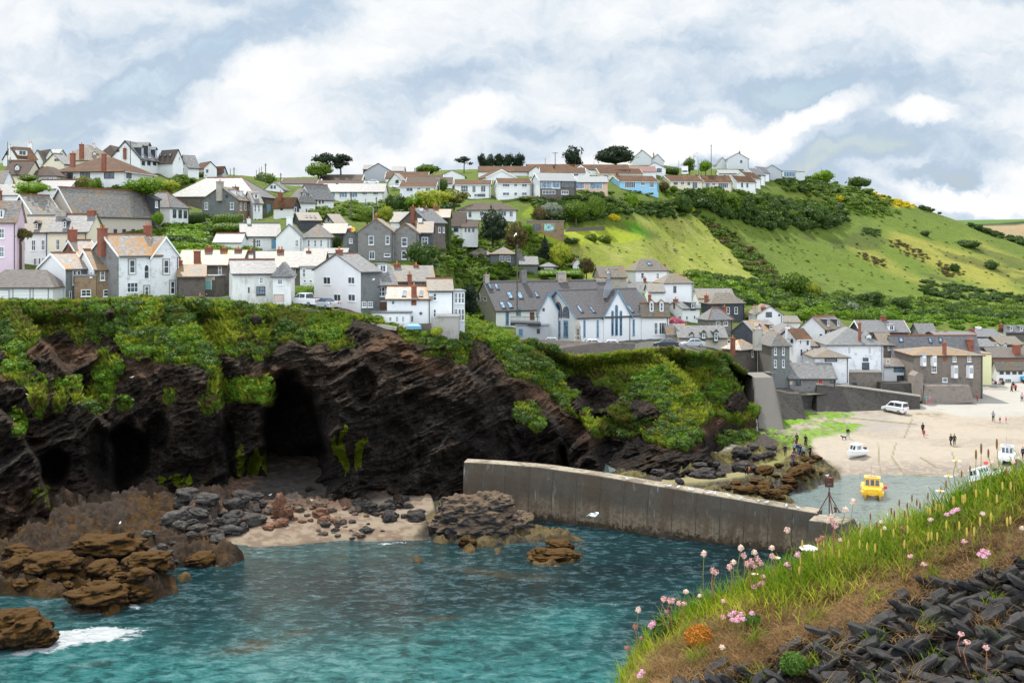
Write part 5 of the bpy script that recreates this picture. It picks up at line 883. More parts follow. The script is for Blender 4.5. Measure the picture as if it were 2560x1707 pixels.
# house builder
SKIND={'D':('wood_brown','glass'),'d':('dark_window_frame','glass'),'w':('white_paint','glass'),'g':('white_paint','sky_glass'),'b':('blue_paint','sky_glass'),'B':('dark_window_frame','sky_glass'),'bb':('blue_paint','glass')}
class House:
 def __init__(s,h,parent=None,jn=None):
  s.h=h;uL,uc,uR=h['us'];vb,ve,vr=h['vs'];d=h['d'];th=R(h['th'])
  k=(uc-U0)/F
  if h.get('join'):th=jn.th;ox,oy=jn.c.x,jn.c.y;q=(k*oy-ox)/(math.cos(th)-k*math.sin(th));d=oy+q*math.sin(th)-.22
  s.c=Vector((k*d,d,zpx(vb,d)));s.th=th
  kr=(uR-U0)/F;kl=(uL-U0)/F;ct,st=math.cos(th),math.sin(th)
  s.La=(kr*d-s.c.x)/(ct-kr*st)
  if h.get('D'):s.Lb=h['D']
  else:s.Lb=(kl*d-s.c.x)/(-st-kl*ct)if abs(uL-uc)>1 else 7.0
  if not h.get('D')and abs(uL-uc)>1 and not 4.0<s.Lb<15 and h['roof']!='f':
   best=None
   for q in range(2,84):
    t_=R(q);c_,s_=math.cos(t_),math.sin(t_);lb_,la_=(kl*d-s.c.x)/(-s_-kl*c_),(kr*d-s.c.x)/(c_-kr*s_)
    if lb_>0 and la_>0 and(best is None or abs(lb_-7)+.3*max(0,la_-16)<best[0]):best=(abs(lb_-7)+.3*max(0,la_-16),q,lb_,la_)
   s.th=th=R(best[1]);ct,st=math.cos(th),math.sin(th);s.Lb,s.La=best[2],best[3]
   if parent is None:pass
  s.La=max(s.La,1.0);s.Lb=min(max(s.Lb,1.5),40)
  s.root=parent
  if parent is None:s.root=empty(h['name'],s.c,th,h['label'],h['cat'])
  s.rinv=Matrix.Rotation(-th,3,'Z')
  if parent is not None:s.pl=Matrix.Rotation(-parent.rotation_euler.z,3,'Z')@(s.c-parent.location);s.pr=th-parent.rotation_euler.z
  s.he=zpx(ve,d)-s.c.z
  near=s.c+(Vector((-st,ct,0))*(s.Lb/2)if h['roof']in 'al' else Vector((ct,st,0))*(s.La/2))
  if h['roof']=='h':near=s.c+Vector((-st,ct,0))*(s.Lb/2)+Vector((ct,st,0))*(s.La/2)
  s.hr=max(zpx(vr,near.y)-s.c.z,s.he+.15)
  if h['roof']in 'abh':s.hr=max(min(s.hr,s.he+1.25*(s.Lb if h['roof']=='a' else s.La if h['roof']=='b' else min(s.La,s.Lb))*.75),s.he+.4)
 def fin(s,o,par=None):
  if par is None:
   o.parent=s.root
   if s.root.type=='EMPTY' and hasattr(s,'pl'):o.location=s.pl;o.rotation_euler.z=s.pr
  else:o.parent=par
  return o
 def ray(s,u,v):
  o=s.rinv@(Vector((0,0,CZ))-s.c);dr=s.rinv@Vector(((u-U0)/F,1,-(v-V0)/F));return o,dr
 def hit(s,u,v,p,n):
  o,dr=s.ray(u,v);q=dr.dot(n)
  return None if abs(q)<1e-6 else o+dr*((p-o).dot(n)/q)
 def scale(s,p):return(s.c+Matrix.Rotation(s.th,3,'Z')@p).y/F
 def slope(s):
  """front slope plane point + outward normal (towards -y for ridge a, towards -x for ridge b)"""
  if s.h['roof']in 'a':return Vector((0,0,s.he)),Vector((0,-(s.hr-s.he),s.Lb/2)).normalized()
  if s.h['roof']=='b':return Vector((0,0,s.he)),Vector((-(s.hr-s.he),0,s.La/2)).normalized()
  if s.h['roof']=='h':r=min(s.La,s.Lb)/2;return Vector((0,0,s.he)),Vector((0,-(s.hr-s.he),r)).normalized()
  return Vector((0,0,s.hr)),Vector((0,0,1))
 def build(s):
  h=s.h;La,Lb,he,hr=s.La,s.Lb,s.he,s.hr;rf=h['roof'];wall=h['wall'];b0=-3.0
  wm=[M[wall[0]],M[wall[1]]]if isinstance(wall,tuple)else[M[wall]]
  m=MB();ai=1 if len(wm)>1 else 0
  if rf=='a':
   m.prism([(0,b0),(Lb,b0),(Lb,he),(Lb/2,hr),(0,he)],'x',0,La,0)
   m.mi[-5-2+2+0]=ai
  elif rf=='b':m.prism([(0,b0),(La,b0),(La,he),(La/2,hr),(0,he)],'y',0,Lb,ai)
  elif rf=='l':m.prism([(0,b0),(Lb,b0),(Lb,hr),(0,he)],'x',0,La,0)
  else:m.box(0,0,b0,La,Lb,he,0)
  if len(wm)>1:
   for i,f in enumerate(m.f):m.mi[i]=1 if all(abs(m.v[q][1])<1e-4 for q in f)else 0
  elif len(wm)==1:m.mi=[0]*len(m.f)
  s.fin(m.build('wall',wm))
  ov,og=h.get('ov',.3),h.get('og',.25);t_=.14;sm=M[h['slate']];r=MB()
  if rf in 'abl':
   W_,L_=(Lb,La)if rf in 'al' else(La,Lb)
   if rf=='l':prof=[(-ov,he-ov*(hr-he)/W_),(W_+.1,hr),(W_+.1,hr+t_),(-ov,he+t_-ov*(hr-he)/W_)]
   else:
    sl=(hr-he)/(W_/2)
    prof=[(-ov,he-ov*sl+.02),(W_/2,hr+.02),(W_+ov,he-ov*sl+.02),(W_+ov,he-ov*sl+.02+t_),(W_/2,hr+.02+t_*1.15),(-ov,he-ov*sl+.02+t_)]
   ax='x' if rf in 'al' else 'y';r.prism(prof,ax,-og,L_+og)
  elif rf=='h':
   x0,x1,y0,y1=-ov,La+ov,-ov,Lb+ov;w_,l_=x1-x0,y1-y0
   if w_>=l_:k_=l_/2;P_=[(x0+k_*.85,(y0+y1)/2,hr),(x1-k_*.85,(y0+y1)/2,hr)]
   else:k_=w_/2;P_=[((x0+x1)/2,y0+k_*.85,hr),((x0+x1)/2,y1-k_*.85,hr)]
   ze=he-.05;bs=[(x0,y0,ze),(x1,y0,ze),(x1,y1,ze),(x0,y1,ze)];bt=[(a,b,ze+t_)for a,b,c in bs]
   vs=bs+bt+P_
   fs=[(3,2,1,0),(0,1,5,4),(1,2,6,5),(2,3,7,6),(3,0,4,7)]
   fs+=[(4,5,9,8),(5,6,9),(6,7,8,9),(7,4,8)]if w_>=l_ else[(4,5,8),(5,6,9,8),(6,7,9),(7,4,8,9)]
   r.add(vs,fs)
  else:
   r.box(-.15,-.15,he,La+.15,Lb+.15,he+.18)
  roof=s.fin(r.build('roof',sm))
  s.roof=roof
  rg=h.get('ridge')or('red_ridge' if False else None)
  if rg and rf in 'abh':
   q=MB();w2=.14
   if rf=='a':q.box(-og-.02,Lb/2-w2,hr+.08,La+og+.02,Lb/2+w2,hr+.30)
   elif rf=='b':q.box(La/2-w2,-og-.02,hr+.08,La/2+w2,Lb+og+.02,hr+.30)
   else:
    (ax_,ay_,az_),(bx_,by_,bz_)=P_
    q.cyl((ax_,ay_,az_+.03),(bx_,by_,bz_+.03),.13,n=6)
    for cc_ in((bt[0],0),(bt[1],1)):
     t2=P_[0]if(w_<l_ or cc_[1]==0)else P_[1];q.cyl(cc_[0],t2,.10,n=5)
   s.fin(q.build('ridge_tiles',M[rg]),roof)
  if h.get('bg')and rf in 'ab':
   q=MB();W_=Lb if rf=='a' else La;sl=(hr-he)/(W_/2);hb=.26;e0=he-ov*sl-.02;top=hr+.17
   pf=[(-ov-.03,e0-hb*.2),(W_/2,top-hb-.1),(W_+ov+.03,e0-hb*.2),(W_+ov+.03,e0+.2),(W_/2,top+.03),(-ov-.03,e0+.2)]
   L_=La if rf=='a' else Lb
   q.prism(pf,'x' if rf=='a' else 'y',-og-.06,-og-.004);s.fin(q.build('bargeboard',M[h['bg']]),roof)
   q=MB();q.prism(pf,'x' if rf=='a' else 'y',L_+og+.004,L_+og+.06);s.fin(q.build('bargeboard',M[h['bg']]),roof)
  if rf in 'ah' and he>1.5:
   q=MB();q.box(-.05 if rf=='a' else-ov,-ov-.1,he-ov*((hr-he)/(Lb/2)if rf=='a' else 0)-.08,La+.05 if rf=='a' else La+ov,-ov-.005,he-ov*((hr-he)/(Lb/2)if rf=='a' else 0)+.03)
   s.fin(q.build('gutter',M['black_paint' if h['slate']!='brown_tile' else 'white_paint']),roof)
  if rf in 'abh' and he>2 and La>4:
   q=MB();q.cyl((La-.25,-.09,-.5),(La-.25,-.09,he-.1),.055,n=6);s.fin(q.build('drainpipe',M['black_paint']))
  for t in filter(None,(h.get('ch')or '').split(';')):s.chimney(t.split())
  for t in filter(None,(h.get('dm')or '').split(';')):s.dormer(t.split())
  for t in filter(None,(h.get('sk')or '').split(';')):s.skylight(t.split())
  for t in filter(None,(h.get('win')or '').split(';')):s.window(t.split())
  for a in h.get('add',[]):House(a,s.root,s).build()
  return s
 def chimney(s,a):
  u,vt,w=float(a[0]),float(a[1]),float(a[2]);mt=a[3];pots=int(a[4]);vb=float(a[5])if len(a)>5 else None
  rf=s.h['roof']
  if vb is not None and rf!='f':
   p,n=s.slope();q=s.hit(u,vb,p,n);base=q.z-1.0
  else:
   if rf in 'al':pl=Vector((0,s.Lb/2,0));n=Vector((0,1,0))
   elif rf=='b':pl=Vector((s.La/2,0,0));n=Vector((1,0,0))
   else:pl=Vector((0,s.Lb/2,0));n=Vector((0,1,0))
   q=s.hit(u,vt,pl,n)
   if q is None or abs(q.y)>60 or abs(q.x)>60:q=s.hit(u,vt,Vector((0,s.Lb/2,0)),Vector((0,1,0)))
   if rf=='b' and abs(s.h['th'])<20:q=s.hit(u,vt,Vector((0,.6,0)),Vector((0,1,0)))
   q.x=min(max(q.x,-.3),s.La+.3);q.y=min(max(q.y,-.3),s.Lb+.3);base=s.he-.2
  sc=s.scale(q);hz=CZ-(vt-V0)*sc-s.c.z;w_=w*sc/2;dp=min(w_,.55)
  ptop=hz;hp=.45 if pots else 0;zt=ptop-hp
  m=MB();m.box(q.x-w_,q.y-dp,base,q.x+w_,q.y+dp,zt-.18);m.box(q.x-w_-.06,q.y-dp-.06,zt-.18,q.x+w_+.06,q.y+dp+.06,zt)
  c=s.fin(m.build('chimney',M[mt]),s.roof)
  for i in range(pots):
   k=MB();xx=q.x+(0 if pots==1 else(-.5+i)*w_);k.cyl((xx,q.y,zt-.02),(xx,q.y,zt+hp),.13,.10,8)
   k.build('chimney_pot',M['terracotta'],s.roof)
 def frame(s,par,org,ax,up,out,w,hh,nx,ny,st,arch=False):
  """window at org (lower left corner) with unit axes"""
  fm,gm=SKIND.get(st,SKIND['w']);fw=min(.09,w*.16);t=.07
  def P(a,b,c):return tuple(org+ax*a+up*b+out*c)
  def bx(m,a0,b0,c0,a1,b1,c1):
   m.add([P(a0,b0,c0),P(a1,b0,c0),P(a1,b1,c0),P(a0,b1,c0),P(a0,b0,c1),P(a1,b0,c1),P(a1,b1,c1),P(a0,b1,c1)],[(3,2,1,0),(4,5,6,7),(0,1,5,4),(1,2,6,5),(2,3,7,6),(3,0,4,7)])
  m=MB()
  if arch:
   n=7;hw=w/2;hs=max(hh-hw*1.35,hh*.3)
   def prof(k):
    pts=[(k,k),(w-k,k),(w-k,hs)]
    for i in range(1,n):
     t_=i/n;pts.append((w-k-(hw-k)*(1-math.cos(t_*math.pi/2)),hs+(hh-k-hs)*math.sin(t_*math.pi/2)))
    pts.append((hw,hh-k))
    for i in range(n-1,0,-1):
     t_=i/n;pts.append((k+(hw-k)*(1-math.cos(t_*math.pi/2)),hs+(hh-k-hs)*math.sin(t_*math.pi/2)))
    pts.append((k,hs));return pts
   o_,i_=prof(0),prof(fw);N=len(o_)
   vs=[P(a,b,t)for a,b in o_]+[P(a,b,t)for a,b in i_]+[P(a,b,0)for a,b in o_]+[P(a,b,0)for a,b in i_]
   fs=[(i,(i+1)%N,N+(i+1)%N,N+i)for i in range(N)]+[(2*N+i,2*N+(i+1)%N,(i+1)%N,i)for i in range(N)]+[(N+i,N+(i+1)%N,3*N+(i+1)%N,3*N+i)for i in range(N)]
   m.add(vs,fs)
   for k in range(1,nx):bx(m,w*k/nx-.025,fw,.01,w*k/nx+.025,hs,t-.01)
   for k in range(1,ny):bx(m,fw,hh*k/ny-.025,.01,w-fw,hh*k/ny+.025,t-.012)
   f=m.build('window',M[fm]);s.fin(f,par)if par else s.fin(f)
   g=MB();g.add([P(a,b,.02)for a,b in i_],[tuple(range(N))]);g.build('pane',M[gm],f)
   return f
  for(a0,b0,a1,b1)in((0,0,w,fw),(0,hh-fw,w,hh),(0,fw,fw,hh-fw),(w-fw,fw,w,hh-fw)):bx(m,a0,b0,-.02,a1,b1,t)
  for k in range(1,nx):bx(m,w*k/nx-.03,fw,-.01,w*k/nx+.03,hh-fw,t-.012)
  for k in range(1,ny):bx(m,fw,hh*k/ny-.03,-.01,w-fw,hh*k/ny+.03,t-.02)
  if st not in 'dD' and w<3:bx(m,-.06,-.1,-.02,w+.06,-.003,t+.06)
  f=m.build('window',M[fm]);s.fin(f,par)if par else s.fin(f)
  g=MB();g.add([P(fw*.8,fw*.8,.015),P(w-fw*.8,fw*.8,.015),P(w-fw*.8,hh-fw*.8,.015),P(fw*.8,hh-fw*.8,.015)],[(0,1,2,3)]);g.build('pane',M[gm],f)
  return f
 def window(s,a):
  face,u,v0,v1,w,nx,ny,st=a[0],float(a[1]),float(a[2]),float(a[3]),float(a[4]),int(a[5]),int(a[6]),a[7]
  if face=='a':pl,n,ax=Vector((0,0,0)),Vector((0,-1,0)),Vector((1,0,0))
  else:pl,n,ax=Vector((0,0,0)),Vector((-1,0,0)),Vector((0,-1,0))
  p0=s.hit(u-w/2,v1,pl,n);p1=s.hit(u+w/2,v0,pl,n)
  if p0 is None or p1 is None:return
  pc=s.hit(u,(v0+v1)/2,pl,n);sc=s.scale(pc);wd=abs((p1-p0).dot(ax));hh=(v1-v0)*sc;up=Vector((0,0,1))
  org=Vector((pc.x,pc.y,pc.z-hh/2))-ax*wd/2
  def slab(name,mt,t=.06,grow=0.0,m0=None):
   m=MB();q=[org-ax*grow-up*grow,org+ax*(wd+grow)-up*grow,org+ax*(wd+grow)+up*(hh+grow),org-ax*grow+up*(hh+grow)]
   m.add([tuple(x-n*.02)for x in q]+[tuple(x+n*t)for x in q],[(3,2,1,0),(4,5,6,7),(0,1,5,4),(1,2,6,5),(2,3,7,6),(3,0,4,7)]);return s.fin(m.build(name,M[mt]))
  if st in('G','R','Q','K','P','T','G2'):
   mt={'G':'white_paint','R':'red_paint','Q':'blue_paint','K':'wood_brown','P':'pink_door','T':'turquoise_paint','G2':'green_glass'}[st]
   dr=slab('door' if st!='G' else 'garage_door',mt,.03)
   k=MB();fw=.08
   for(a0,b0,a1,b1)in((-fw,0,0,hh+fw),(wd,0,wd+fw,hh+fw),(0,hh,wd,hh+fw)):
    q=[org+ax*a0+up*b0,org+ax*a1+up*b0,org+ax*a1+up*b1,org+ax*a0+up*b1]
    k.add([tuple(x)for x in q]+[tuple(x+n*.08)for x in q],[(3,2,1,0),(4,5,6,7),(0,1,5,4),(1,2,6,5),(2,3,7,6),(3,0,4,7)])
   k.build('door_frame',M['lead' if st=='G' else 'white_paint' if st in 'KT' else 'stone_cap'],dr)
   if st in('K','Q','R','P'):
    k=MB();k.ball(tuple(org+ax*wd*.85+up*min(1.0,hh*.5)+n*.06),.05,6,4);k.build('handle',M['steel'],dr)
   if st=='G':
    k=MB()
    for j in range(1,4):
     c_=org+up*hh*j/4;k.add([tuple(c_+n*.031),tuple(c_+ax*wd+n*.031),tuple(c_+ax*wd+up*.03+n*.031),tuple(c_+up*.03+n*.031)],[(0,1,2,3)])
    k.build('panel_groove',M['galvanised'],dr)
   return
  if st in('N','N2'):
   sg=slab('signboard','shop_board' if st=='N' else 'dark_timber',.08);k=MB()
   nl=9
   for j in range(nl):
    c_=org+ax*wd*(.1+.8*j/nl)+up*hh*.35+n*.083;lw,lh=wd*.05,hh*.35
    k.add([tuple(c_),tuple(c_+ax*lw*.35),tuple(c_+ax*lw*.35+up*lh),tuple(c_+up*lh)],[(0,1,2,3)]);k.add([tuple(c_+ax*lw*.35+up*lh*(.0 if j%2 else.7)),tuple(c_+ax*lw+up*lh*(.0 if j%2 else.7)),tuple(c_+ax*lw+up*lh*(.3 if j%2 else 1)),tuple(c_+ax*lw*.35+up*lh*(.3 if j%2 else 1))],[(0,1,2,3)])
   k.build('lettering',M['dark_timber' if st=='N' else 'white_paint'],sg);return
  if st=='W2':
   m=MB();m.prism([(-1.2,0),(0,.02),(0,hh),(-.05,hh)],'x',0,wd);o=m.build('awning',M['teal_awning']);o.location=org;s.fin(o);o.location=org;return
  if st=='O':
   k=MB();c_=org+ax*wd/2+up*hh/2;k.cyl(c_-n*.02,c_+n*.06,wd/2,n=14);f=s.fin(k.build('window',M['dark_window_frame']))
   k=MB();k.cyl(c_+n*.05,c_+n*.07,wd*.36,n=14);k.build('pane',M['glass'],f);return
  if st=='E':
   m=MB();dp=.75;z0=org.z-.15;x0=org.x;
   m.prism([(0,.02),(.3,-dp),(wd-.3,-dp),(wd,.02)],'z',z0,z0+hh+.3);o=s.fin(m.build('bay_window',M['white_paint']));o.location=Vector((x0,0,0))
   k=MB();
   for j in range(3):k.box(.34+j*(wd-.68)/3+.05,-dp-.02,z0+hh*.42,.34+(j+1)*(wd-.68)/3-.05,-dp-.005,z0+hh*.96)
   k.build('pane',M['glass'],o)
   k=MB();k.prism([(-.1,.05),(.25,-dp-.1),(wd-.25,-dp-.1),(wd+.1,.05)],'z',z0+hh+.3,z0+hh+.4);k.build('bay_roof',M['lead'],o);return
  if st=='S':
   q=slab('window_surround','quoin',.035,.22)
   s.frame(None,org+n*.035,ax,up,n,wd,hh,nx,ny,'w');return
  if st in('A','AR','Ab'):
   if st=='AR':
    g=.28;s_=s.frame(None,org-ax*g-up*.02-n*.005,ax,up,n,wd+2*g,hh+g,1,1,'K2',arch=True);s_.name='window_surround';s_.data.materials[0]=M['brick']
    for c_ in s_.children:c_.name='surround_brick';c_.data.materials[0]=M['brick']
   s.frame(None,org+n*(.05 if st=='AR' else 0),ax,up,n,wd,hh,nx+(1 if st=='AR' else 0),ny+(1 if st=='AR' else 0),'bb' if st in('AR','Ab')else 'w',arch=True);return
  s.frame(None,org,ax,up,n,wd,hh,nx,ny,st)
 def skylight(s,a):
  u,v0,v1,w=map(float,a[:4]);p,n=s.slope();c=s.hit(u,(v0+v1)/2,p,n)
  if c is None:return
  sc=s.scale(c);ax=Vector((1,0,0))if s.h['roof']in 'ahf' else Vector((0,-1,0));up=n.cross(ax);up=up if up.z>0 else-up
  vy=(v1-v0)*sc;L=vy/max(.35,abs(up.z)+abs(up.y)*.0);wd=w*sc;L=min(L,2.6)
  tck=.14/max(n.z,.4)*n.z+.16
  s.frame(s.roof,c-ax*wd/2-up*L/2+n*.15,ax,up,n,wd,L,1,1,'sky')
  f=[o for o in s.roof.children][-1];f.name='skylight';f.data.materials[0]=M['dark_window_frame']
  for g in f.children:g.data.materials[0]=M['skylight_glass']
  if hasattr(s,'pl'):pass
 def dormer(s,a):
  u,vt,vb,w,kd,mt=float(a[0]),float(a[1]),float(a[2]),float(a[3]),a[4],a[5]
  p,n=s.slope();c=s.hit(u,vb,p,n)
  if c is None:return
  sc=s.scale(c);wd=w*sc;hh=(vb-vt)*sc;sl=abs(n.y/n.z)if abs(n.y)>1e-3 else abs(n.x/n.z)
  ln=(hh+.3)/max(sl,.3);alongx=s.h['roof']!='b'
  def T(x,y,z):return(c.x+x,c.y+y,c.z+z)if alongx else(c.x+y,c.y-x,c.z+z)
  hb=hh if kd=='f' else hh-wd*.5
  hb=max(hb,hh*.45)
  m=MB();pr=[(-wd/2,-.35),(wd/2,-.35),(wd/2,hb),(0,hh if kd=='g' else hb),(-wd/2,hb)]
  if kd=='f':pr=[pr[0],pr[1],pr[2],pr[4]]
  m.prism(pr,'y',.0,ln);m.v=[T(*q)for q in m.v];d=s.fin(m.build('dormer',M[mt]),s.roof)
  r=MB()
  if kd=='g':r.prism([(-wd/2-.15,hb-.12),(0,hh+.02),(wd/2+.15,hb-.12),(wd/2+.15,hb+.0),(0,hh+.16),(-wd/2-.15,hb+.0)],'y',-.18,ln+.2)
  else:r.box(-wd/2-.12,-.2,hb,wd/2+.12,ln+.3,hb+.12)
  r.v=[T(*q)for q in r.v];r.build('dormer_roof',M[s.h['slate']if kd=='g' else 'lead'],d)
  ax=Vector((1,0,0))if alongx else Vector((0,-1,0));out=Vector((0,-1,0))if alongx else Vector((-1,0,0))
  org=Vector(T(-wd*.36,0,.12));f=s.frame(d,org,ax,Vector((0,0,1)),out,wd*.72,max(hb-.22,.4),2 if wd>1 else 1,2 if kd=='g' else 1,'w' if mt!='dark_timber' else 'g')
  for o in(d,):
   pass
ALLH=[House(h).build()for h in HS]
# plants
rg_=np.random.default_rng(11)
def cube_sphere(n):
 t=np.linspace(-1,1,n+1);a,b=np.meshgrid(t,t);o=np.ones_like(a);cs,fs=[],[];k=0
 for X,Y,Z in((a,b,o),(b,a,-o),(o,a,b),(-o,b,a),(b,o,a),(a,-o,b)):
  p=np.stack([X,Y,Z],-1).reshape(-1,3);cs.append(p/np.linalg.norm(p,axis=1)[:,None])
  i=(np.arange(n)[:,None]*(n+1)+np.arange(n)[None,:]).reshape(-1);fs.append(np.stack([i,i+1,i+n+2,i+n+1],1)+k);k+=(n+1)**2
 return np.concatenate(cs),np.concatenate(fs)
CSP={n:cube_sphere(n)for n in(3,6)}
def crown(lobes,nleaf,size,core=.8,seed=0,cn=6,rough=.22,elong=1.0):
 """(co, quads, tint): lumpy inner masses wrapped in many small leaf sprays"""
 r=np.random.default_rng(seed);C_,F_,T_=[],[],[];k=0
 vol=np.array([l[3]*l[4]+l[4]*l[5]for l in lobes]);vol=vol/vol.sum();base,bf=CSP[cn]
 for li,l in enumerate(lobes):
  c=np.array(l[:3]);s=np.array(l[3:6])
  lump=1+rough*fbm(base[:,0]*2.2+li*7+seed,base[:,1]*2.2,base[:,2]*2.2,3)
  if core>0:
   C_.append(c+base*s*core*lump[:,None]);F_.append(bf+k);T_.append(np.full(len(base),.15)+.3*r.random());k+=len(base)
  n=max(4,int(nleaf*vol[li]));d=r.normal(size=(n,3));d[:,2]=np.where(d[:,2]<-.4,-d[:,2],d[:,2]);d/=np.linalg.norm(d,axis=1)[:,None]
  rad=(1+rough*fbm(d[:,0]*2.2+li*7+seed,d[:,1]*2.2,d[:,2]*2.2,3))*(.78+.34*r.random(n)**.8)
  p=c+d*s*rad[:,None];a=r.normal(size=(n,3));a-=d*(a*d).sum(1)[:,None]*.35;a/=np.linalg.norm(a,axis=1)[:,None]
  b=np.cross(a,d+.6*r.normal(size=(n,3)));b/=np.linalg.norm(b,axis=1)[:,None]+1e-9;sz=size*(.55+.9*r.random(n))[:,None]
  q=np.stack([p-a*sz*elong,p-b*sz*.5+a*sz*.1,p+a*sz*elong,p+b*sz*.6],1).reshape(-1,3);C_.append(q)
  F_.append(np.arange(n*4).reshape(-1,4)+k);k+=n*4
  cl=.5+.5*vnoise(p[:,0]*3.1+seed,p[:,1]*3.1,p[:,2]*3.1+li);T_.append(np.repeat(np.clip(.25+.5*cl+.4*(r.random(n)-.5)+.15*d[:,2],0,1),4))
 return np.concatenate(C_),np.concatenate(F_),np.concatenate(T_)
def tmesh(name,t,mt,smooth=True):
 me=raw_mesh(name,t[0],t[1]);me.materials.append(mt)
 a=me.attributes.new('tint','FLOAT','POINT');a.data.foreach_set('value',t[2].astype(np.float32));return me
def lobes_bush(seed,n=5):
 r=random.Random(seed);return[(0,0,.42,.8,.8,.55)]+[(r.uniform(-.55,.55),r.uniform(-.5,.5),r.uniform(.3,.68),r.uniform(.3,.5),r.uniform(.3,.5),r.uniform(.25,.42))for i in range(n)]
def lobes_tree(seed,n=9):
 r=random.Random(seed);return[(0,0,.48,.68,.68,.44)]+[(.62*math.cos(i*2.4)*r.uniform(.5,1),.62*math.sin(i*2.4)*r.uniform(.5,1),r.uniform(.14,.82),r.uniform(.26,.42),r.uniform(.26,.42),r.uniform(.16,.26))for i in range(n)]
SHAPE={}
for i in range(4):
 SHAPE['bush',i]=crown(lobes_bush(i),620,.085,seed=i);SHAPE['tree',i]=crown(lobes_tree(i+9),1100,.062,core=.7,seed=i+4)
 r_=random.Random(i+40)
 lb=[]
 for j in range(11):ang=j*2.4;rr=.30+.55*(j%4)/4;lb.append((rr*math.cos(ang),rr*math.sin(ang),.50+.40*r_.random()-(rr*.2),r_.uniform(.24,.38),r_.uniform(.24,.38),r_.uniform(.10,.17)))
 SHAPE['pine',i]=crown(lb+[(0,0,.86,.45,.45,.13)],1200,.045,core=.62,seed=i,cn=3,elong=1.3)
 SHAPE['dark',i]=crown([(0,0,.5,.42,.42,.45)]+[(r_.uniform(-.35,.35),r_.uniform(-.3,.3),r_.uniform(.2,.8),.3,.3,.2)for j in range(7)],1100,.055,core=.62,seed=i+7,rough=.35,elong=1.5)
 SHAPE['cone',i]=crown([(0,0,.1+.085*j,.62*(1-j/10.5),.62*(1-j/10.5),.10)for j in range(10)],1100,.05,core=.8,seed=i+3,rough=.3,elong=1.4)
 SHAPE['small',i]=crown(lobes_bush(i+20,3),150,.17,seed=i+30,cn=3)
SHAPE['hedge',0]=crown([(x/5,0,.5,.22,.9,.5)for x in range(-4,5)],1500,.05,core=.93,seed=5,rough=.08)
lb=[]
for j in range(13):rr=.25+.7*((j*7)%13)/13;lb.append((rr*math.cos(j*2.4),rr*.8*math.sin(j*2.4),.30+.55*(1-rr)+.08*random.Random(j).random(),.30,.30,.18))
SHAPE['spread',0]=crown(lb+[(0,0,.38,.85,.7,.34)],2300,.05,core=.8,seed=77,rough=.3,elong=1.7)
SHAPE['spread',1]=SHAPE['spread',0]
for k_,(a,b,c_)in list(SHAPE.items()):
 if k_[0]=='small':continue
 q=a.copy();w_=np.percentile(np.hypot(q[:,0],q[:,1]),97)if k_[0]!='hedge' else 1.0;z0,z1=np.percentile(q[:,2],1),np.percentile(q[:,2],99)
 if k_[0]in('pine','spread','tree'):z0=-.15 if k_[0]=='tree' else 0
 q[:,:2]/=w_;q[:,2]=(q[:,2]-max(z0,0)*.5)/(z1-max(z0,0)*.5);SHAPE[k_]=(q,b,c_)
PM={}
def pmesh(shape,i,mt):
 k=(shape,i,mt)
 if k not in PM:PM[k]=tmesh('crown' if shape not in('bush','small','hedge')else shape,SHAPE[shape,i],M[mt])
 return PM[k]
bsp=0
def plant(name,label,cat,u,vb,w,hpx,mt,shape='bush',d=None,group=None,dep=1.0,trunk=None):
 """a single bush, hedge or tree standing where its foot is seen"""
 global bsp;bsp+=1
 d=d or ground_d(u,vb)or 300
 x,z=(u-U0)/F*d,zpx(vb,d);sx_=w*d/F/2;sz_=hpx*d/F;i=bsp%4
 if shape=='hedge':i=0
 if shape=='spread':i=bsp%2
 istree=shape in('tree','pine','dark','cone','spread')
 rz=bsp*1.9 if shape not in('hedge',)else 0
 if not istree:
  o=bpy.data.objects.new(name,pmesh(shape,i,mt));COL.objects.link(o);o.location=(x,d,z-.1*sz_);o.scale=(sx_,sx_*dep,sz_*1.05);o.rotation_euler.z=rz
  return tag(o,label,cat,group)
 root=empty(name,(x,d,z),rz,label,cat,group)
 o=bpy.data.objects.new('crown',pmesh(shape,i,mt));COL.objects.link(o);o.parent=root;o.scale=(sx_*1.05,sx_*dep,sz_)
 m=MB();H_=sz_;W_=sx_;r0=max(.06*W_,.14)
 if shape in('pine','spread'):
  m.tube([(0,0,-1.5),(.05*W_,0,H_*.3),(-.03*W_,.04*W_,H_*.62)],[r0*1.3,r0,r0*.7])
  for j in range(6):
   a_=j*1.05+.4;m.tube([(.03*W_,0,H_*(.28+.05*j)),(.3*W_*math.cos(a_),.3*W_*math.sin(a_),H_*(.45+.05*j)),(.6*W_*math.cos(a_),.6*W_*math.sin(a_),H_*(.66+.03*j))],[r0*.6,r0*.42,r0*.2],5)
 else:
  m.tube([(0,0,-1.5),(0,0,H_*.35),(.03*W_,0,H_*.8)],[r0*1.2,r0*.9,r0*.35])
  for j in range(5):
   a_=j*1.3;m.tube([(0,0,H_*(.2+.06*j)),(.45*W_*math.cos(a_),.45*W_*math.sin(a_),H_*(.42+.08*j))],[r0*.5,r0*.2],5)
 m.build('trunk',M['bark'],root,uv=False);return root
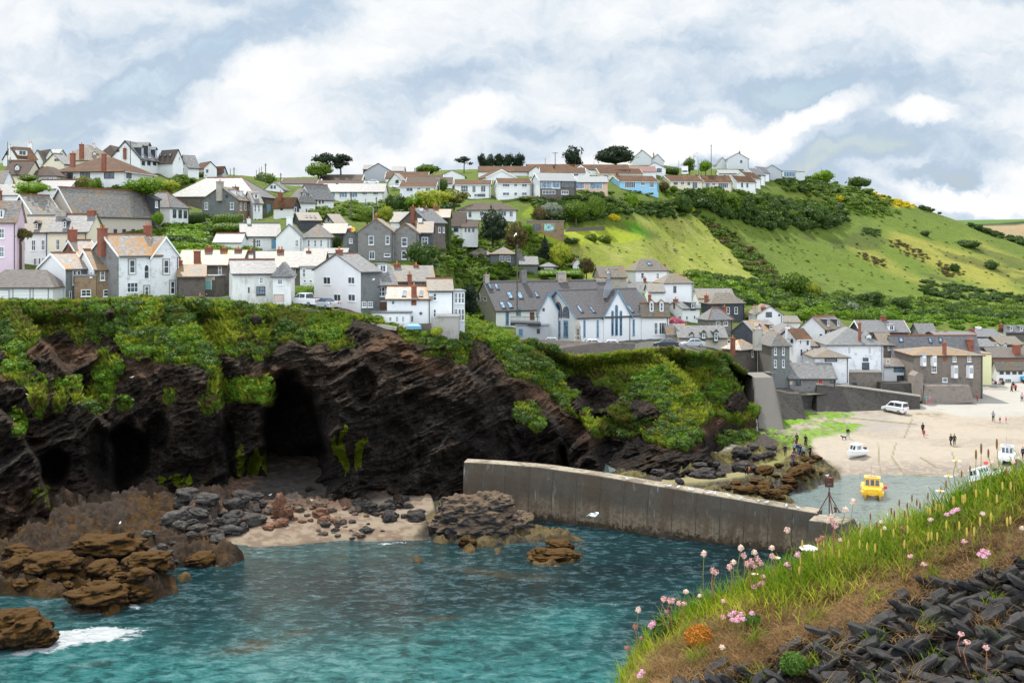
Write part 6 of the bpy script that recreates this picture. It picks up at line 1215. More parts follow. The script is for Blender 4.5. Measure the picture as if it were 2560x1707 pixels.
def scatter(name,label,cat,temps,pos,scl,mt,kind='stuff',parent=None,squash=None,lean=None):
 """merge many small copies of template plants into one mesh"""
 pos=np.asarray(pos,float);n=len(pos)
 if n==0:return
 C_,F_,T_=[],[],[];k=0;which=rg_.integers(0,len(temps),n);ang=rg_.random(n)*6.283
 for ti,t in enumerate(temps):
  s=np.nonzero(which==ti)[0]
  if not len(s):continue
  ca,sa_=np.cos(ang[s]),np.sin(ang[s]);co=t[0][None];sc=np.asarray(scl)[s]
  if sc.ndim==1:sc=np.stack([sc,sc,sc],1)
  X=(co[...,0]*ca[:,None]-co[...,1]*sa_[:,None])*sc[:,0:1];Y=(co[...,0]*sa_[:,None]+co[...,1]*ca[:,None])*sc[:,1:2];Z=co[...,2]*sc[:,2:3]
  P_=np.stack([X,Y,Z],-1)+pos[s][:,None,:];C_.append(P_.reshape(-1,3));m_=len(t[0])
  F_.append((t[1][None]+(np.arange(len(s))*m_)[:,None,None]+k).reshape(-1,t[1].shape[1]));k+=m_*len(s)
  T_.append(np.clip(t[2][None]+(rg_.random(len(s))[:,None]-.5)*.5,0,1).reshape(-1))
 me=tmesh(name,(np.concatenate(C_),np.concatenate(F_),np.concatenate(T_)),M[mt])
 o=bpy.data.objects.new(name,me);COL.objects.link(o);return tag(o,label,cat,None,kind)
SM=[SHAPE['small',i]for i in range(4)]
def tuft(seed,n=26,w=.6):
 r=np.random.default_rng(seed);a=r.random(n)*6.283;l=.5+.6*r.random(n);o=.25*r.random(n)
 bx,by=o*np.cos(a),o*np.sin(a);tx,ty=bx+w*l*np.cos(a+r.normal(size=n)*.4),by+w*l*np.sin(a);pw=.03
 px_,py_=-np.sin(a)*pw,np.cos(a)*pw;z0=np.zeros(n)
 q=np.stack([np.stack([bx-px_,by-py_,z0-.1],1),np.stack([bx+px_,by+py_,z0-.1],1),np.stack([(bx+tx)/2+px_*.8,(by+ty)/2+py_*.8,l*.75],1),np.stack([tx,ty,l*.95],1)],1).reshape(-1,3)
 return q,np.arange(n*4).reshape(-1,4),np.repeat(.3+.6*r.random(n),4)
TU=[tuft(i)for i in range(5)]
def land_pos(poly,n,seed=0):
 r=np.random.default_rng(seed);p=np.array(poly,float);out=[]
 a=p.min(0)+(p.max(0)-p.min(0))*r.random((16*n+20,2));a=a[inpoly(a[:,0],a[:,1],poly)]
 for u,v in a[:int(n*1.4)]:
  if len(out)>=n:break
  d=ground_fast(u,v)
  if d:out.append(((u-U0)/F*d,d,zpx(v,d)))
 return np.array(out)
GD={}
GU=np.arange(-200,2760,20.0);GDS=np.linspace(140,560,420)
GZ=np.stack([land_z(np.full(420,g),GDS,False)for g in GU])
def ground_fast(u,v):
 i=int(np.clip((u+200)/20+.5,0,len(GU)-1));z=GZ[i];k=np.nonzero((z>=zpx(v,GDS))&(GDS>edge_d(u)))[0]
 return float(GDS[k[0]])if len(k)else None
def scrub(label,poly,n,smin,smax,mt,name='scrub',seed=1,flat=.75):
 p=land_pos(poly,n,seed);s=smin+(smax-smin)*rg_.random(len(p))**1.6
 p[:,2]-=s*.15
 return scatter(name,label,'scrub',SM,p,np.stack([s,s,s*flat],1),mt)
# turf and herbs over the cliff top (too many to count)
uc_,sr,Uc,Vc,Dc,veg,vegl=CG
def cliff_pos(n,lo=.6,seed=2,ur=(-30,1960),low=False,ok=None):
 r=np.random.default_rng(seed);out=[]
 jj=r.integers(0,len(uc_),n*14);ii=r.integers(0,NS,n*14)
 k=(veg[ii,jj]>lo)&(uc_[jj]>ur[0])&(uc_[jj]<ur[1])
 if ok is not None:k&=ok(uc_[jj],Vc[ii,jj])
 ii,jj=ii[k][:n],jj[k][:n];d=Dc[ii,jj];return np.stack([(uc_[jj]-U0)/F*d,d,zpx(Vc[ii,jj],d)-.05],1),Vc[ii,jj]
def patch(k,lo_):return lambda u,v:fbm(u*.011+k*7,v*.019+k,k,3)>lo_
for nm,lb_,n,mt,T_,s0,s1_,sd,lo,pk,pl in(('turf','tufts of mid-green grass over the cliff tops',9500,'leaf_mid',TU,.22,.8,2,.35,1,-.5),('turf','bright yellow-green grass along the cliff brow',9500,'leaf_yellow',TU,.22,.85,3,.7,2,.0),('turf','dull straw-green grass hanging on the upper cliff',6500,'leaf_olive',TU,.22,.8,7,.45,3,.05),('herbage','leafy green herbs and bramble on the cliff slopes',1900,'leaf_bright',SM,.25,.95,4,.7,4,.15),('herbage','dark low bramble clinging to the cliff slopes',1500,'leaf_dark',SM,.3,1.1,5,.55,5,.12),('herbage','brown and olive herbs on the cliff slopes',900,'leaf_brown',SM,.2,.7,6,.5,6,.1)):
 p,v=cliff_pos(n,lo,sd,ok=patch(pk,pl));s=s0+(s1_-s0)*rg_.random(len(p))**1.8;scatter(nm,lb_,'grass',T_,p,s,mt)
p,v=cliff_pos(500,.7,9,(440,560),ok=lambda u,v:v<900);scatter('herbage','white umbels flowering on the grassy nose of the cliff','flowers',SM,p,.18+.14*rg_.random(len(p)),'leaf_white')
LANDG=[(-20,748),(300,742),(560,762),(690,765),(940,800),(1080,840),(1180,790),(1240,830),(1300,850),(1240,872),(1050,850),(900,800),(720,776),(560,772),(300,760),(-20,768)]
p=land_pos(LANDG,3000,8);scatter('turf','long grass and herbs fringing the cliff-top gardens','grass',TU,p,.25+.6*rg_.random(len(p))**2,'leaf_yellow')
p=land_pos(LANDG,900,18);scatter('herbage','leafy weeds fringing the cliff-top gardens','grass',SM,p,.25+.7*rg_.random(len(p))**2,'leaf_mid')
# scrub belts on the hillside
scrub('bright leafy bank left of the slate-hung terrace',[(420,540),(560,560),(620,590),(640,640),(440,640),(415,600)],260,.8,1.9,'leaf_bright',seed=11)
scrub('dark shrubs mixed into the bank below the slate-hung terrace',[(420,560),(500,545),(620,570),(630,610),(450,620)],110,.8,2.0,'leaf_dark',seed=12)
scrub('garden shrubs below the long white balcony house',[(780,515),(960,505),(1010,520),(1000,560),(930,560),(860,540),(790,550)],150,.8,2.0,'leaf_mid',seed=13)
scrub('dark garden shrubs under the upper row of houses',[(960,500),(1140,500),(1140,545),(1000,560)],70,1,2.4,'leaf_dark',seed=14)
scrub('mixed green shrubs on the garden slope above the old school',[(1100,575),(1340,590),(1440,640),(1470,690),(1330,690),(1180,685),(1100,650)],330,.8,2.0,'leaf_mid',seed=15)
scrub('bright shrubs dotted over the garden slope above the old school',[(1100,600),(1300,620),(1340,680),(1200,700),(1100,660)],120,.7,1.7,'leaf_bright',seed=16)
scrub('dark shrubs dotted over the garden slope above the old school',[(1060,640),(1300,610),(1420,680),(1200,705),(1080,690)],110,.8,1.8,'leaf_dark',seed=17)
scrub('olive grass and bramble below the garden wall',[(1060,660),(1200,680),(1190,760),(1170,800),(1080,700)],180,.5,1.3,'leaf_mid',seed=18)
scrub('bright green bank left of the dark slated wing',[(1150,740),(1180,760),(1250,830),(1290,850),(1180,850),(1150,800)],200,.5,1.2,'leaf_bright',seed=19)
scrub('dark hedge bank between the bungalows and the meadow',[(1340,500),(1480,490),(1600,510),(1720,500),(1760,540),(1700,548),(1560,535),(1450,555),(1340,545)],290,1.0,2.3,'leaf_dark',seed=20)
scrub('green undergrowth beneath the bungalow gardens',[(1330,505),(1560,510),(1700,505),(1740,520),(1560,530),(1340,540)],160,.8,1.8,'leaf_mid',seed=21)
scrub('big dark thicket on the slope below the stepped bungalows',[(1720,490),(1800,480),(1900,500),(1990,505),(2110,520),(2120,560),(2050,575),(1920,575),(1820,545),(1740,520)],330,1.6,3.6,'leaf_dark',seed=22,flat=.95)
scrub('mid-green crowns on top of the big hillside thicket',[(1740,480),(1900,490),(2080,510),(2090,545),(1920,550),(1780,520)],120,1.6,3.2,'leaf_mid',seed=23,flat=.95)
scrub('green shrubs along the hill crest by the glass pavilion',[(1930,445),(2040,430),(2100,460),(2160,470),(2230,500),(2200,540),(2100,510),(1960,480)],230,1.3,2.8,'leaf_mid',seed=24)
scrub('dark shrubs along the hill crest by the glass pavilion',[(1930,450),(2060,445),(2100,480),(2000,480)],90,1.5,3,'leaf_dark',seed=25)
scrub('bright bracken below the gorse on the hill',[(2110,510),(2200,515),(2260,530),(2200,545),(2120,535)],170,.8,1.6,'leaf_bright',seed=26,flat=.5)
scrub('blaze of yellow gorse on the right shoulder of the hill',[(2170,464),(2200,466),(2240,490),(2290,518),(2250,518),(2200,505)],200,.9,1.9,'leaf_gorse_full',name='gorse',seed=27,flat=.6)
scrub('belt of scrub running down the gully between meadow and hill',[(1750,540),(1800,560),(1850,600),(1900,640),(1960,700),(2020,740),(1960,745),(1880,690),(1820,620),(1760,570)],230,1.0,2.4,'leaf_mid',seed=28)
scrub('brown and dark bushes in the gully between meadow and hill',[(1750,545),(1830,585),(1900,650),(1960,715),(1900,700),(1820,620)],90,1.0,2.2,'leaf_brown',seed=29)
scrub('woodland scrub behind the harbour village roofs',[(1740,690),(1850,700),(1950,720),(2060,745),(2200,760),(2340,770),(2600,770),(2600,810),(2300,800),(2100,790),(1900,770),(1750,760)],330,1.4,3.2,'leaf_dark',seed=30,flat=.9)
scrub('bright leafy bushes behind the harbour village roofs',[(1740,700),(1900,720),(2050,745),(2250,765),(2360,785),(2250,805),(2050,790),(1900,770),(1760,740)],200,1.2,2.6,'leaf_bright',seed=31,flat=.9)
scrub('mid-green bushes behind the harbour village roofs',[(1600,700),(1720,690),(1800,690),(1960,730),(2400,755),(2620,765),(2600,800),(2000,780),(1740,750)],280,1.2,2.8,'leaf_mid',seed=32,flat=.9)
scrub('dark heathy patches on the grassy hill',[(2190,600),(2240,600),(2300,625),(2335,650),(2300,655),(2240,630)],130,.7,1.6,'leaf_brown',seed=33,flat=.45)
scrub('dark heathy patches lower on the grassy hill',[(2140,625),(2200,650),(2215,668),(2160,650)],60,.7,1.6,'leaf_brown',seed=34,flat=.45)
scrub('heathy patch beside the lone bush on the grassy hill',[(2340,655),(2400,670),(2420,690),(2360,690)],60,.7,1.6,'leaf_brown',seed=35,flat=.45)
scrub('dark scrub patch below the hillside thicket',[(2150,570),(2200,575),(2200,592),(2150,590)],60,.9,1.8,'leaf_dark',seed=36,flat=.6)
scrub('long hedge trailing down the skyline on the far right',[(2240,482),(2290,512),(2360,528),(2420,548),(2500,580),(2600,612),(2700,640),(2600,625),(2480,590),(2380,545),(2300,525)],260,1.3,2.8,'leaf_dark',seed=37,flat=.9)
scrub('rough grass tussocks over the grassy hill',HILL,330,.4,1.1,'leaf_olive',name='tussocks',seed=38,flat=.4)
scrub('dark fern tussocks over the grassy hill',HILL,260,.4,1.2,'leaf_mid',name='tussocks',seed=39,flat=.4)
scrub('straw-coloured tussocks in the meadow',MEADOW,300,.3,.8,'leaf_olive',name='tussocks',seed=40,flat=.4)
scrub('dark scrub on the lower hill above the right-hand roofs',[(2300,700),(2420,720),(2560,740),(2620,745),(2600,765),(2400,750),(2300,735)],200,1.0,2.4,'leaf_dark',seed=41,flat=.7)
scrub('garden shrubs in front of the sky-blue and cream bungalows',[(1440,480),(1560,478),(1700,478),(1830,478),(1850,490),(1700,492),(1560,488),(1450,490)],90,.6,1.3,'leaf_mid',seed=42)
scrub('shrubs among the upper left houses',[(60,420),(140,430),(240,470),(380,480),(440,450),(400,430),(460,440),(520,440),(440,470),(380,500),(250,480),(100,470)],80,1,2.2,'leaf_mid',seed=43)
scrub('leafy bushes in a strip right behind the right-hand village roofs',[(2100,780),(2260,790),(2620,790),(2620,835),(2250,818),(2100,800)],150,1.1,2.3,'leaf_bright',seed=51,flat=.9)
scrub('shrubs on the slope between the chapel and the painted stone house',[(230,600),(400,570),(470,640),(450,655),(250,645)],90,.7,1.5,'leaf_mid',seed=52)
# plants one can tell apart
PL=[('umbrella_pine','dark umbrella pine with flat-topped crown, left of the skyline pair','tree',815,440,70,56,'leaf_pine','pine',345),('umbrella_pine','dark umbrella pine with leaning bare trunk, right of the skyline pair','tree',853,440,64,54,'leaf_pine','pine',345),('leafy_tree','rounded fresh-green tree in front of the umbrella pines','tree',796,444,66,36,'leaf_mid','tree',338),('round_bush','clipped round green bush among the skyline poles','bush',664,462,54,30,'leaf_mid','bush',300),('leafy_tree','spreading shrubby tree on the skyline right of the blue-grey gable','tree',1070,440,58,28,'leaf_mid','tree',350),('pine_tree','thin layered pine at the left end of the dark pine row','tree',1160,422,42,30,'leaf_pine','pine',365),('pine_tree','dark pine, first of the close row on the skyline','tree',1205,420,26,34,'leaf_pine','dark',368),('pine_tree','dark pine, second of the close row on the skyline','tree',1226,420,24,33,'leaf_pine','dark',368),('pine_tree','dark pine, third of the close row on the skyline','tree',1248,420,28,34,'leaf_pine','dark',368),('pine_tree','dark pine, fourth of the close row on the skyline','tree',1272,420,30,33,'leaf_pine','dark',368),('pine_tree','broad dark pine at the right end of the close skyline row','tree',1298,420,36,34,'leaf_pine','dark',368),('pine_tree','lone dark pine with ragged crown on the skyline','tree',1434,418,52,50,'leaf_pine','dark',370),('cypress_tree','wide spreading dark cypress on the skyline','tree',1538,416,96,48,'leaf_pine','spread',372),('leafy_tree','bright yellow-green domed tree above the twin-gabled house','tree',1085,520,84,44,'leaf_yellow','tree',262),('leafy_tree','bright green tree left of the domed yellow-green one','tree',1040,524,50,36,'leaf_bright','tree',266),('leafy_tree','dull green feathery tree below the white house with balcony table','tree',1135,512,70,36,'leaf_olive','tree',275),('dark_bush','dark rounded bush under the long white balcony house','bush',990,528,56,42,'leaf_dark','bush',270),('round_bush','dark round bush beside the street lamp among the bungalows','bush',1107,476,30,30,'leaf_dark','bush',312),('dark_conifer','big dark conifer in front of the lone brown-roofed bungalow','tree',1232,604,84,76,'leaf_pine','dark',246),('cypress_tree','brown-green wind-shaped cypress beside the dark conifer','tree',1290,622,56,62,'leaf_brown','dark',240),('ivy_hedge','clipped bright hedge block beside the flat brick house','hedge',1314,582,38,24,'leaf_bright','hedge',258),('dark_bush','russet dark bush above the flat brick house','bush',1348,548,38,32,'leaf_brown','bush',276),('leafy_tree','big green tree at the right of the garden thicket','tree',1488,545,46,54,'leaf_mid','tree',290),('leafy_tree','rounded green tree in the garden thicket below the stone-based house','tree',1440,552,64,48,'leaf_mid','tree',285),('leafy_tree','greyish green tree left in the garden thicket','tree',1380,548,56,40,'leaf_grey','tree',284),('gorse_bush','yellow gorse beside the meadow hedge','bush',1530,552,38,18,'leaf_gorse_full','bush',None),('gorse_bush','yellow-flecked gorse clump on the lawn edge, lower left of the meadow','bush',1478,604,36,20,'leaf_gorse','bush',None),('gorse_bush','yellow-flecked gorse clump on the lawn edge, right of its twin','bush',1512,606,40,18,'leaf_gorse','bush',None),('dark_bush','dark green mound at the lawn edge left of the gorse','bush',1430,608,44,14,'leaf_dark','bush',None),('yellow_shrub','small yellow shrub beneath the wheeling gull','bush',1304,628,26,18,'leaf_gorse','bush',None),('conifer','dark pointed conifer above the bright yellow-green tree','tree',1362,650,38,58,'leaf_pine','cone',252),('leafy_tree','brilliant yellow-green tree below the lawn','tree',1402,668,60,58,'leaf_yellow','tree',248),('wind_swept_shrub','dark reddish shrub leaning beside the tiny white cottage','tree',1466,692,38,44,'leaf_brown','tree',244),('round_bush','round bush at the end of the summerhouse hedge','bush',1446,704,34,34,'leaf_mid','bush',240),('clipped_hedge','long clipped hedge in front of the summerhouse','hedge',1400,692,110,18,'leaf_bright','hedge',238),('dark_tree','dense dark green tree beside the twin-gabled stone house','tree',1052,672,78,64,'leaf_dark','tree',188),('tall_shrub','dark pointed evergreen at the left corner of the slated wing','tree',1172,788,52,74,'leaf_pine','dark',196),('clipped_hedge','clipped hedge behind the white pickup','hedge',757,742,62,30,'leaf_bright','hedge',160),('clipped_hedge','lower clipped hedge right behind the white pickup','hedge',744,756,44,36,'leaf_bright','hedge',156),('round_bush','long clipped bush below the slate-hung gable, right part','bush',570,566,70,34,'leaf_mid','hedge',212),('clipped_hedge','square dark hedge between the black dormer bungalow and the slate-hung gable','hedge',491,560,40,30,'leaf_dark','hedge',214),('clipped_hedge','dark clipped hedge below the round bush in the leafy bank','hedge',575,582,80,26,'leaf_mid','hedge',206),('dark_bush','rounded dark bush between the longhouse and emblem cottage','bush',843,622,24,34,'leaf_dark','bush',200),('leafy_tree','big bright tree at the right end of the broad brown hipped roof','tree',360,492,96,46,'leaf_bright','tree',204),('leafy_tree','yellowish shrub tree behind the black dormer bungalow','tree',424,482,50,30,'leaf_yellow','tree',225),('dark_bush','olive bush in front of the broad brown-roofed white building, left one','bush',208,472,58,32,'leaf_olive','bush',204),('dark_bush','green bush in front of the broad brown-roofed white building, right one','bush',240,474,36,30,'leaf_mid','bush',203),('leafy_tree','light green tree between the cottages and the chapel schoolroom','tree',82,490,80,34,'leaf_bright','tree',186),('leafy_tree','darker green tree behind the light green one near the chapel','tree',72,458,56,20,'leaf_mid','tree',200),('green_bush','green bush growing beside the chapel gable end','bush',395,556,34,26,'leaf_bright','bush',184),('leafy_tree','bushy tree with yellow-green crown beside the glass lamp standard','tree',965,555,40,38,'leaf_yellow','tree',212),('leafy_tree','green tree below the street lamp above the twin gables','tree',918,560,46,42,'leaf_mid','tree',208),('leafy_tree','bright green tree among the dark scrub behind the tan hipped house','tree',2010,808,58,34,'leaf_bright','tree',248),('round_bush','olive bush left of the white attic house','bush',1876,802,46,28,'leaf_olive','bush',238),('pink_rhododendron','pink flowering rhododendron below the white village house','bush',1690,818,44,26,'leaf_pink_full','bush',208),('pink_shrub','pink shrubs in the garden of the glass-fronted house','bush',1320,502,64,12,'leaf_pink','bush',None),('lone_bush','lone round dark bush low on the grassy hill','bush',2315,738,18,22,'leaf_dark','bush',None),('dark_bush','wind-combed dark bush in the middle of the grassy hill','bush',2478,672,40,22,'leaf_dark','bush',None),('dark_bush','dark bush left of the wind-combed one on the grassy hill','bush',2388,680,28,22,'leaf_dark','bush',None),('dark_bush','flat dark bush high on the right of the grassy hill','bush',2420,618,62,18,'leaf_dark','bush',None),('dark_bush','small dark bush high in the middle of the grassy hill','bush',2312,590,28,14,'leaf_dark','bush',None),('leafy_tree','rounded shrub mass on the hill crest left of the gorse','tree',2144,464,62,22,'leaf_dark','bush',None),('leafy_tree','bright shrub crown on the crest above the utility pole','tree',2060,448,56,22,'leaf_bright','bush',None),('silver_shrub','silvery flowering shrub at the wood edge above the pub','bush',2130,785,40,30,'leaf_grey','bush',None),('green_tree','bright green tree behind the grey village roofs','tree',2215,806,70,34,'leaf_bright','bush',262),('green_tree','green tree left of the bright one behind the pub','tree',2152,808,56,34,'leaf_mid','bush',258),('palm_like_shrub','grassy-crowned tree above the stepped bungalows beside the lorry','tree',1724,430,36,34,'leaf_mid','dark',406),('green_tree','green tree right of the lorry on the skyline','tree',1764,432,34,30,'leaf_bright','tree',406),('dark_hedge','dark hedge left of the parked lorry','hedge',1668,438,56,22,'leaf_dark','hedge',406),('garden_shrub','round shrub between the blue and cream bungalows','bush',1660,474,34,20,'leaf_brown','bush',370),('garden_shrub','green shrub at the left corner of the cream bungalow','bush',1684,478,24,14,'leaf_mid','bush',374),('round_tree','round green tree on the bank below the sky-blue bungalow','tree',1578,516,36,34,'leaf_bright','bush',None),('leafy_tree','tall green tree in the thicket, left front','tree',1790,516,60,44,'leaf_mid','tree',None),('leafy_tree','tall green tree in the thicket, centre','tree',1830,532,60,50,'leaf_mid','tree',None),('leafy_tree','dark tree at the right end of the thicket','tree',2040,566,70,50,'leaf_dark','tree',None),('dark_tree','dark tree where the hedge bank meets the meadow','tree',1706,538,50,50,'leaf_dark','tree',None),('gorse_bush','small yellow gorse by the thicket','bush',1728,530,22,12,'leaf_gorse_full','bush',None),('gorse_bush','yellow gorse on top of the thicket','bush',1898,512,24,14,'leaf_gorse_full','bush',None),('gorse_bush','yellow gorse dome right of the thicket','bush',2098,502,28,14,'leaf_gorse_full','bush',None),('leafy_tree','broad green tree in the wood above the tan hipped house','tree',1985,745,80,60,'leaf_mid','tree',None),('leafy_tree','yellow-green tree in the wood above the white attic house','tree',2030,752,46,44,'leaf_yellow','tree',None),('leafy_tree','dark tree above the roof of the pub','tree',2180,775,64,44,'leaf_dark','tree',None),('leafy_tree','dark rounded tree at the wood edge, far right','tree',2255,780,50,36,'leaf_dark','tree',None),('garden_shrub','dark shrub at the foot of the weathered white cottage','bush',600,790,50,40,'leaf_dark','bush',142.5),('garden_shrub','green shrub at the foot of the weathered white cottage, right side','bush',650,792,60,30,'leaf_mid','bush',142.8),('garden_shrub','bright gorse-flecked shrub below the pickup','bush',738,786,36,20,'leaf_gorse','bush',143.5),('garden_shrub','bright garden shrub beside the concrete store','bush',1090,838,34,22,'leaf_yellow','bush',142.8),('garden_shrub','bright garden shrub left of the concrete store','bush',1060,842,26,16,'leaf_bright','bush',142.6)]
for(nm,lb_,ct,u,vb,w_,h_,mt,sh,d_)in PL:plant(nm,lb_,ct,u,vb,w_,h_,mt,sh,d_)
# cabbage palm in front of the terraced houses
t=empty('cabbage_palm',PX(52,650,156),0,'cabbage palm with brown mop head in front of the white terraced house','tree')
m=MB();m.tube([(0,0,-2),(0,0,2.0),(-.1,0,2.4)],[.2,.17,.15]);
for a_,b_ in((-.5,.1),(.5,0),(.05,.3)):m.tube([(-.1,0,2.4),(a_,b_,3.1)],[.13,.11])
m.build('trunk',M['bark'],t)
me=tmesh('crown',crown([(-.65,0,3.4,.75,.7,.42),(.6,0,3.45,.8,.7,.45),(0,.2,3.75,.8,.7,.42)],1100,.22,core=.7,seed=3,elong=1.8),M['palm_leaf']);o=link_mesh('crown',me,None,t)
# breakwater
PT=[(1160,1155,5.7),(1250,1160,5.6),(1350,1168,5.5),(1500,1190,5.2),(1650,1216,4.9),(1800,1241,4.5),(1950,1267,4.15),(2042,1283,3.95)]
uq=np.linspace(1160,2042,60);vq=lut([(a,b)for a,b,c in PT],uq);zq=lut([(a,c)for a,b,c in PT],uq);dq=(CZ-zq)*F/(vq-V0);xq=(uq-U0)/F*dq
tx,ty=np.gradient(xq),np.gradient(dq);L=np.hypot(tx,ty);nx_,ny_=ty/L,-tx/L
pier=empty('breakwater',(xq[30],dq[30],0),0,'curved grey-brown concrete breakwater sheltering the harbour','breakwater')
def pier_rows(ws):return[[(xq[i]+nx_[i]*o-xq[30],dq[i]+ny_[i]*o-dq[30],zq[i]+dz if dz>-5 else-2.5)for i in range(60)]for o,dz in ws]
rw=pier_rows([(-3.0,-9),(-2.1,-.05),(-2.0,0),(-.06,0),(0,-.07),(.28,-1.2),(.42,-2.2),(1.0,-9)])
m=MB();vs=[p for r in rw for p in r];fs=[(k*60+i,k*60+i+1,(k+1)*60+i+1,(k+1)*60+i)for k in range(7)for i in range(59)]
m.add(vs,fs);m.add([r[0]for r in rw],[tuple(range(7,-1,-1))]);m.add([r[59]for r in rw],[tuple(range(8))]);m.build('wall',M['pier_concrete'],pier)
for i in range(3,59,4):
 m=MB();q=[(rw[k][i][0]+nx_[i]*.012,rw[k][i][1]+ny_[i]*.012,rw[k][i][2])for k in(4,5,6,7)];w2=(tx[i]/L[i]*.035,ty[i]/L[i]*.035);vs=[(a-w2[0],b_-w2[1],c_)for a,b_,c_ in q]+[(a+w2[0],b_+w2[1],c_)for a,b_,c_ in q]
 m.add(vs,[(k,k+4,k+5,k+1)for k in range(3)]);m.build('joint',M['sea_wall_stone'],pier,uv=False)
hb_=MB();hx,hy,hz=PX(2042,1290,105.4);a_=math.atan2(ty[-1],tx[-1]);ca,sa_=math.cos(a_),math.sin(a_)
def hp(s_,o_,z):return(hx+s_*ca+o_*sa_-xq[30],hy+s_*sa_-o_*ca-dq[30],z)
hb_.loft([[hp(-.6,1.7,-2.5),hp(3.9,1.7,-2.5),hp(4.6,-2.6,-2.5),hp(-.6,-2.6,-2.5)],[hp(-.6,1.2,1.2),hp(3.4,1.2,1.2),hp(4.2,-2.4,1.2),hp(-.6,-2.4,1.2)],[hp(-.6,.7,3.75),hp(2.5,.7,3.75),hp(3.0,-2.2,3.75),hp(-.6,-2.2,3.75)]])
hb_.build('pier_head',M['pier_concrete'],pier,bevel=.12)
# harbour beacon on its tripod
t=empty('harbour_beacon',PX(2073,1279,105.2),0,'rust-red tripod beacon with slatted cage on the breakwater end','beacon')
m=MB();m.cyl((0,0,-.3),(0,0,2.6),.055,n=8);m.ball((0,0,1.75),.13,8,5);m.build('mast',M['rust_steel'],t)
for x,y in((-.95,.25),(1.05,.3),(.1,-.85)):
 m=MB();m.cyl((x,y,-.1),(0,0,1.7),.05,n=6);m.box(x-.1,y-.1,-.12,x+.1,y+.1,-.02);m.build('leg',M['rust_steel'],t)
m=MB()
for i in range(14):
 a=6.283*i/14;m.box(.36*math.cos(a)-.035,.36*math.sin(a)-.03,2.35,.36*math.cos(a)+.035,.36*math.sin(a)+.03,3.25)
for z in(2.4,2.78,3.18):m.cyl((0,0,z),(0,0,z+.05),.35,n=14)
m.build('slatted_cage',M['rust_steel'],t)
m=MB();m.cyl((0,0,0),(0,0,.35),.13,.1,10);m.cyl((0,0,.35),(0,0,.5),.19,.17,10)
o=m.build('mooring_bollard',M['rust_steel']);o.location=PX(2089,1280,104.6);tag(o,'squat rusty bollard beside the tripod beacon','bollard')
# walls
def slabw(name,label,cat,pts,mt,thick=1.2,par=None):
 c=PX(*pts[0]);m=MB();f_=[PX(*p)-c for p in pts];n=len(f_)
 b_=[p+Vector((p.x*0,thick,0))for p in f_]
 m.add([tuple(p)for p in f_]+[tuple(p)for p in b_],[tuple(range(n-1,-1,-1)),tuple(range(n,2*n))]+[(i,(i+1)%n,n+(i+1)%n,n+i)for i in range(n)])
 o=m.build(name,M[mt]);o.location=c;return tag(o,label,cat)
slabw('sea_wall','long dark harbour wall sloping down behind the white van','wall',[(2042,1046,183),(2300,1026,187.5),(2300,990,188.5),(2130,966,188.5),(2042,960,188)],'sea_wall_stone',3)
slabw('wall_coping','pale coping stones along the top of the dark harbour wall','coping',[(2040,961.5,187.9),(2130,968,188.4),(2302,992,188.4),(2302,988,188.4),(2130,964,188.4),(2040,957.5,187.9)],'stone_cap',.6)
slabw('concrete_buttress','tall streaked concrete buttress at the cliff end','buttress',[(1886,1092,170),(1962,1084,170),(1950,1010,173),(1932,943,177),(1886,944,177)],'pale_concrete',7)
slabw('concrete_buttress','low rounded concrete foot left of the tall buttress','buttress',[(1876,1100,167),(1897,1098,167),(1893,1048,170),(1880,1040,171)],'concrete',5)
slabw('slate_retaining_wall','dark upright-slate retaining wall between buttress and harbour wall','wall',[(1956,1070,176),(2016,1052,178),(2002,984,181),(1944,984,181)],'sea_wall_stone',8)
slabw('terrace_wall','brown stone wall enclosing the slip in front of the lodging house','wall',[(2306,1012,190.5),(2436,1006,190.5),(2424,964,191.5),(2312,964,191.5)],'harbour_stone',4)
slabw('turret_wall','narrow stone turret wall at the left corner of the lodging house','wall',[(2284,998,191),(2308,1004,191),(2308,935,192),(2296,930,192),(2286,940,192)],'harbour_stone',3)
slabw('quay_wall','stone wall under the blue canopy between pub and lodging house','wall',[(2205,985,192),(2290,992,192),(2290,958,193),(2205,958,193)],'sea_wall_stone',3)
slabw('car_park_wall','rough stone wall retaining the car park below the old school','wall',[(1334,880,176),(1450,893,174.5),(1586,898,173),(1588,858,174),(1500,856,175),(1450,853,176),(1336,848,177.5)],'dark_stone',.6)
slabw('lane_wall','low stone wall along the cliff lane beside the two walkers','wall',[(447,764,147.5),(574,764,147.5),(574,742,147.5),(540,744,147.5),(448,742,147.5)],'grey_stone',.45)
slabw('garden_wall','short brick garden wall beside the silver car','wall',[(722,776,145.2),(834,786,144.8),(832,779,144.8),(722,768,145.2)],'dark_stone',.4)
slabw('garden_wall','pinkish coping of the cliff garden wall below the flat-roofed annex','wall',[(920,818,143.6),(990,826,143.2),(992,818,143.2),(925,806,143.6)],'rubble',.4)
slabw('board_fence','grey board fence behind the blue boat cover on the cliff','fence',[(1046,826,143.6),(1078,828,143.6),(1078,808,143.6),(1046,809,143.6)],'pole_wood',.1)
slabw('raised_planter','grey log planter along the lawn right of the flat brick house','planter',[(1412,580,258),(1512,576,256),(1512,566,256),(1420,570,258)],'pole_wood',2)
slabw('deck_platform','dark timber deck with railings in front of the slated wing','deck',[(1276,814,204),(1352,816,202),(1352,808,202),(1276,806,204)],'dark_timber',5)
0 and slabw('concrete_ramp','pale concrete ramp below the blue bungalow garden','ramp',[(1545,472,296),(1556,472,296),(1588,487,287),(1568,487,287)],'slipway_concrete',.6)
m=MB();c=PX(1276,806,204)
for k in range(26):m.box(k*.21,0,0,k*.21+.04,.04,1.05)
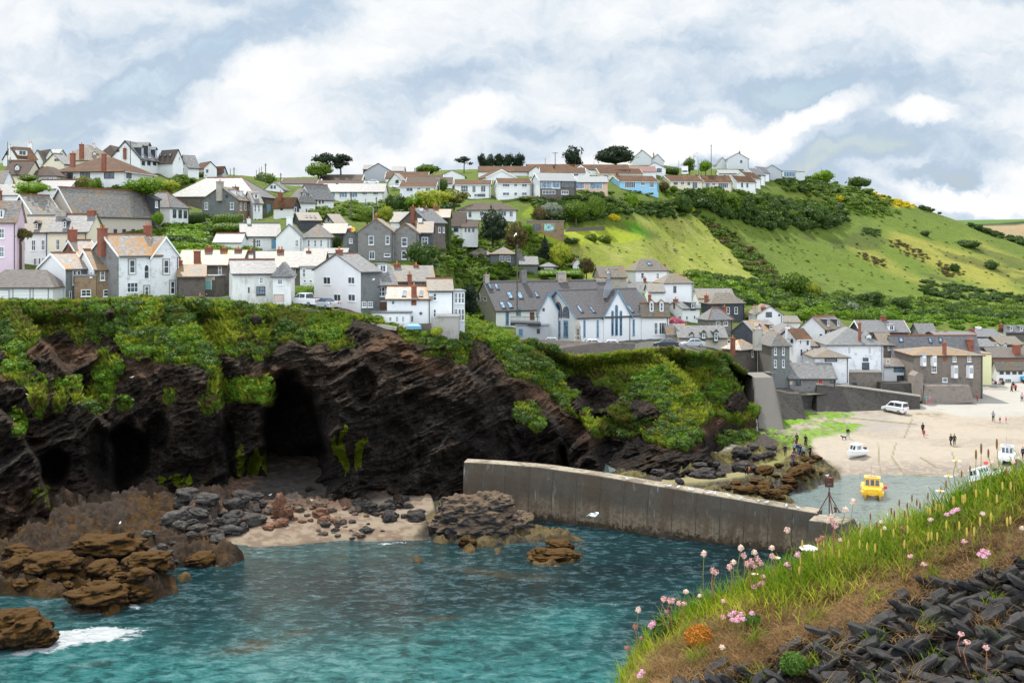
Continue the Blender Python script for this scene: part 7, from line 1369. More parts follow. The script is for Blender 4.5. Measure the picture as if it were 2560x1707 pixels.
m.box(0,-.01,1.0,5.4,.05,1.08);o=m.build('deck_railing',M['dark_timber']);o.location=c;tag(o,'dark picket railing along the timber deck','railing')
o=slabw('painted_emblem','white cloud shape of the emblem on the dark cottage gable','emblem',[(866,566,196.6),(876,564,196.6),(885,570,196.6),(887,578,196.6),(880,577,196.6),(872,574,196.6),(865,570,196.6)],'white_paint',.03)
m=MB();m.cyl((0,0,0),(0,.04,0),.45,n=18);q=m.build('yellow_disc',M['boat_yellow'],o);q.location=PX(882,573.5,196.52)-PX(866,566,196.6)
m=MB();m.add([(0,0,0),(.5,0,.12),(.9,0,-.22),(.55,0,-.30),(.1,0,-.15)],[(0,4,3,2,1)]);q=m.build('red_shape',M['red_paint'],o);q.location=PX(868.5,571.5,196.45)-PX(866,566,196.6)
# old carved pinnacle by the school and the lead spire louvre
t=empty('stone_pinnacle',PX(1445,854,190),0,'weathered stone pinnacle standing before the old school','pinnacle')
m=MB();m.loft([[(x*w_,y*w_,z)for x,y in((-1,-1),(1,-1),(1,1),(-1,1))]for z,w_ in((-1,.62),(.3,.62),(.35,.5),(1.0,.5),(1.05,.42),(2.2,.40),(2.25,.46),(2.6,.44),(3.1,.28),(3.5,.1))]);m.build('shaft',M['rubble'],t)
for z in(.55,1.25,1.75):
 m=MB();m.box(-.13,-.53 if z<1 else-.45,z,.13,-.36,z+.32);m.build('niche',M['dark_timber'],t)
t=empty('spire_louvre',PX(1521,724,206),0,'lead-grey broach spire on the old school roof','spire')
m=MB();m.loft([[(x*w_,y*w_,z)for x,y in((-1,-1),(1,-1),(1,1),(-1,1))]for z,w_ in((-1.5,.95),(.0,.8),(1.2,.36),(1.9,.30),(1.95,.36),(3.1,.02))]);m.build('spire',M['lead'],t)
# poles and wires
POLES=[(533,588,545,212,'p','dark pole with transformer above the leafy bank'),(636,655,597,166,'p','thick blackened post rising from the terrace roof'),(664,470,409,280,'p','tallest of the poles beside the round clipped bush'),(641,452,425,292,'n','short pole, left of the three beside the round bush'),(648,452,420,292,'n','middle short pole beside the round bush'),(654,452,417,292,'n','right short pole beside the round bush'),(702,460,433,290,'p','pole right of the round clipped bush'),(585,444,419,284,'p','pole on the skyline left of the bushes'),(576,444,422,284,'n','thin pole left of the skyline pole'),(19,405,355,262,'n','pole before the white skyline cottage'),(326,402,353,248,'n','black flue pipe on the big white skyline gable'),(531,448,425,270,'n','pole among the small brown-roofed skyline gables'),(878,548,483,240,'p','tall pole below the white balcony house'),(941,525,493,258,'p','pole with fittings right of the balcony stair'),(914,528,497,256,'n','thin pole left of the one with fittings'),(951,525,500,256,'n','thin pole right of the one with fittings'),(1388,416,381,366,'t','pole with crossbar on the skyline between pines and lone pine'),(1363,416,395,366,'n','thin pole left of the crossbar pole'),(1485,416,403,366,'n','short pole left of the cypress'),(1778,430,362,408,'p','tall bare pole on the skyline right of the lorry'),(1293,760,610,205,'p','tall dark pole rising from the slated wing'),(1697,432,402,404,'n','short pole left of the lorry'),(2053,452,420,450,'n','slim pole on the hill crest'),(2030,708,660,400,'t','lone pole with two insulators low on the hill'),(1747,432,400,406,'n','post right of the lorry'),(1753,432,398,406,'n','second post right of the lorry')]
for(u,vb,vt,d,k,lb_)in POLES:
 s=d/F;h_=(vb-vt)*s;m=MB();r_=.16 if u==636 else.11 if k!='n' else.07;m.cyl((0,0,-2),(0,0,h_),r_*1.2,r_,7)
 if k=='t':m.box(-.9,-.05,h_-.35,.9,.05,h_-.2);m.cyl((-.8,0,h_-.2),(-.8,0,h_),.05,n=5);m.cyl((.8,0,h_-.2),(.8,0,h_),.05,n=5)
 if k=='p':m.box(-.35,-.05,h_-.5,.35,.05,h_-.4)
 o=m.build('utility_pole' if 'flue' not in lb_ else 'flue_pipe',M['pole_wood' if 'flue' not in lb_ else 'black_paint'],uv=False);o.location=PX(u,vb,d);tag(o,lb_,'pole')
for(u,vb,vt,d,sd_,lb_)in[(933,560,518,205,-1,'street lamp with arm pointing left above the twin gables'),(1098,488,446,300,-1,'grey street lamp beside the round dark bush'),(1735,432,384,405,1,'street lamp on the skyline right of the lorry'),(1744,432,392,405,-1,'lower street lamp on the skyline right of the lorry')]:
 s=d/F;h_=(vb-vt)*s;t=empty('street_lamp',PX(u,vb,d),0,lb_,'street lamp');m=MB();m.cyl((0,0,-1),(0,0,h_),.09,.06,7);m.tube([(0,0,h_-.05),(sd_*.5,0,h_+.12),(sd_*1.0,0,h_+.12)],.04);m.build('post',M['galvanised'],t)
 m=MB();m.box(sd_*.85,-.12,h_+.05,sd_*1.55,.12,h_+.17);m.build('lamp_head',M['pale_metal_roof'],t)
# people
def skinned(name,verts,edges,sub=1):
 me=bpy.data.meshes.new(name);me.from_pydata([v[0]for v in verts],edges,[]);o=bpy.data.objects.new('tmp',me);COL.objects.link(o)
 o.modifiers.new('s','SKIN');l=me.skin_vertices[0].data if me.skin_vertices else None
 if l is None:me.skin_vertices.new()if hasattr(me.skin_vertices,'new')else None;l=me.skin_vertices[0].data
 for i,v in enumerate(verts):l[i].radius=(v[1],v[2]if len(v)>2 else v[1]);l[i].use_root=(i==0)
 s=o.modifiers.new('ss','SUBSURF');s.levels=sub;s.render_levels=sub
 dg=bpy.context.evaluated_depsgraph_get();nm_=bpy.data.meshes.new_from_object(o.evaluated_get(dg));nm_.name=name
 bpy.data.objects.remove(o);return nm_
def person_proto(pose):
 w_={'stand':(0,0,.1),'walk':(.20,-.18,.25),'hold':(.05,-.03,1)}[pose];V_,E_=[],[]
 def a(co,r,par=None,r2=None):
  V_.append((co,r,r2 or r));i=len(V_)-1
  if par is not None:E_.append((par,i))
  return i
 pel=a((0,0,.93),.135,None,.11);sp=a((0,0,1.12),.125,pel,.10);ch=a((0,0,1.30),.15,sp,.115);nk=a((0,.0,1.46),.055,ch);hd=a((0,-.01,1.56),.075,nk,.09);hd2=a((0,-.01,1.64),.07,hd,.085)
 nose=a((0,-.115,1.565),.014,hd)
 for s_ in(-1,1):a((s_*.085,0,1.57),.014,hd)
 arms=[]
 for s_ in(-1,1):
  sh=a((s_*.16,0,1.38),.06,ch)
  if pose=='hold' and s_==1:el=a((s_*.22,-.12,1.15),.045,sh);wr=a((s_*.14,-.34,1.18),.032,el);hn=a((s_*.12,-.40,1.19),.036,wr,.018);fd2=(0,-1,.05)
  else:k=s_*w_[2];el=a((s_*.23,.02+.1*k*.5,1.12),.045,sh);wr=a((s_*.235,-.05+.3*k*.6,.88),.032,el);hn=a((s_*.235,-.06+.34*k*.6,.81),.036,wr,.018);fd2=(0,-.15,-1)
  hc=Vector(V_[hn][0]);fdv=Vector(fd2).normalized();sd2=Vector((0,1,0))if abs(fdv.z)>.5 else Vector((1,0,0))
  for j,ln in enumerate((.07,.08,.075,.06)):b1=a(tuple(hc+sd2*(-.024+.016*j)+fdv*.02),.010,hn);b2=a(tuple(hc+sd2*(-.026+.018*j)+fdv*(.02+ln*.6)),.009,b1);a(tuple(hc+sd2*(-.024+.016*j)+fdv*(.02+ln*.95)+Vector((-s_*.012,0,0))),.007,b2)
  th_=a(tuple(hc-sd2*.035+fdv*.005),.011,hn);a(tuple(hc-sd2*.052+fdv*.035),.009,th_);arms.append((s_,V_[sh][0],V_[el][0],V_[wr][0]))
 legs=[]
 for s_,ff in((-1,w_[0]),(1,w_[1])):
  hip=a((s_*.09,0,.86),.085,pel);kn=a((s_*.10,-ff*.7-.02,.48),.058,hip);an=a((s_*.105,-ff*1.1+(.10 if ff<0 else 0),.09),.038,kn);hl=a((s_*.11,-ff*1.1-.05+(.10 if ff<0 else 0),.045),.04,an);a((s_*.11,-ff*1.1-.17+(.10 if ff<0 else 0),.03),.032,hl);legs.append((V_[hip][0],V_[kn][0],V_[an][0]))
 body=skinned('body',V_,E_)
 J=[((0,0,.84),.165,.14),((0,0,1.0),.155,.13),((0,0,1.14),.15,.125),((0,0,1.30),.175,.135),((0,0,1.42),.085,.08)];JE=[(0,1),(1,2),(2,3),(3,4)]
 for s_,sh,el,wr in arms:n=len(J);J+=[(sh,.078),(el,.06),(wr,.046)];JE+=[(3,n),(n,n+1),(n+1,n+2)]
 jk=skinned('jacket',J,JE)
 T2=[((0,0,.95),.145,.12)];TE=[]
 for hp_,kn,an in legs:n=len(T2);T2+=[(hp_,.098),(kn,.07),((an[0],an[1],an[2]+.03),.055)];TE+=[(0,n),(n,n+1),(n+1,n+2)]
 tr=skinned('trousers',T2,TE)
 m=MB();m.ball((0,.012,1.635),.098,10,8,sc=(.92,1.02,.95));m.v=[(x,y if z>1.60 else max(y,.0),z)for x,y,z in m.v]
 hr_=m.build('hair',M['wood_brown'],smooth=True,uv=False);hm=hr_.data;bpy.data.objects.remove(hr_)
 for q in(body,jk,tr):
  q.polygons.foreach_set('use_smooth',[True]*len(q.polygons));q.materials.clear();q.materials.append(M['wood_brown'])
 return dict(body=body,jacket=jk,trousers=tr,hair=hm)
for nm,c_ in(('skin',(.52,.30,.21)),('cloth_black',(.018,.018,.022)),('cloth_navy',(.02,.035,.09)),('cloth_purple',(.16,.03,.12)),('cloth_pink',(.75,.06,.22)),('cloth_pale_pink',(.62,.42,.48)),('cloth_teal',(.02,.38,.42)),('cloth_grey',(.30,.33,.36)),('cloth_orange',(.70,.20,.02)),('cloth_red',(.45,.03,.04)),('cloth_beige',(.42,.33,.25)),('cloth_white',(.7,.7,.7)),('cloth_denim',(.07,.12,.22)),('cloth_brown',(.13,.06,.035)),('cloth_green',(.03,.06,.03)),('hair_dark',(.03,.02,.015)),('hair_grey',(.35,.33,.3)),('hair_fair',(.35,.2,.08))):flat(nm,c_,.85,.15,var=.15)
PP={k:person_proto(k)for k in('stand','walk','hold')}
def person(u,v,d,hd_,pose,top,leg,hair,label,s=1.0,z=None):
 p=PX(u,v,d)if z is None else Vector(((u-U0)/F*d,d,z));r=empty('person',p,R(hd_),label,'person')
 for k,mt in(('body','skin'),('jacket',top),('trousers',leg),('hair',hair)):
  o=bpy.data.objects.new(k,PP[pose][k]);COL.objects.link(o);o.parent=r;o.scale=(s,s,s);o.material_slots[0].link='OBJECT';o.material_slots[0].material=M[mt]
 return r
def onshore(u,v):
 d,z=shore_hit(u,v);return d,z
PEOPLE=[(1982,1167,170,'walk','cloth_purple','cloth_denim','hair_dark','person in a purple coat walking away at the head of the rock path',1),(1986,1143,200,'stand','cloth_grey','cloth_black','hair_grey','person in a grey jacket seen from behind in the group on the rock path',1),(1995,1147,20,'stand','cloth_navy','cloth_denim','hair_fair','person in navy jacket and jeans at the middle of the rock path group',1),(2001,1146,160,'stand','cloth_navy','cloth_black','hair_dark','person in navy with black trousers beside the one in jeans',1),(2009,1146,190,'stand','cloth_grey','cloth_black','hair_grey','tall person in pale grey top and black trousers in the rock path group',1.05),(2025,1147,200,'hold','cloth_black','cloth_black','hair_dark','person all in black standing right of the rock path group',1),(1963,1142,150,'stand','cloth_black','cloth_green','hair_dark','person in dark clothes alone on the rocks left of the path group',.95),(1992,1113,180,'walk','cloth_green','cloth_black','hair_dark','person in dark green walking down from the weed-covered rocks',1),(2014,1120,170,'hold','cloth_black','cloth_black','hair_dark','person in black standing on the sand edge behind the group',1),(1988,1128,190,'walk','cloth_brown','cloth_brown','hair_fair','person in brown jacket at the back of the rock path group',1),(1866,1196,230,'walk','cloth_black','cloth_black','hair_dark','adult in black low on the path beside a child in orange',1),(1873,1198,230,'walk','cloth_orange','cloth_brown','hair_dark','child in an orange jacket low on the rock path',.7),(2120,1098,150,'walk','cloth_black','cloth_grey','hair_grey','person in black with grey trousers walking a dog on the beach',1),(2307,1086,190,'walk','cloth_black','cloth_black','hair_dark','adult in black just behind a child in red on the beach',1),(2310,1095,190,'walk','cloth_red','cloth_red','hair_fair','child in red in the middle of the beach',.72),(2377,1116,200,'walk','cloth_black','cloth_black','hair_dark','left person of the dark-clothed couple on the beach',1),(2386,1116,160,'walk','cloth_green','cloth_black','hair_dark','right person of the dark-clothed couple on the beach',1),(2483,1054,150,'hold','cloth_grey','cloth_black','hair_dark','person in grey swinging a stick near the slipway foot',1),(2500,1060,200,'stand','cloth_purple','skin','hair_dark','child in purple digging below the slipway',.6),(2515,1059,100,'stand','cloth_pink','cloth_pale_pink','hair_fair','child in pink below the slipway',.6),(2557,1149,180,'walk','cloth_navy','cloth_black','hair_fair','person in navy at the right edge of the beach near the boats',1)]
for(u,v,hd_,ps,tp,lg,hr_,lb_,s)in PEOPLE:
 d,z=onshore(u,v);person(u,v,d,hd_,ps,tp,lg,hr_,lb_,s,z)
for(u,v,d,hd_,ps,tp,lg,hr_,lb_,s)in[(2316,1008,189,20,'stand','cloth_teal','skin','hair_dark','person in a teal top against the stone terrace wall',.8),(2324,1008,189,0,'stand','cloth_grey','cloth_pink','hair_fair','person in grey top and pink trousers against the stone terrace wall',.8),(2443,1004,191,90,'stand','cloth_red','cloth_brown','hair_dark','person in red by the rusty chain at the terrace corner',.85),(2489,972,213,180,'stand','cloth_purple','cloth_black','hair_grey','person in purple at the doorway left of the quay shop',1),(2498,971,213,10,'stand','cloth_white','cloth_black','hair_fair','person in white outside the quay shop',.95),(2503,971,212.5,190,'stand','cloth_beige','cloth_beige','hair_fair','person in beige outside the quay shop',1),(2508,972,212,150,'stand','cloth_black','cloth_brown','hair_dark','person in black at the quay shop window',1),(2529,984,204,90,'walk','cloth_brown','cloth_black','hair_dark','person in brown striding across the quay',1),(2539,982,205,200,'stand','cloth_red','cloth_black','hair_grey','person in dull red standing on the quay',1),(2533,976,208,180,'stand','cloth_black','skin','hair_dark','person in black top with bare legs behind the pair on the quay',1),(2555,1006,193,140,'walk','cloth_pale_pink','cloth_black','hair_dark','person in pale pink top and black shorts on the slipway',1),(2559,968,214,180,'stand','cloth_black','cloth_red','hair_grey','person under the teal awning at the right edge',1),(500,764,149,120,'walk','cloth_pink','cloth_grey','hair_fair','person in bright pink walking along the cliff lane',1),(516,764,149,110,'walk','cloth_black','cloth_black','hair_dark','person in dark clothes walking along the cliff lane',1)]:
 s_=d/F;person(u,v,d,hd_,ps,tp,lg,hr_,lb_,s)
# the dog
d,z=onshore(2110,1099);V_=[((0,0,.42),.10),((-.18,0,.43),.12),((.22,0,.42),.085),((-.34,0,.52),.07),((-.44,0,.60),.065),((-.56,0,.57),.032),((-.41,.05,.68),.02),((-.41,-.05,.68),.02),((.34,0,.48),.025),((.46,0,.60),.015)];E_=[(0,1),(0,2),(1,3),(3,4),(4,5),(4,6),(4,7),(2,8),(8,9)]
for x,sd_,hind in((-.2,-1,0),(-.2,1,0),(.22,-1,1),(.22,1,1)):
 n=len(V_);V_+=[((x,sd_*.06,.32),.055),((x+(.0 if not hind else-.05),sd_*.07,.2),.035),((x+(.0 if not hind else.06),sd_*.07,.1),.024),((x-.03,sd_*.07,.02),.026)];E_+=[(1 if not hind else 2,n),(n,n+1),(n+1,n+2),(n+2,n+3)]
me=skinned('dog',V_,E_);me.materials.append(M['cloth_black']);o=link_mesh('dog',me,None,None,((2110-U0)/F*d,d,z));tag(o,'black dog standing on the sand beside its walker','dog')
# gulls
def gull_proto(fly):
 t=empty('gull',(0,0,0),0);V_=[((0,0,.16),.075),((-.13,0,.19),.055),((-.2,0,.27),.04),((-.22,0,.32),.045),((.15,0,.15),.045),((.28,0,.15),.02,.03)];E_=[(0,1),(1,2),(2,3),(0,4),(4,5)]
 me=skinned('body',V_,E_);me.materials.append(M['white_paint']);link_mesh('body',me,None,t)
 m=MB();m.cyl((-.26,0,.32),(-.34,0,.305),.014,.004,5);m.build('beak',M['seed_yellow'],t,uv=False)
 for s_ in(-1,1):
  m=MB()
  if fly:m.loft([[(-.1,s_*.05,.2),(.1,s_*.05,.2),(.1,s_*.05,.215),(-.1,s_*.05,.22)],[(-.12,s_*.32,.33),(.05,s_*.32,.33),(.05,s_*.32,.34),(-.12,s_*.32,.35)],[(.06,s_*.72,.20),(.11,s_*.72,.20),(.11,s_*.72,.205),(.06,s_*.72,.205)]])
  else:m.loft([[(-.1,s_*.05,.14),(-.1,s_*.075,.2),(-.1,s_*.03,.23)],[(.1,s_*.055,.14),(.1,s_*.075,.18),(.1,s_*.03,.21)],[(.32,s_*.015,.15),(.32,s_*.02,.16),(.32,s_*.01,.165)]])
  m.build('wing',M['galvanised' if not fly else 'white_paint'],t,uv=False)
  if not fly:m=MB();m.cyl((0,s_*.03,.12),(-.01,s_*.03,0),.008,n=5);m.build('leg',M['seed_yellow'],t,uv=False)
 return t
GP=gull_proto(False);GF=gull_proto(True);first=[True]
def gull(p,rz,label,group=None,s=1.0):
 if first[0]:t=GP;first[0]=False
 else:t=copy_tree(GP)
 t.location=p;t.rotation_euler.z=rz;t.scale=(s,s,s);tag(t,label,'gull')
 if group:t['group']=group
 elif 'group' in t:del t['group']
for i,u in enumerate((1569,1663,1674,1695,1724,1732,1758,1775,1787,1823,1854,1896,1916,1966,1996)):
 vq_=float(lut([(a,b)for a,b,c in PT],u));zz=float(lut([(a,c)for a,b,c in PT],u));d=(CZ-zz)*F/(vq_-V0)+.35;gull(((u-U0)/F*d,d,zz),i*1.3,'white gull standing on top of the curved breakwater','gulls lined up on the breakwater',1.05)
p=PX(2068,1190,105.2);gull((p.x,p.y,p.z-.1),2,'gull perched on the rusty beacon cage')
for u,v,lb_ in((675,1246,'gull on the reddish rocks in front of the cave'),(780,1259,'gull on the shingle right of the cave mouth'),(240,1425,'left of two gulls on the weed-covered rocks'),(288,1435,'right of two gulls on the weed-covered rocks'),(300,1322,'gull on the dark boulders at the foot of the left cliff')):
 d,z=onshore(u,v);gull(((u-U0)/F*d,d,z+.15),u,lb_)
for u,v,lb_ in((330,946,'gull nesting high on the brown cliff face'),(334,1002,'gull on a ledge below the nesting gull'),(187,1106,'gull on the ledge above the left cave'),(34,1052,'gull on the rock rib at the left edge'),(70,990,'gull on the ivy-hung rib at the left edge')):
 d,_=cliff_point(u,v);gull(PX(u,v,d-.35),u,lb_)
GF.location=PX(1484,1296,60);GF.rotation_euler=(R(18),R(-12),R(200));GF.scale=(.95,)*3;tag(GF,'white gull gliding low across the breakwater wall','gull')
g2=copy_tree(GF);g2.location=PX(1290,590,120);g2.rotation_euler=(R(-25),R(10),R(160));g2.scale=(.7,)*3;tag(g2,'small white gull flying over the gardens','gull')
g2=copy_tree(GF);g2.location=PX(934,702,110);g2.rotation_euler=(R(10),R(5),R(190));g2.scale=(.6,)*3;tag(g2,'white gull gliding past the slate-hung flank of the big white house','gull')
# vehicles
def wheels(t,xs,y,r,w_=.2):
 for x in xs:
  for s_ in(-1,1):
   m=MB();m.cyl((x,s_*y,r),(x,s_*(y-w_),r),r,n=16);a=m.build('tyre',M['rubber'],t,uv=False);m=MB();m.cyl((x,s_*(y+.012),r),(x,s_*(y-.03),r),r*.62,n=14);m.build('rim',M['steel'],a,uv=False)
def vehicle(name,label,u,v,d,hd_,L_,W_,prof,cab,paint_,roofmat=None,wx=(.75,3.6),r=.32,z=None,bed=None,plate='seed_yellow'):
 """side profile in metres (x forward from the tail, z up); cab = greenhouse outline"""
 p=PX(u,v,d);t=empty(name,p,R(hd_),label,'van' if 'van' in name else 'lorry' if 'lorry' in name else 'car');y=W_/2
 def P(pr,a,b):m=MB();m.prism(pr,'y',a,b);return m
 m=P(prof,-y,y);m.v=[(x-L_/2,yy,zz)for x,yy,zz in m.v];m.build('body',M[paint_],t,bevel=.07)
 cb=[(x-L_/2,zz)for x,zz in cab];n=len(cb);zb,zt=min(c[1]for c in cb),max(c[1]for c in cb);yi=lambda zz:y-.06-.22*(zz-zb)/(zt-zb+1e-6)
 m=MB();m.loft([[(x,-yi(zz),zz)for x,zz in cb],[(x,yi(zz),zz)for x,zz in cb]]);m.build('cabin',M[roofmat or paint_],t,bevel=.05)
 cx=sum(c[0]for c in cb)/n;cz_=sum(c[1]for c in cb)/n;half=(max(c[0]for c in cb)+min(c[0]for c in cb))/2
 for s_ in(-1,1):
  for lo_,hi_ in((min(c[0]for c in cb),half-.04),(half+.04,max(c[0]for c in cb))):
   xs_=[(cx+(x-cx)*.86,cz_+(zz-cz_)*.72)for x,zz in cb];q=[(min(max(x,lo_),hi_),zz)for x,zz in xs_];m=MB()
   m.add([(x,s_*(yi(zz)+.012),zz)for x,zz in q],[tuple(range(n))if s_<0 else tuple(range(n-1,-1,-1))]);m.build('side_window',M['glass'],t,uv=False)
 for i in range(n):
  a,b_=cb[i],cb[(i+1)%n]
  if abs(b_[1]-a[1])>.25:
   e=.014 if(a[0]+b_[0])/2>cx else-.014;k0,k1=.12,.88;A_=(a[0]+(b_[0]-a[0])*k0+e,a[1]+(b_[1]-a[1])*k0);B2=(a[0]+(b_[0]-a[0])*k1+e,a[1]+(b_[1]-a[1])*k1)
   m=MB();m.add([(A_[0],-yi(A_[1])+.1,A_[1]),(A_[0],yi(A_[1])-.1,A_[1]),(B2[0],yi(B2[1])-.1,B2[1]),(B2[0],-yi(B2[1])+.1,B2[1])],[(0,1,2,3)]);m.build('windscreen' if e>0 else 'rear_window',M['glass'],t,uv=False)
 wheels(t,[x-L_/2 for x in wx],y,r)
 for s_ in(-1,1):
  m=MB();m.box(-L_/2-.015,s_*(y-.28)-.09,.68,-L_/2+.02,s_*(y-.28)+.09,.95);m.build('tail_light',M['red_paint'],t,uv=False)
  m=MB();m.box(L_/2-.12,s_*(y-.3)-.14,.62,L_/2+.015,s_*(y-.3)+.14,.78);m.build('headlight',M['curtain_glass'],t,uv=False)
 m=MB();m.box(-L_/2-.02,-.26,.48,-L_/2+.01,.26,.59);m.build('number_plate',M[plate],t,uv=False)
 if bed:m=MB();m.box(*bed);m.build('load_bed',M['rubber'],t,uv=False)
 return t
AF=lambda a:180-a
vehicle('pickup_truck','white double-cab pickup with empty bed parked beside the clipped hedge',763,766,148,AF(35),5.2,1.85,[(0,.35),(0,1.12),(1.7,1.14),(1.75,1.10),(4.0,1.10),(5.1,.98),(5.2,.45)],[(1.75,1.08),(1.85,1.78),(3.2,1.80),(4.0,1.08)],'car_white',wx=(1.1,4.25),r=.38,bed=(-2.5,-.78,1.02,-.95,.78,1.165))
vehicle('silver_convertible','silver convertible with dark soft top parked at the tail of the pickup',812,772,146.2,AF(45),4.3,1.78,[(0,.30),(0,.92),(.9,.96),(3.1,.92),(4.2,.70),(4.3,.32)],[(.95,.93),(1.45,1.36),(2.3,1.38),(3.15,.90)],'car_silver','cloth_navy',wx=(.8,3.45),r=.31)
d,z=onshore(2236,1033)
vehicle('white_van','small white panel van parked on the sand below the dark harbour wall',2237,1031,d,AF(58),4.3,1.75,[(0,.32),(0,1.1),(3.3,1.1),(4.15,.85),(4.3,.4)],[(.02,1.05),(.06,1.84),(2.6,1.86),(3.35,1.08)],'car_white',wx=(.75,3.45),r=.31)
t=vehicle('removal_lorry','white box lorry facing the camera beside the skyline trees',1712,440,394,-98,5.6,2.3,[(0,.5),(0,1.0),(5.5,1.0),(5.6,.5)],[(4.1,.95),(4.1,1.95),(5.1,1.95),(5.5,1.0)],'car_white',wx=(1.0,4.7),r=.4)
m=MB();m.box(-2.8,-1.1,1.05,1.5,1.1,3.35);m.build('cargo_box',M['car_white'],t,bevel=.05)
CARP=([(0,.28),(0,.9),(.7,.98),(3.1,.94),(4.1,.74),(4.2,.32)],[(.45,.94),(.95,1.43),(2.3,1.45),(3.15,.92)])
for(u,v,d,hd_,pt,lb_)in[(1372,866,181,175,'car_silver','silver car showing over the left end of the car park wall'),(1474,870,181,182,'car_white','white car roof showing over the middle of the car park wall'),(1522,872,181,178,'car_white','white car roof showing over the right part of the car park wall'),(1664,868,186,176,'car_dark','dark blue car above the hedge by the bay-windowed house'),(1730,868,188,184,'car_silver','pale car above the hedge right of the dark blue one'),(995,472,318,170,'car_white','white car by the small white house with raking roof'),(930,462,322,180,'car_white','white car on the road below the blue-grey gable')]:
 vehicle('parked_car',lb_,u,v,d,hd_,4.2,1.75,CARP[0],CARP[1],pt,wx=(.8,3.4),r=.31)
# boats
def hull(L_,W_,H_,n=10,full=.9):
 """open-water hull, bow at -y"""
 rings=[]
 for i in range(n+1):
  t_=i/n;w_=W_/2*min(1,(t_*2.1)**.55)*(1-.12*max(0,t_-.6));sh=H_*(1+.35*(1-t_)**2);k=.12+.1*(1-t_);y=-L_/2+L_*t_
  rings.append([(-w_,y,sh),(-w_*full,y+.05*(1-t_),sh*.45),(-w_*.35,y+.25*(1-t_),.08),(0,y+.4*(1-t_),-.05),(w_*.35,y+.25*(1-t_),.08),(w_*full,y+.05*(1-t_),sh*.45),(w_,y,sh)])
 m=MB();m.loft(rings,caps=True,closed=False);m.loft([[r[0],(r[0][0]*.5,r[0][1],r[0][2]+.02),(r[-1][0]*.5,r[-1][1],r[-1][2]+.02),r[-1]]for r in rings],closed=False,caps=False);return m
def wheelhouse(t,x0,y0,z0,x1,y1,z1,paint_,nf=3,ns=3,roof_=None):
 m=MB();i=.14;m.loft([[(x0,y0,z0),(x1,y0,z0),(x1,y1,z0),(x0,y1,z0)],[(x0+i,y0+i*2.2,z1),(x1-i,y0+i*2.2,z1),(x1-i,y1-.05,z1),(x0+i,y1-.05,z1)]]);c=m.build('cabin',M[paint_],t,bevel=.04)
 h_=z1-z0
 for k in range(nf):
  w_=(x1-x0-.25)/nf;a,b_=x0+.125+k*w_+.05,x0+.125+(k+1)*w_-.05;lo_,hi_=.35,.86
  m=MB();m.add([(a+.0,y0+i*2.2*lo_-.02,z0+h_*lo_),(b_,y0+i*2.2*lo_-.02,z0+h_*lo_),(b_-.02,y0+i*2.2*hi_-.02,z0+h_*hi_),(a+.02,y0+i*2.2*hi_-.02,z0+h_*hi_)],[(0,1,2,3)]);m.build('window',M['glass'],c,uv=False)
 for s_ in(0,1):
  X=(x0+i*.6-.02)if s_==0 else(x1-i*.6+.02)
  for k in range(ns):
   w_=(y1-y0-.7)/ns;a,b_=y0+.5+k*w_+.06,y0+.5+(k+1)*w_-.06;m=MB();xa,xb=(x0+i*.38-.015,x0+i*.85-.015)if s_==0 else(x1-i*.38+.015,x1-i*.85+.015)
   q=[(xa,a,z0+h_*.38),(xa,b_,z0+h_*.38),(xb,b_,z0+h_*.85),(xb,a,z0+h_*.85)];m.add(q if s_ else q[::-1],[(0,1,2,3)]);m.build('window',M['glass'],c,uv=False)
 m=MB();m.box(x0+.02,y0+.12,z1,x1-.02,y1+.05,z1+.08);m.build('cabin_roof',M[roof_ or paint_],c,bevel=.03)
def cat_boat(name,label,loc,rz,paint_,w_=2.6,L_=6.0,roof_=None,buoy=False):
 t=empty(name,loc,rz,label,'boat')
 for s_ in(-1,1):
  m=hull(L_,w_*.40,.95);m.v=[(x+s_*w_*.30,y,z-.25)for x,y,z in m.v];m.build('hull',M[paint_],t,smooth=False)
 m=MB();m.prism([(-w_*.46,.35),(-w_*.2,.42),(0,.30),(w_*.2,.42),(w_*.46,.35),(w_*.49,.78),(-w_*.49,.78)],'y',-L_/2+.35,L_/2);m.build('deck',M[paint_],t,bevel=.05)
 m=MB();m.box(-w_*.4,-L_/2+.5,.7,w_*.4,-L_/2+1.9,1.12);m.build('foredeck',M[paint_],t,bevel=.12)
 wheelhouse(t,-w_*.36,-L_/2+1.9,.75,w_*.36,.6,2.0,paint_,3,2,roof_)
 for s_ in(-1,1):m=MB();m.tube([(s_*w_*.47,-L_/2+.8,.75),(s_*w_*.47,-L_/2+.8,1.4),(s_*w_*.47,L_/2-.2,1.4),(s_*w_*.47,L_/2-.2,.75)],.025,5);m.build('rail',M['steel'],t,uv=False)
 m=MB();m.cyl((-.1,-.4,2.0),(-.1,-.4,3.4),.025,n=5);m.cyl((.25,-.3,2.0),(.28,-.25,2.8),.02,n=5);m.box(-.5,-.5,2.07,.5,-.35,2.2);m.build('aerial',M['galvanised'],t,uv=False)
 m=MB();m.box(-.25,L_/2-.1,.3,.25,L_/2+.35,1.1);m.build('outboard_motor',M['black_paint'],t,bevel=.06)
 if buoy:m=MB();m.ball((w_*.56,-.7,1.05),.22,10,7);m.build('mooring_buoy',M['car_red'],t,smooth=True,uv=False)
 return t
paint('car_red',(.75,.03,.02))
cat_boat('yellow_catamaran','yellow twin-hulled cabin boat moored in the harbour, bow to the camera',PX(2182,1251,128.6)+Vector((.9,3,.08)),R(-17),'boat_yellow',roof_='boat_yellow',buoy=True)
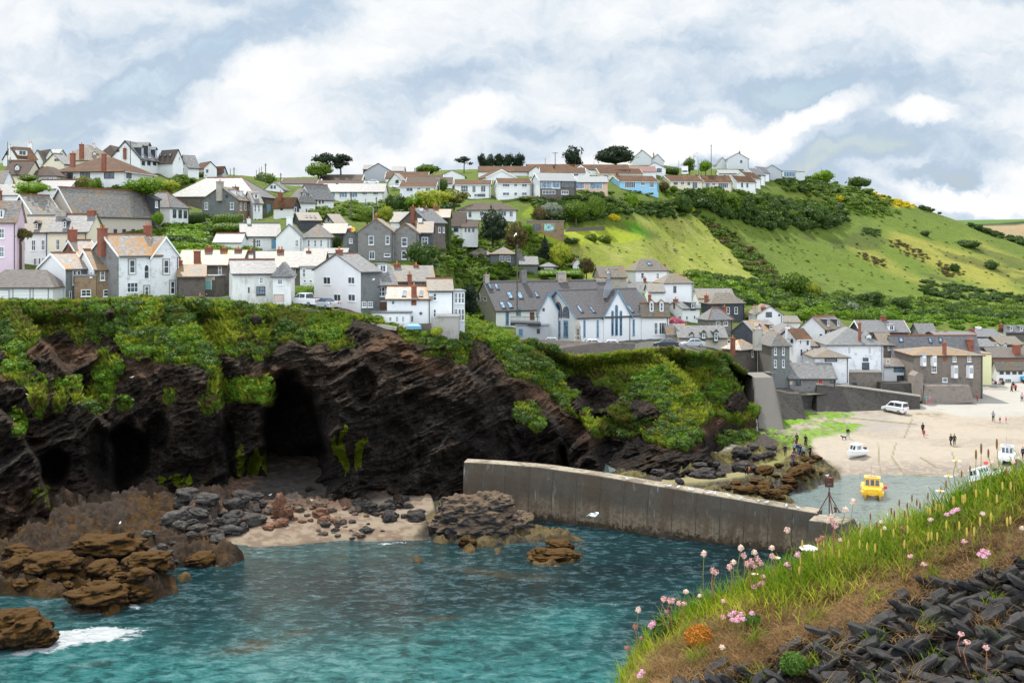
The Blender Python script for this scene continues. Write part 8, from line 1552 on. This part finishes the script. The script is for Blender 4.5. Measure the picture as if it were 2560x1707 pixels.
d,z=onshore(2518,1166);cat_boat('white_catamaran','white twin-hulled cabin boat aground with an orange roof box',Vector(((2518-U0)/F*(d+2.5),d+2.5,z+.2)),R(-24),'boat_white',2.3,5.2,roof_='boat_white')
def day_boat(name,label,p,rot,L_,W_,up_,lo_,ns=3):
 t=empty(name,p,0,label,'boat');t.rotation_euler=rot
 m=hull(L_,W_,.85);m.build('hull',M[lo_],t)
 if up_!=lo_:
  m2=hull(L_+.06,W_+.06,.86);m2.v=[(x,y,max(z,.48))for x,y,z in m2.v];m2.build('topsides',M[up_],t)
 wheelhouse(t,-W_*.36,-L_/2+1.0,.8,W_*.36,L_*.18,1.75,up_,2,ns)
 m=MB();m.box(-.18,L_/2-.1,.2,.18,L_/2+.3,1.15);m.build('outboard_motor',M['black_paint'],t,bevel=.05)
 m=MB();m.tube([(-W_*.3,-L_/2+.5,.95),(0,-L_/2+.1,1.45),(W_*.3,-L_/2+.5,.95)],.02,5);m.build('bow_rail',M['steel'],t,uv=False);return t
d,z=onshore(2139,1147);day_boat('white_day_boat','small white cabin boat sitting alone on the sand',Vector(((2139-U0)/F*(d+1),d+1,z+.05)),(0,R(4),R(-52)),3.9,1.6,'boat_white','boat_white')
t=day_boat('tilted_day_boat','white cabin boat with ochre hull heeled over behind the grass heads',PX(2461,1206,139.5)+Vector((0,0,.1)),(R(6),R(-20),R(-62)),5.2,2.0,'boat_white','boat_ochre',4)
m=MB();m.ball((.2,1.2,2.1),.28,8,6);m.build('red_flag_bundle',M['car_red'],t,smooth=True,uv=False)
m=MB();m.loft([[(-1.0,-.5,.1),(1.0,-.5,.1),(1.0,.5,.1),(-1.0,.5,.1)],[(-.9,-.45,.5),(.9,-.45,.5),(.9,.45,.5),(-.9,.45,.5)],[(-.5,-.1,.75),(.5,-.1,.75),(.5,.1,.75),(-.5,.1,.75)]]);o=m.build('blue_boat_cover',M['blue_paint']);o.location=PX(1035,824,143.2);tag(o,'blue covered dinghy in the cliff garden','boat cover')
# rocks
def boulder(name,label,u,v,w_,h_,mt,n=9,dep=.8,seed=0,d=None,group=None,rot=0,lobes=None,sink=.25):
 """rock lying where its foot is seen"""
 if d is None:d,z=onshore(u,v)
 else:z=0
 t_=np.linspace(-1,1,n+1);C_,F_=cube_sphere(n);Ls=lobes or[(0,0,0,1,1,1)];AC,AF_=[],[];k=0;sx_=w_*d/F/2;sz_=h_*d/F
 for li,(lx,ly,lz,a,b_,c_)in enumerate(Ls):
  q=C_.copy();f=1+.30*ridged(q[:,0]*1.3+seed*3+li,q[:,1]*1.3,q[:,2]*1.6+seed,3)*.6+.20*fbm(q[:,0]*3+seed,q[:,1]*3,q[:,2]*2.6,4)
  q=q*f[:,None]*.92;q=q*[a,b_,c_]+[lx,ly,lz];AC.append(q);AF_.append(F_+k);k+=len(q)
 co=np.concatenate(AC);co[:,2]=(co[:,2]+1-sink*2)*.5;co=co*[sx_,sx_*dep,sz_];cr_,sr_=math.cos(rot),math.sin(rot)
 me=raw_mesh(name,co,np.concatenate(AF_));o=link_mesh(name,me,M[mt],None,((u-U0)/F*d,d+sx_*dep*.6,z));o.rotation_euler=(0,rot,seed*1.1 if w_<120 else 0);return tag(o,label,'rock',group)
boulder('rock_outcrop','big dark outcrop with brown crest between cove and breakwater',1196,1350,250,118,'rock_outcrop',34,.62,3,d=112.6,sink=.12,lobes=[(-.1,0,0,.72,.85,.72),(-.35,.1,.35,.45,.6,.55),(.15,.1,.45,.52,.6,.55),(-.62,-.1,-.4,.42,.6,.45),(.62,0,-.25,.42,.6,.5),(.85,-.1,-.65,.4,.5,.3),(.35,-.5,-.4,.4,.4,.45),(-.2,-.55,-.45,.45,.4,.45)])
boulder('rock_outcrop','weed-topped rock at the left edge ringed by surf',20,1632,200,100,'rock_weed',28,.7,5,d=82,sink=.15,lobes=[(0,0,0,.8,.9,.8),(.5,0,-.4,.5,.6,.5),(-.3,.1,.3,.5,.6,.6)])
boulder('wave_washed_rock','flat weed-covered rock off the end of the outcrop, nearer one',1385,1408,128,34,'rock_weed',20,.7,7,d=104.5,sink=.2,lobes=[(0,0,0,.9,.9,.7),(-.5,0,0,.4,.6,.9),(.5,-.1,-.1,.45,.6,.7)])
boulder('wave_washed_rock','flat weed-covered rock off the end of the outcrop, farther one',1398,1378,74,26,'rock_weed',16,.7,8,d=108.5,sink=.2)
boulder('wave_washed_rock','small brown rock awash below the outcrop',1168,1374,56,26,'rock_weed',14,.6,9,d=109.2,sink=.15,lobes=[(-.3,0,0,.6,.8,.6),(.3,0,.2,.5,.7,1.0)])
boulder('pointed_rock','tall reddish wedge of rock in front of the cave',702,1304,66,62,'rock_orange',16,.7,11,sink=.1,lobes=[(-.2,0,.1,.55,.8,1.0),(.4,-.1,-.3,.6,.7,.6)])
boulder('weedy_rock','long weed-draped rock rising from the left foreshore',260,1405,170,60,'rock_weed',22,.7,13);boulder('weedy_rock','weed-covered rock at the seaward tip of the left foreshore',235,1530,150,54,'rock_weed',22,.8,14);boulder('weedy_rock','second weed-covered rock at the seaward tip, beside the surf',345,1510,80,42,'rock_weed',16,.8,15)
boulder('weedy_rock','brown weedy hump in the middle of the left foreshore',120,1430,130,52,'rock_weed',20,.8,16);boulder('weedy_rock','ribbed brown rock beside the middle of the left foreshore',360,1425,120,46,'rock_weed',18,.8,17)
rr=random.Random(5)
for gname,lb_,poly,n_,w0,w1,mts in(('orange boulders on the cove','orange-brown boulder strewn at the top of the cove',[(600,1262),(700,1250),(900,1262),(960,1290),(900,1320),(760,1310),(640,1330),(560,1310)],44,14,46,['rock_orange','rock_brown']),('dark boulders below the caves','dark slaty boulder heaped below the caves',[(420,1262),(600,1245),(700,1262),(620,1330),(560,1370),(470,1350),(400,1300)],36,26,76,['rock_dark','rock_grey']),('brown rocks at the cove waterline','small brown rock dotted along the cove waterline',[(790,1318),(900,1300),(960,1330),(900,1352),(800,1350)],30,10,28,['rock_brown','rock_dark']),('dark rocks right of the cove','dark rock tumbled between the cove and the big outcrop',[(890,1262),(1050,1245),(1090,1290),(1040,1312),(940,1300)],22,24,60,['rock_dark']),('grey slabs on the left foreshore','pale grey slab among weed on the left foreshore',[(150,1370),(420,1340),(520,1400),(400,1420),(200,1420)],18,20,46,['rock_grey']),('weedy rocks beside the path','weed-brown rock beside the harbour path',[(1780,1225),(1900,1190),(2010,1140),(2080,1170),(2060,1200),(1960,1245),(1830,1250)],32,22,60,['rock_weed']),('dark rocks at the cliff foot by the path','dark rock at the cliff foot left of the harbour path',[(1640,1190),(1790,1160),(1880,1090),(1950,1110),(1930,1150),(1850,1190),(1700,1212)],24,26,66,['rock_dark']),('weedy rocks on the left foreshore','brown weedy rock on the left foreshore',[(0,1380),(300,1400),(560,1390),(430,1470),(260,1500),(20,1480)],34,26,74,['rock_weed'])):
 c_=0
 while c_<n_:
  u,v=rr.uniform(min(p[0]for p in poly),max(p[0]for p in poly)),rr.uniform(min(p[1]for p in poly),max(p[1]for p in poly))
  if inpoly(np.array([u]),np.array([v]),poly)[0]:
   w_=w0+(w1-w0)*rr.random()**2;boulder('boulder',lb_,u,v,w_,w_*rr.uniform(.32,.6),mts[c_%len(mts)],9,rr.uniform(.6,1),seed=c_+n_,group=gname,rot=rr.uniform(-.25,.25));c_+=1
# the bank beside the camera
CR=[(1200,2500),(1440,1980),(1540,1745),(1560,1690),(1592,1640),(1640,1588),(1720,1540),(1790,1505),(1850,1478),(1920,1450),(2000,1418),(2080,1388),(2160,1345),(2240,1318),(2320,1290),(2400,1245),(2470,1212),(2560,1185),(2800,1140),(3200,1120),(5200,1090)]
def bank(u,t):
 """t<0 behind the crest, 0..1 down to the bottom of the photo, >1 below it"""
 cr_=lut(CR,u);v=cr_+np.clip(t,0,None)*(np.maximum(1790,cr_+200)-cr_);d=5.3-1.35*np.clip(t,0,1)**.8-.55*np.clip(t-1,0,None)
 x=(u-U0)/F*d;nb=.10*fbm(x*2.2,d*3+t*2,1,3)*sstep(t,0,.15)+.03*fbm(x*11,t*14,4,3);d=d+nb;z=zpx(v,d)
 b_=np.clip(-t,0,None);return(u-U0)/F*(d+b_*1.5),d+b_*6,z-b_*13,v
ub=np.concatenate([np.arange(1200,3210,8.0),np.arange(3230,5200,40)]);tb=np.concatenate([np.linspace(-2.2,0,14)[:-1],np.linspace(0,1,90),np.linspace(1.04,2.4,20)]);A_,B_=np.meshgrid(ub,tb);X_,Y_,Z_,V_=bank(A_,B_)
crv=lut(CR,A_);below=V_-crv;nn=fbm(X_*5,B_*9,3,4)
STW=lut([(1500,2000),(1700,1660),(1740,1630),(1800,1640),(1880,1650),(1960,1590),(2050,1560),(2160,1560),(2240,1480),(2330,1462),(2440,1430),(2500,1405),(2560,1395),(3200,1300),(5200,1250)],A_)
cc=np.zeros(A_.shape+(3,));cc[:]=(.22,.14,.075);g1=sstep(below+nn*40,130,70)
for k,c_ in enumerate((.12,.14,.03)):cc[...,k]=cc[...,k]*(1-g1)+c_*g1
s1=sstep(V_+nn*14-STW,-10,18)
for k,c_ in enumerate((.012,.010,.009)):cc[...,k]=cc[...,k]*(1-s1)+c_*s1
tag(grid_mesh('headland_bank',X_,Y_,Z_,M['bank_soil'],{'cover':cc}),kind='structure')
def blades(name,label,n,mt,zone,l0,l1,wd,seed,bend=.5,lean=0.0):
 r=np.random.default_rng(seed);n=int(n*1.5);u=1500+r.random(n*3)*1725;t=r.random(n*3)**1.2;cr_=lut(CR,u);v=cr_+t*(1790-cr_);k=np.nonzero(zone(u,v,v-cr_,r.random(n*3)))[0][:n];u,t=u[k],t[k];n=len(k)
 x,y,z,v=bank(u,t);L_=(l0+(l1-l0)*r.random(n)**1.8);a=r.random(n)*6.283;b_=bend*(.3+r.random(n));w_=wd*(.6+.8*r.random(n));dx,dy=np.cos(a)*b_+lean,np.sin(a)*b_-.15;pxx=-np.sin(a+1.2)*w_;pyy=np.cos(a+1.2)*w_;rows=[]
 cl=.5+.5*fbm(x*6,t*8,seed,2);tint=np.clip(.6*cl+.5*r.random(n)-.05,0,1)
 for s_,ww in((0,1),(.4,.95),(.75,.6),(1,.08)):
  cx,cy,cz=x+dx*L_*s_**1.8,y+dy*L_*s_**1.8,z-.01+L_*(s_-.35*b_*s_*s_);rows+=[np.stack([cx-pxx*ww,cy-pyy*ww,cz],1),np.stack([cx+pxx*ww,cy+pyy*ww,cz],1)]
 co=np.stack(rows,1).reshape(-1,3);q=np.array([[0,1,3,2],[2,3,5,4],[4,5,7,6]]);f=(q[None]+(np.arange(n)*8)[:,None,None]).reshape(-1,4)
 me=tmesh(name,(co,f,np.repeat(tint,8)),M[mt]);al=me.attributes.new('along','FLOAT','POINT');al.data.foreach_set('value',np.tile(np.repeat([0,.4,.75,1],2),n).astype(np.float32))
 o=bpy.data.objects.new(name,me);COL.objects.link(o);tag(o,label,'grass',None,'stuff')
stz=lambda u:lut([(1500,2000),(1700,1660),(1880,1650),(1960,1590),(2160,1560),(2240,1480),(2560,1395),(2700,1370)],u)
blades('grass','lush green grass on the crest of the bank',17000,'grass_green',lambda u,v,b,r:b<np.interp(u,[1550,1850,2000,2300,2600],[14,40,120,140,110])*(.15+.85*r**1.6),.04,.17,.0021,1)
blades('grass','yellow-green grass mixed along the crest of the bank',9000,'grass_yellow',lambda u,v,b,r:b<10+np.interp(u,[1550,1850,2000,2600],[30,70,150,150])*r**1.3,.03,.11,.002,2,.7)
blades('grass','short dry straw and dead thrift on the bank face',24000,'grass_dry',lambda u,v,b,r:(b>8+50*r)&(v<stz(u)+60*r),.02,.08,.0016,3,1.5)
blades('grass','fine dry grass hanging between the slates',5000,'grass_dry',lambda u,v,b,r:(v>stz(u))&(np.sin(u*.031)+np.sin(v*.05+u*.01)>.7),.04,.12,.0014,4,1.3)
blades('grass','scattered green tufts on the bank face and wall',5000,'grass_green',lambda u,v,b,r:(b>60)&(np.sin(u*.043+2)+np.sin(v*.06+u*.02)>1.25),.03,.10,.002,5,.8)
# herringbone slates of the hedge wall
rs_=np.random.default_rng(4);CS5,FS5=cube_sphere(5);AC,AF_,AT=[],[],[];k=0;row=0;v=1405.0
while v<1790:
 u=1690+rs_.random()*60
 while u<3300:
  uu_,vv_=u+rs_.normal()*9,v+rs_.normal()*7;cr_=float(lut(CR,uu_));keep=vv_>float(stz(uu_))+4 and not(1880<uu_<1960 and vv_<1665)and rs_.random()<(.93 if uu_>2150 else.62)
  if keep:
   t_=(vv_-cr_)/(1790-cr_);x,y,z,_=bank(np.array([uu_]),np.array([t_]));q=CS5.copy();q=q/(np.abs(q)**9).sum(1)[:,None]**(1/9);q[:,2]*=1-.35*q[:,0]**2;q+=.10*fbm(q[:,0]*1.7+k,q[:,1]*1.7,q[:,2]*1.7,3)[:,None]*[1,1,.6]
   L_,T_=(.045+.042*rs_.random()),.008+.009*rs_.random();q[:,2]*=1-.45*(q[:,0]*rs_.choice([-1,1])>.2)*rs_.random();q=q*[L_,.028,T_]
   a_=R((-34 if row%2 else 26)+rs_.normal()*8);b_=R(rs_.normal()*9+2);c_=R(rs_.normal()*10);q=q@np.array(Matrix.Rotation(a_,3,'Y')@Matrix.Rotation(b_,3,'X')@Matrix.Rotation(c_,3,'Z')).T
   AC.append(q+[x[0],y[0]-.015,z[0]]);AF_.append(FS5+k);AT.append(np.full(len(q),rs_.random()));k+=len(q)
  u+=27+rs_.random()*24
 v+=29;row+=1
me=tmesh('slate_stones',(np.concatenate(AC),np.concatenate(AF_),np.concatenate(AT)),M['bank_slate']);o=bpy.data.objects.new('slate_wall',me);COL.objects.link(o);tag(o,'dry wall of dark slates set in herringbone beside the camera','wall')
# flowers
def flower_proto(name,kind,hm,sm,ln):
 t=empty(name,(0,0,0));m=MB();c=(-.03*ln/.2,0,ln*.55);m.tube([(0,0,0),c,(.0,0,ln)],[.0016,.0014,.0012],5);m.build('stem',M[sm],t,uv=False);m=MB();r=np.random.default_rng(len(name)+int(ln*100))
 if kind=='thrift':
  m.ball((0,0,ln),.0075,8,5)
  for i in range(46):
   d=r.normal(size=3);d[2]=abs(d[2])-.35*abs(d[2])*(i%3==0)*2;d/=np.linalg.norm(d);p=d*(.009+.0035*r.random());a=np.cross(d,r.normal(size=3));a/=np.linalg.norm(a);b_=np.cross(d,a)*.0032;a*=.0032;p[2]+=ln
   m.add([tuple(p-a),tuple(p-b_),tuple(p+a+d*.002),tuple(p+b_+d*.002)],[(0,1,2,3)])
 elif kind=='spike':m.ball((0,0,ln+.012),.0045,7,7,sc=(1,1,4.6))
 elif kind=='daisy':
  for i in range(14):a=6.283*i/14;ca,sa_=math.cos(a),math.sin(a);m.add([(0,0,ln),(.016*ca-.003*sa_,.016*sa_+.003*ca,ln+.003),(.019*ca,.019*sa_,ln+.002),(.016*ca+.003*sa_,.016*sa_-.003*ca,ln+.003)],[(0,3,2,1)])
  q=MB();q.ball((0,0,ln+.003),.007,8,5,sc=(1,1,.6));q.build('disc',M['disc_yellow'],t,uv=False)
 else:
  for i in range(60):a=2.4*i;rr2=.035*math.sqrt(i/60);m.ball((rr2*math.cos(a),rr2*math.sin(a),ln+.01-rr2*.3),.0042,5,3)
 m.build('flower_head' if kind!='spike' else 'seed_head',M[hm],t,uv=False);return t
used={}
def flower(key,u,v,label,group,cat,d=None):
 nm_,kind,hm,sm,ln=FP[key]
 if key not in used:used[key]=flower_proto(nm_,kind,hm,sm,ln);t=used[key]
 else:t=copy_tree(used[key])
 cr_=float(lut(CR,u));d=5.0 if v<cr_ else 5.05-1.35*((v-cr_)/(1790-cr_))**.8;p=PX(u,v,d);s_=1.0
 if v<cr_:need=(cr_-v)/F*d+.02;s_=min(max(need/ln,.85),1.5)
 t.location=p-Vector((0,0,ln*s_));t.scale=(min(s_,1.1),min(s_,1.1),s_);t.rotation_euler=(0,0,u*1.7);tag(t,label,cat,group)
FP={'a':('thrift_flower','thrift','flower_pale','stem_green',.13),'b':('thrift_flower','thrift','flower_pink','stem_red',.08),'c':('thrift_flower','thrift','flower_dull','stem_red',.09),'r':('thrift_flower','thrift','flower_rose','stem_green',.05),'s':('plantain_spike','spike','seed_brown','stem_green',.14),'y':('plantain_spike','spike','seed_yellow','stem_green',.08),'d':('daisy','daisy','petal_white','stem_green',.08),'u':('umbel_flower','umbel','petal_white','stem_green',.07)}
for key,pts,lb_,gp,ct in(('a',[(1760,1386),(1852,1372),(1886,1382),(1834,1407),(1930,1371),(1968,1327),(2079,1293),(2069,1303),(2133,1257),(2114,1277),(2202,1305),(2211,1321),(1715,1480),(1596,1526),(1749,1490),(2457,1285),(2546,1146),(2480,1158),(2533,1156),(2556,1321),(1805,1619),(2327,1300)],'pale thrift head on a long stem above the bank','tall pale thrift on the bank','flower'),('b',[(1860,1391),(1824,1420),(1782,1428),(1789,1432),(1878,1405),(1901,1409),(1885,1415),(1909,1442),(1931,1393),(2082,1308),(2088,1316),(2101,1351),(1659,1499),(1674,1503),(1681,1503),(1809,1504),(1698,1510),(1710,1510),(1808,1544),(2410,1354),(2310,1411),(2402,1586),(2417,1606),(2466,1620),(2276,1391),(1893,1398),(1868,1412)],'short pink thrift head on the bank','pink thrift on the bank','flower'),('c',[(1588,1568),(1604,1595),(1569,1621),(1668,1530),(2045,1352),(2057,1345),(2255,1321),(1975,1422)],'withered brown thrift head on the bank','withered thrift on the bank','flower'),('r',[(1826,1538),(1836,1532),(1846,1544),(1853,1536),(1832,1550),(1842,1552),(1858,1548),(1880,1534),(2387,1277),(2380,1281),(2394,1274),(2368,1287),(2449,1387),(2460,1392),(2470,1383),(2458,1378),(1633,1560),(1628,1566),(1895,1462),(1905,1458),(1885,1468),(1968,1412),(1995,1388),(1606,1680),(1599,1690)],'low rose-pink thrift flower in the turf','rose thrift in the turf','flower'),('s',[(2453,1130),(2471,1140),(2492,1118),(2440,1144),(2515,1185),(2352,1230),(2365,1215),(2280,1250),(2292,1262),(2268,1270),(2248,1262),(2228,1283),(2236,1290),(2262,1290),(2300,1270),(2320,1245),(2150,1320),(2176,1296),(2192,1318),(2120,1335),(2333,1262),(2404,1190),(2425,1178),(2540,1160)],'brown plantain spike standing above the grass','plantain spikes on the crest','plant'),('y',[(int(1960+570*a_),int(1385-171*a_+95*b_*b_))for a_,b_ in rs_.random((52,2))],'yellowish plantain spike among the grass','yellow plantain spikes in the grass','plant'),('d',[(1887,1435),(1940,1395),(2350,1228),(2371,1192),(2391,1153)],'white daisy with yellow eye in the bank grass','daisies on the bank','flower'),('u',[(2021,1370)],'white umbel flower beside the breakwater head',None,'flower')):
 for(u,v)in pts:flower(key,u,v,lb_,gp,ct)
for(u,v,r_,mt,nm_,lb_)in((1745,1605,24,'orange_moss','moss_cushion','round orange-brown moss cushion on the bank'),(1660,1590,26,'cushion_green','plant_cushion','dark green thrift cushion at the left end of the bank'),(1880,1560,15,'cushion_green','plant_cushion','small grey-green cushion right of the pink thrift'),(1980,1672,24,'cushion_green','plant_cushion','bright green tuft between the lower slates')):
 cr_=float(lut(CR,u));x,y,z,_=bank(np.array([float(u)]),np.array([(v-cr_)/(1790-cr_)]));rd=r_*1.25/F*y[0];z=z+rd*.5;y=y-rd*.5;o=link_mesh(nm_,tmesh(nm_,crown([(0,0,0,1,1,1)],2600,.09,core=.85,seed=int(u),rough=.1,elong=2.0),M[mt]),None,None,(x[0],y[0],z[0]));o.scale=(rd,rd,rd*.95);tag(o,lb_,'plant')
